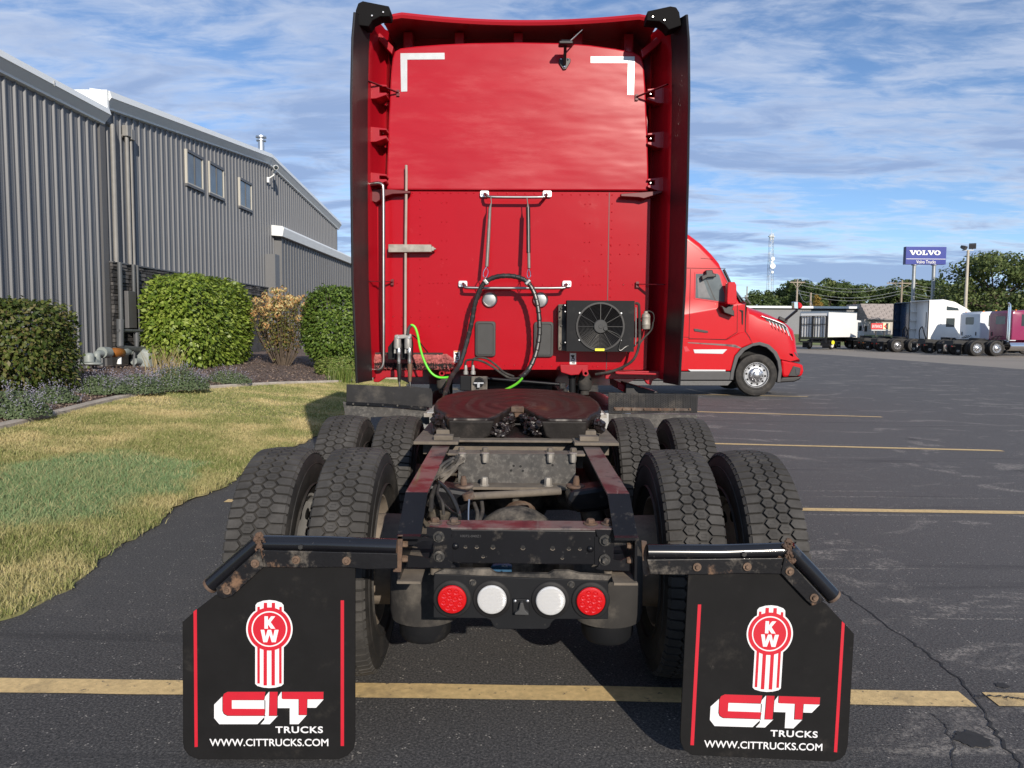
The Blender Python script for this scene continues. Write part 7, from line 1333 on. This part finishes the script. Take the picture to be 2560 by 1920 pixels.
# catmint
def catmint(label, c, rx, ry, h, n, seed):
    rs = np.random.default_rng(seed); z0_ = c[2]; t = thing('catmint', label, 'plant', tuple(c), 'catmint clumps along the bed edge'); a = rs.uniform(0, 2*math.pi, n); r_ = np.sqrt(rs.uniform(size=n)); hh = h*(1-0.75*r_**2.2)*rs.uniform(.25, 1.0, n)
    p = np.stack([c[0]+rx*r_*np.cos(a), c[1]+ry*r_*np.sin(a), z0_+hh+0.03], 1); nr = np.stack([np.cos(a)*r_, np.sin(a)*r_-.2, 0.8*np.ones(n)], 1)+rs.normal(size=(n, 3))*.5; leaf_object('foliage', p, nr, 0.042*rs.uniform(.6, 1.3, n), 0.022, 'leaf_catmint', t, seed)
    m_ = int(n*0.035); i = rs.choice(n, m_); top = p[i]; top[:, 2] = z0_+h*(1-0.75*r_[i]**2.2)*rs.uniform(.85, 1.2, m_); ax = np.stack([np.cos(a[i])*r_[i]*.7, np.sin(a[i])*r_[i]*.7, np.ones(m_)], 1); pts = []; nn = []
    for k in range(6): pts.append(top+ax*(k*0.022)+rs.normal(size=(m_, 3))*0.008); nn.append(rs.normal(size=(m_, 3)))
    leaf_object('flower_spikes', np.concatenate(pts), np.concatenate(nn), 0.022, 0.018, 'flower_lavender', t, seed+1)
for lab, k, x, y, rx, ry, h, n, sd in (('grey green catmint with lavender spikes spilling over the pale edging below the dark hedge', 'z5', 70, 1105, .48, .42, .36, 4200, 31), ('sparse catmint clump between the dark hedge and the edging', 'z5', 330, 1015, .36, .34, .26, 2000, 33), ('catmint clump growing below the gas meter', 'z5', 620, 960, .50, .45, .34, 3800, 35), ('bushy catmint clump beside the gas meter pad', 'z5', 840, 955, .46, .42, .36, 3600, 37), ('large lavender catmint clump in front of the bright green hedge', 'z5', 1080, 935, .62, .5, .46, 5200, 39), ('small lone catmint clump on the open mulch', 'z5', 1390, 893, .55, .34, .30, 2200, 41)):
    q = Lw(k, x, y); catmint(lab, (q.x, q.y, zl(q.x)), rx, ry, h, n, sd)
# tall straw grass by the meter and by the shrub
for lab, k, x, y, n, h, m_, sd in (('pale straw coloured grass tuft beside the gas meter', 'z5', 1020, 870, 160, 0.75, 'straw', 51), ('lime green grass tuft beside the low shrub', 'z5', 2110, 880, 240, 0.5, 'leaf_lime', 52)):
    q = Lw(k, x, y); rs = np.random.default_rng(sd); t = thing('grass_tuft', lab, 'grass', (q.x, q.y, zl(q.x))); v = []; f = []
    for i in range(n):
        a = rs.uniform(0, 2*math.pi); b = np.array([q.x+rs.normal()*.16, q.y+rs.normal()*.12, zl(q.x)]); hh = h*rs.uniform(.4, 1.15); tip = b+np.array([math.cos(a)*hh*.4, math.sin(a)*hh*.4, hh]); md = b+np.array([math.cos(a)*hh*.1, math.sin(a)*hh*.1, hh*.6]); s_ = np.array([math.sin(a), -math.cos(a), 0])*0.008; j = len(v); v += [b-s_, b+s_, md+s_, md-s_, tip]; f += [(j, j+1, j+2, j+3), (j+3, j+2, j+4, j+4)]
    me = bpy.data.meshes.new('blades'); me.from_pydata([tuple(q_) for q_ in v], [], [tuple(dict.fromkeys(x_)) for x_ in f]); put('blades', me, m_, t, kind='stuff')
# mulch chips
rs = np.random.default_rng(77); n = 16000; yy = 8+rs.uniform(size=n)**1.2*18; xe = np.array([bed_edge(q) for q in yy])-0.1; xx = xe+(-9.0-xe)*rs.uniform(size=n)**1.3; zz = np.array([zl(q) for q in xx])+0.05+0.05*np.sin(3.1*(xx-xe)/(-9.55-xe))
o = leaf_object('mulch_chips', np.stack([xx, yy, zz+rs.uniform(-.005, .02, n)], 1), rs.normal(size=(n, 3))*.5+np.array([0, 0, 1.0]), 0.06*rs.uniform(.4, 1.4, n), 0.022*rs.uniform(.5, 1.5, n), 'mulch_chip', None, 78); tag(o, 'brown bark mulch chips covering the planting bed', 'mulch', kind='stuff')
# grass blades
def grass(n, ylo, yhi, hmin, hmax, wd, seed):
    rs = np.random.default_rng(seed); y = ylo+(yhi-ylo)*rs.uniform(size=n); le = np.array([lot_edge(q) for q in y]); be = np.array([bed_edge(q) for q in y])+0.08; x = le+(be-le)*rs.uniform(size=n)+rs.normal(size=n)*0.02
    lush = np.exp(-(((x+3.95)/1.1)**2+((y-7.0)/2.2)**2)); keep = (np.abs(x) < 0.72*y+2.2) & (x > be); x, y, lush = x[keep], y[keep], lush[keep]; n = len(x)
    z = np.array([zl(q) for q in x])+0.008; h = rs.uniform(hmin, hmax, n)*(1+0.9*lush); a = rs.uniform(0, 2*math.pi, n); le_ = rs.uniform(.2, 1.1, n)*h; b = np.stack([x, y, z], 1); tip = b+np.stack([np.cos(a)*le_, np.sin(a)*le_, h], 1); md = b+np.stack([np.cos(a)*le_*.35, np.sin(a)*le_*.35, h*.62], 1)
    t2 = rs.uniform(0, 2*math.pi, n); s_ = np.stack([np.cos(t2), np.sin(t2), np.zeros(n)], 1)*(wd*rs.uniform(.6, 1.3, n))[:, None]/2; v = np.stack([b-s_, b+s_, md+s_*.8, md-s_*.8, tip], 1).reshape(-1, 3); i = np.arange(n)*5
    f3 = np.concatenate([np.stack([i, i+1, i+2], 1), np.stack([i, i+2, i+3], 1), np.stack([i+3, i+2, i+4], 1)]); return v, f3
vs_, fs_ = [], []; off = 0
for a in ((26000, 1.2, 3.6, .025, .055, .008, 4), (74000, 3.6, 7.5, .025, .055, .006, 1), (66000, 7.5, 12.0, .025, .05, .009, 2), (52000, 12.0, 22.0, .022, .045, .015, 3)):
    v, f = grass(*a); vs_.append(v); fs_.append(f+off); off += len(v)
o = put('grass', big_mesh('grass', np.concatenate(vs_), np.concatenate(fs_)), 'grass_blade', None); tag(o, 'dry tan and green lawn grass beside the asphalt', 'grass', kind='stuff')
# ------------------------------------------------------------------ trees
def tree_meshes(seed, h, rx, nclump, nleaf, ls, low=0.15, flat=0.0):
    rs = np.random.default_rng(seed); mb = MB(); mb.tube([(0, 0, 0), (0.05*rx, 0, h*.3), (0, 0.05*rx, h*.62)], [0.035*h, 0.026*h, 0.010*h], 9, smooth=3); cs = []
    for i in range(nclump):
        a = rs.uniform(0, 2*math.pi); u = rs.uniform(); zz = low+(0.97-low)*u; prof = math.sin(math.pi*min(1, max(0.06, (zz-low*0.6)/(1.06-low*0.6)))**0.8)**0.7; r_ = rx*prof*math.sqrt(rs.uniform(0.12, 1))*rs.uniform(.75, 1.12); cs.append((r_*math.cos(a), r_*math.sin(a), zz*h+rs.normal()*.02*h))
        if i % 4 == 0: mb.tube([(0, 0, h*(.2+.35*u)), (cs[-1][0]*.5, cs[-1][1]*.5, h*(.2+.35*u)*.5+cs[-1][2]*.5), cs[-1]], [0.009*h, 0.006*h, 0.002*h], 5)
    P, N = [], []
    for c in cs:
        cr = rs.uniform(.13, .24)*rx*1.25; d = rs.normal(size=(nleaf, 3)); d /= np.linalg.norm(d, axis=1, keepdims=True); d[:, 2] *= 0.75; P.append(np.array(c)+d*cr*rs.uniform(.55, 1.08, nleaf)[:, None]); N.append(d+rs.normal(size=(nleaf, 3))*.55+np.array([0, 0, .35]))
    P, N = np.concatenate(P), np.concatenate(N); v, f = leaf_quads(P, N, ls*rs.uniform(.6, 1.3, len(P)), ls*.75*rs.uniform(.6, 1.3, len(P)), rs)
    me = bpy.data.meshes.new('trunk'); me.from_pydata(mb.v, [], mb.f); me.materials.append(MATS['bark']); return me, big_mesh('crown', v, f)
def tree(name, label, tm, m, loc, scale, rz, group=None):
    t = thing(name, label, 'tree', (0, 0, 0), group); put('trunk', tm[0], None, t); c = tm[1]
    key = (c.name, m)
    if key not in TM: q = c.copy(); q.materials.clear(); q.materials.append(MATS[m]); TM[key] = q
    put('crown', TM[key], None, t, kind='stuff'); t.location = loc; t.rotation_euler = (0, 0, rz); t.scale = scale; return t
TM = {}; base = [tree_meshes(s_, 10, r_, 46, 70, 0.50, lo) for s_, r_, lo in ((101, 3.6, .08), (102, 4.3, .05), (103, 3.2, .12), (104, 4.0, .06))]
random.seed(31)
spots = []
for i in range(19): u = 1850+i*36+random.uniform(-8, 8); spots.append((u, 138+random.uniform(-6, 10), random.uniform(.88, 1.12)))
tops = {}
prof_u = [1840, 1880, 1930, 1990, 2050, 2100, 2150, 2190, 2215, 2240, 2260, 2300, 2330, 2370, 2400, 2460, 2560]; prof_v = [748, 735, 722, 702, 703, 705, 712, 722, 712, 735, 700, 695, 700, 712, 720, 725, 730]
k = 0
for u, Y, s_ in spots:
    vt = float(np.interp(u, prof_u, prof_v))+random.uniform(-4, 6); tp_ = W('s', u, vt, Y); hh = tp_.z-1.2; b_ = base[k % 4]; m = 'leaf_tree' if k % 3 else 'leaf_tree_olive'
    tree('tree', ['leafy dark green tree in the far tree line', 'broad olive green tree in the far tree line'][0 if k % 3 else 1], b_, m, (tp_.x, Y, 1.2), (hh/10*1.15*s_, hh/10*1.15, hh/10), random.uniform(0, 6), 'trees of the far tree line'); k += 1
for u, Y, vt in [(1845+i*52, 168, 0) for i in range(15)]:
    vt = float(np.interp(u, prof_u, prof_v))+random.uniform(2, 12); tp_ = W('s', u, vt, Y); hh = tp_.z-1.2; tree('tree', 'leafy dark green tree in the far tree line', base[k % 4], 'leaf_tree', (tp_.x, Y, 1.2), (hh/10*1.3, hh/10*1.3, hh/10), random.uniform(0, 6), 'trees of the far tree line'); k += 1
for u, vt, Y in ((1700, 760, 150), (1760, 752, 150), (1810, 748, 152), (1870, 752, 128), (1905, 770, 118), (1950, 760, 116)):
    tp_ = W('s', u, vt, Y); hh = tp_.z-1.0; tree('bush_tree', 'low bushy olive tree in front of the far tree line', base[k % 4], 'leaf_tree_olive', (tp_.x, Y, 1.0), (hh/10*1.3, hh/10*1.2, hh/10), random.uniform(0, 6), 'low bushy trees'); k += 1
tp_ = W('b5', 240, 690, 112); tree('gold_tree', 'small tree with yellowing leaves behind the box truck', base[2], 'leaf_tree_gold', (tp_.x, 112, 1.2), ((tp_.z-1.2)/10*.75, (tp_.z-1.2)/10*.75, (tp_.z-1.2)/10), 1.0)
bt_ = tree_meshes(200, 10, 5.2, 120, 120, 0.34, .10); tp_ = W('s', 2505, 628, 74); hh = tp_.z
tree('tree', 'big leafy tree towering behind the magenta and pale day cabs', bt_, 'leaf_tree_olive', (tp_.x+0.8, 76, 0.0), (hh/10*1.08, hh/10*1.08, hh/10), 0.7)
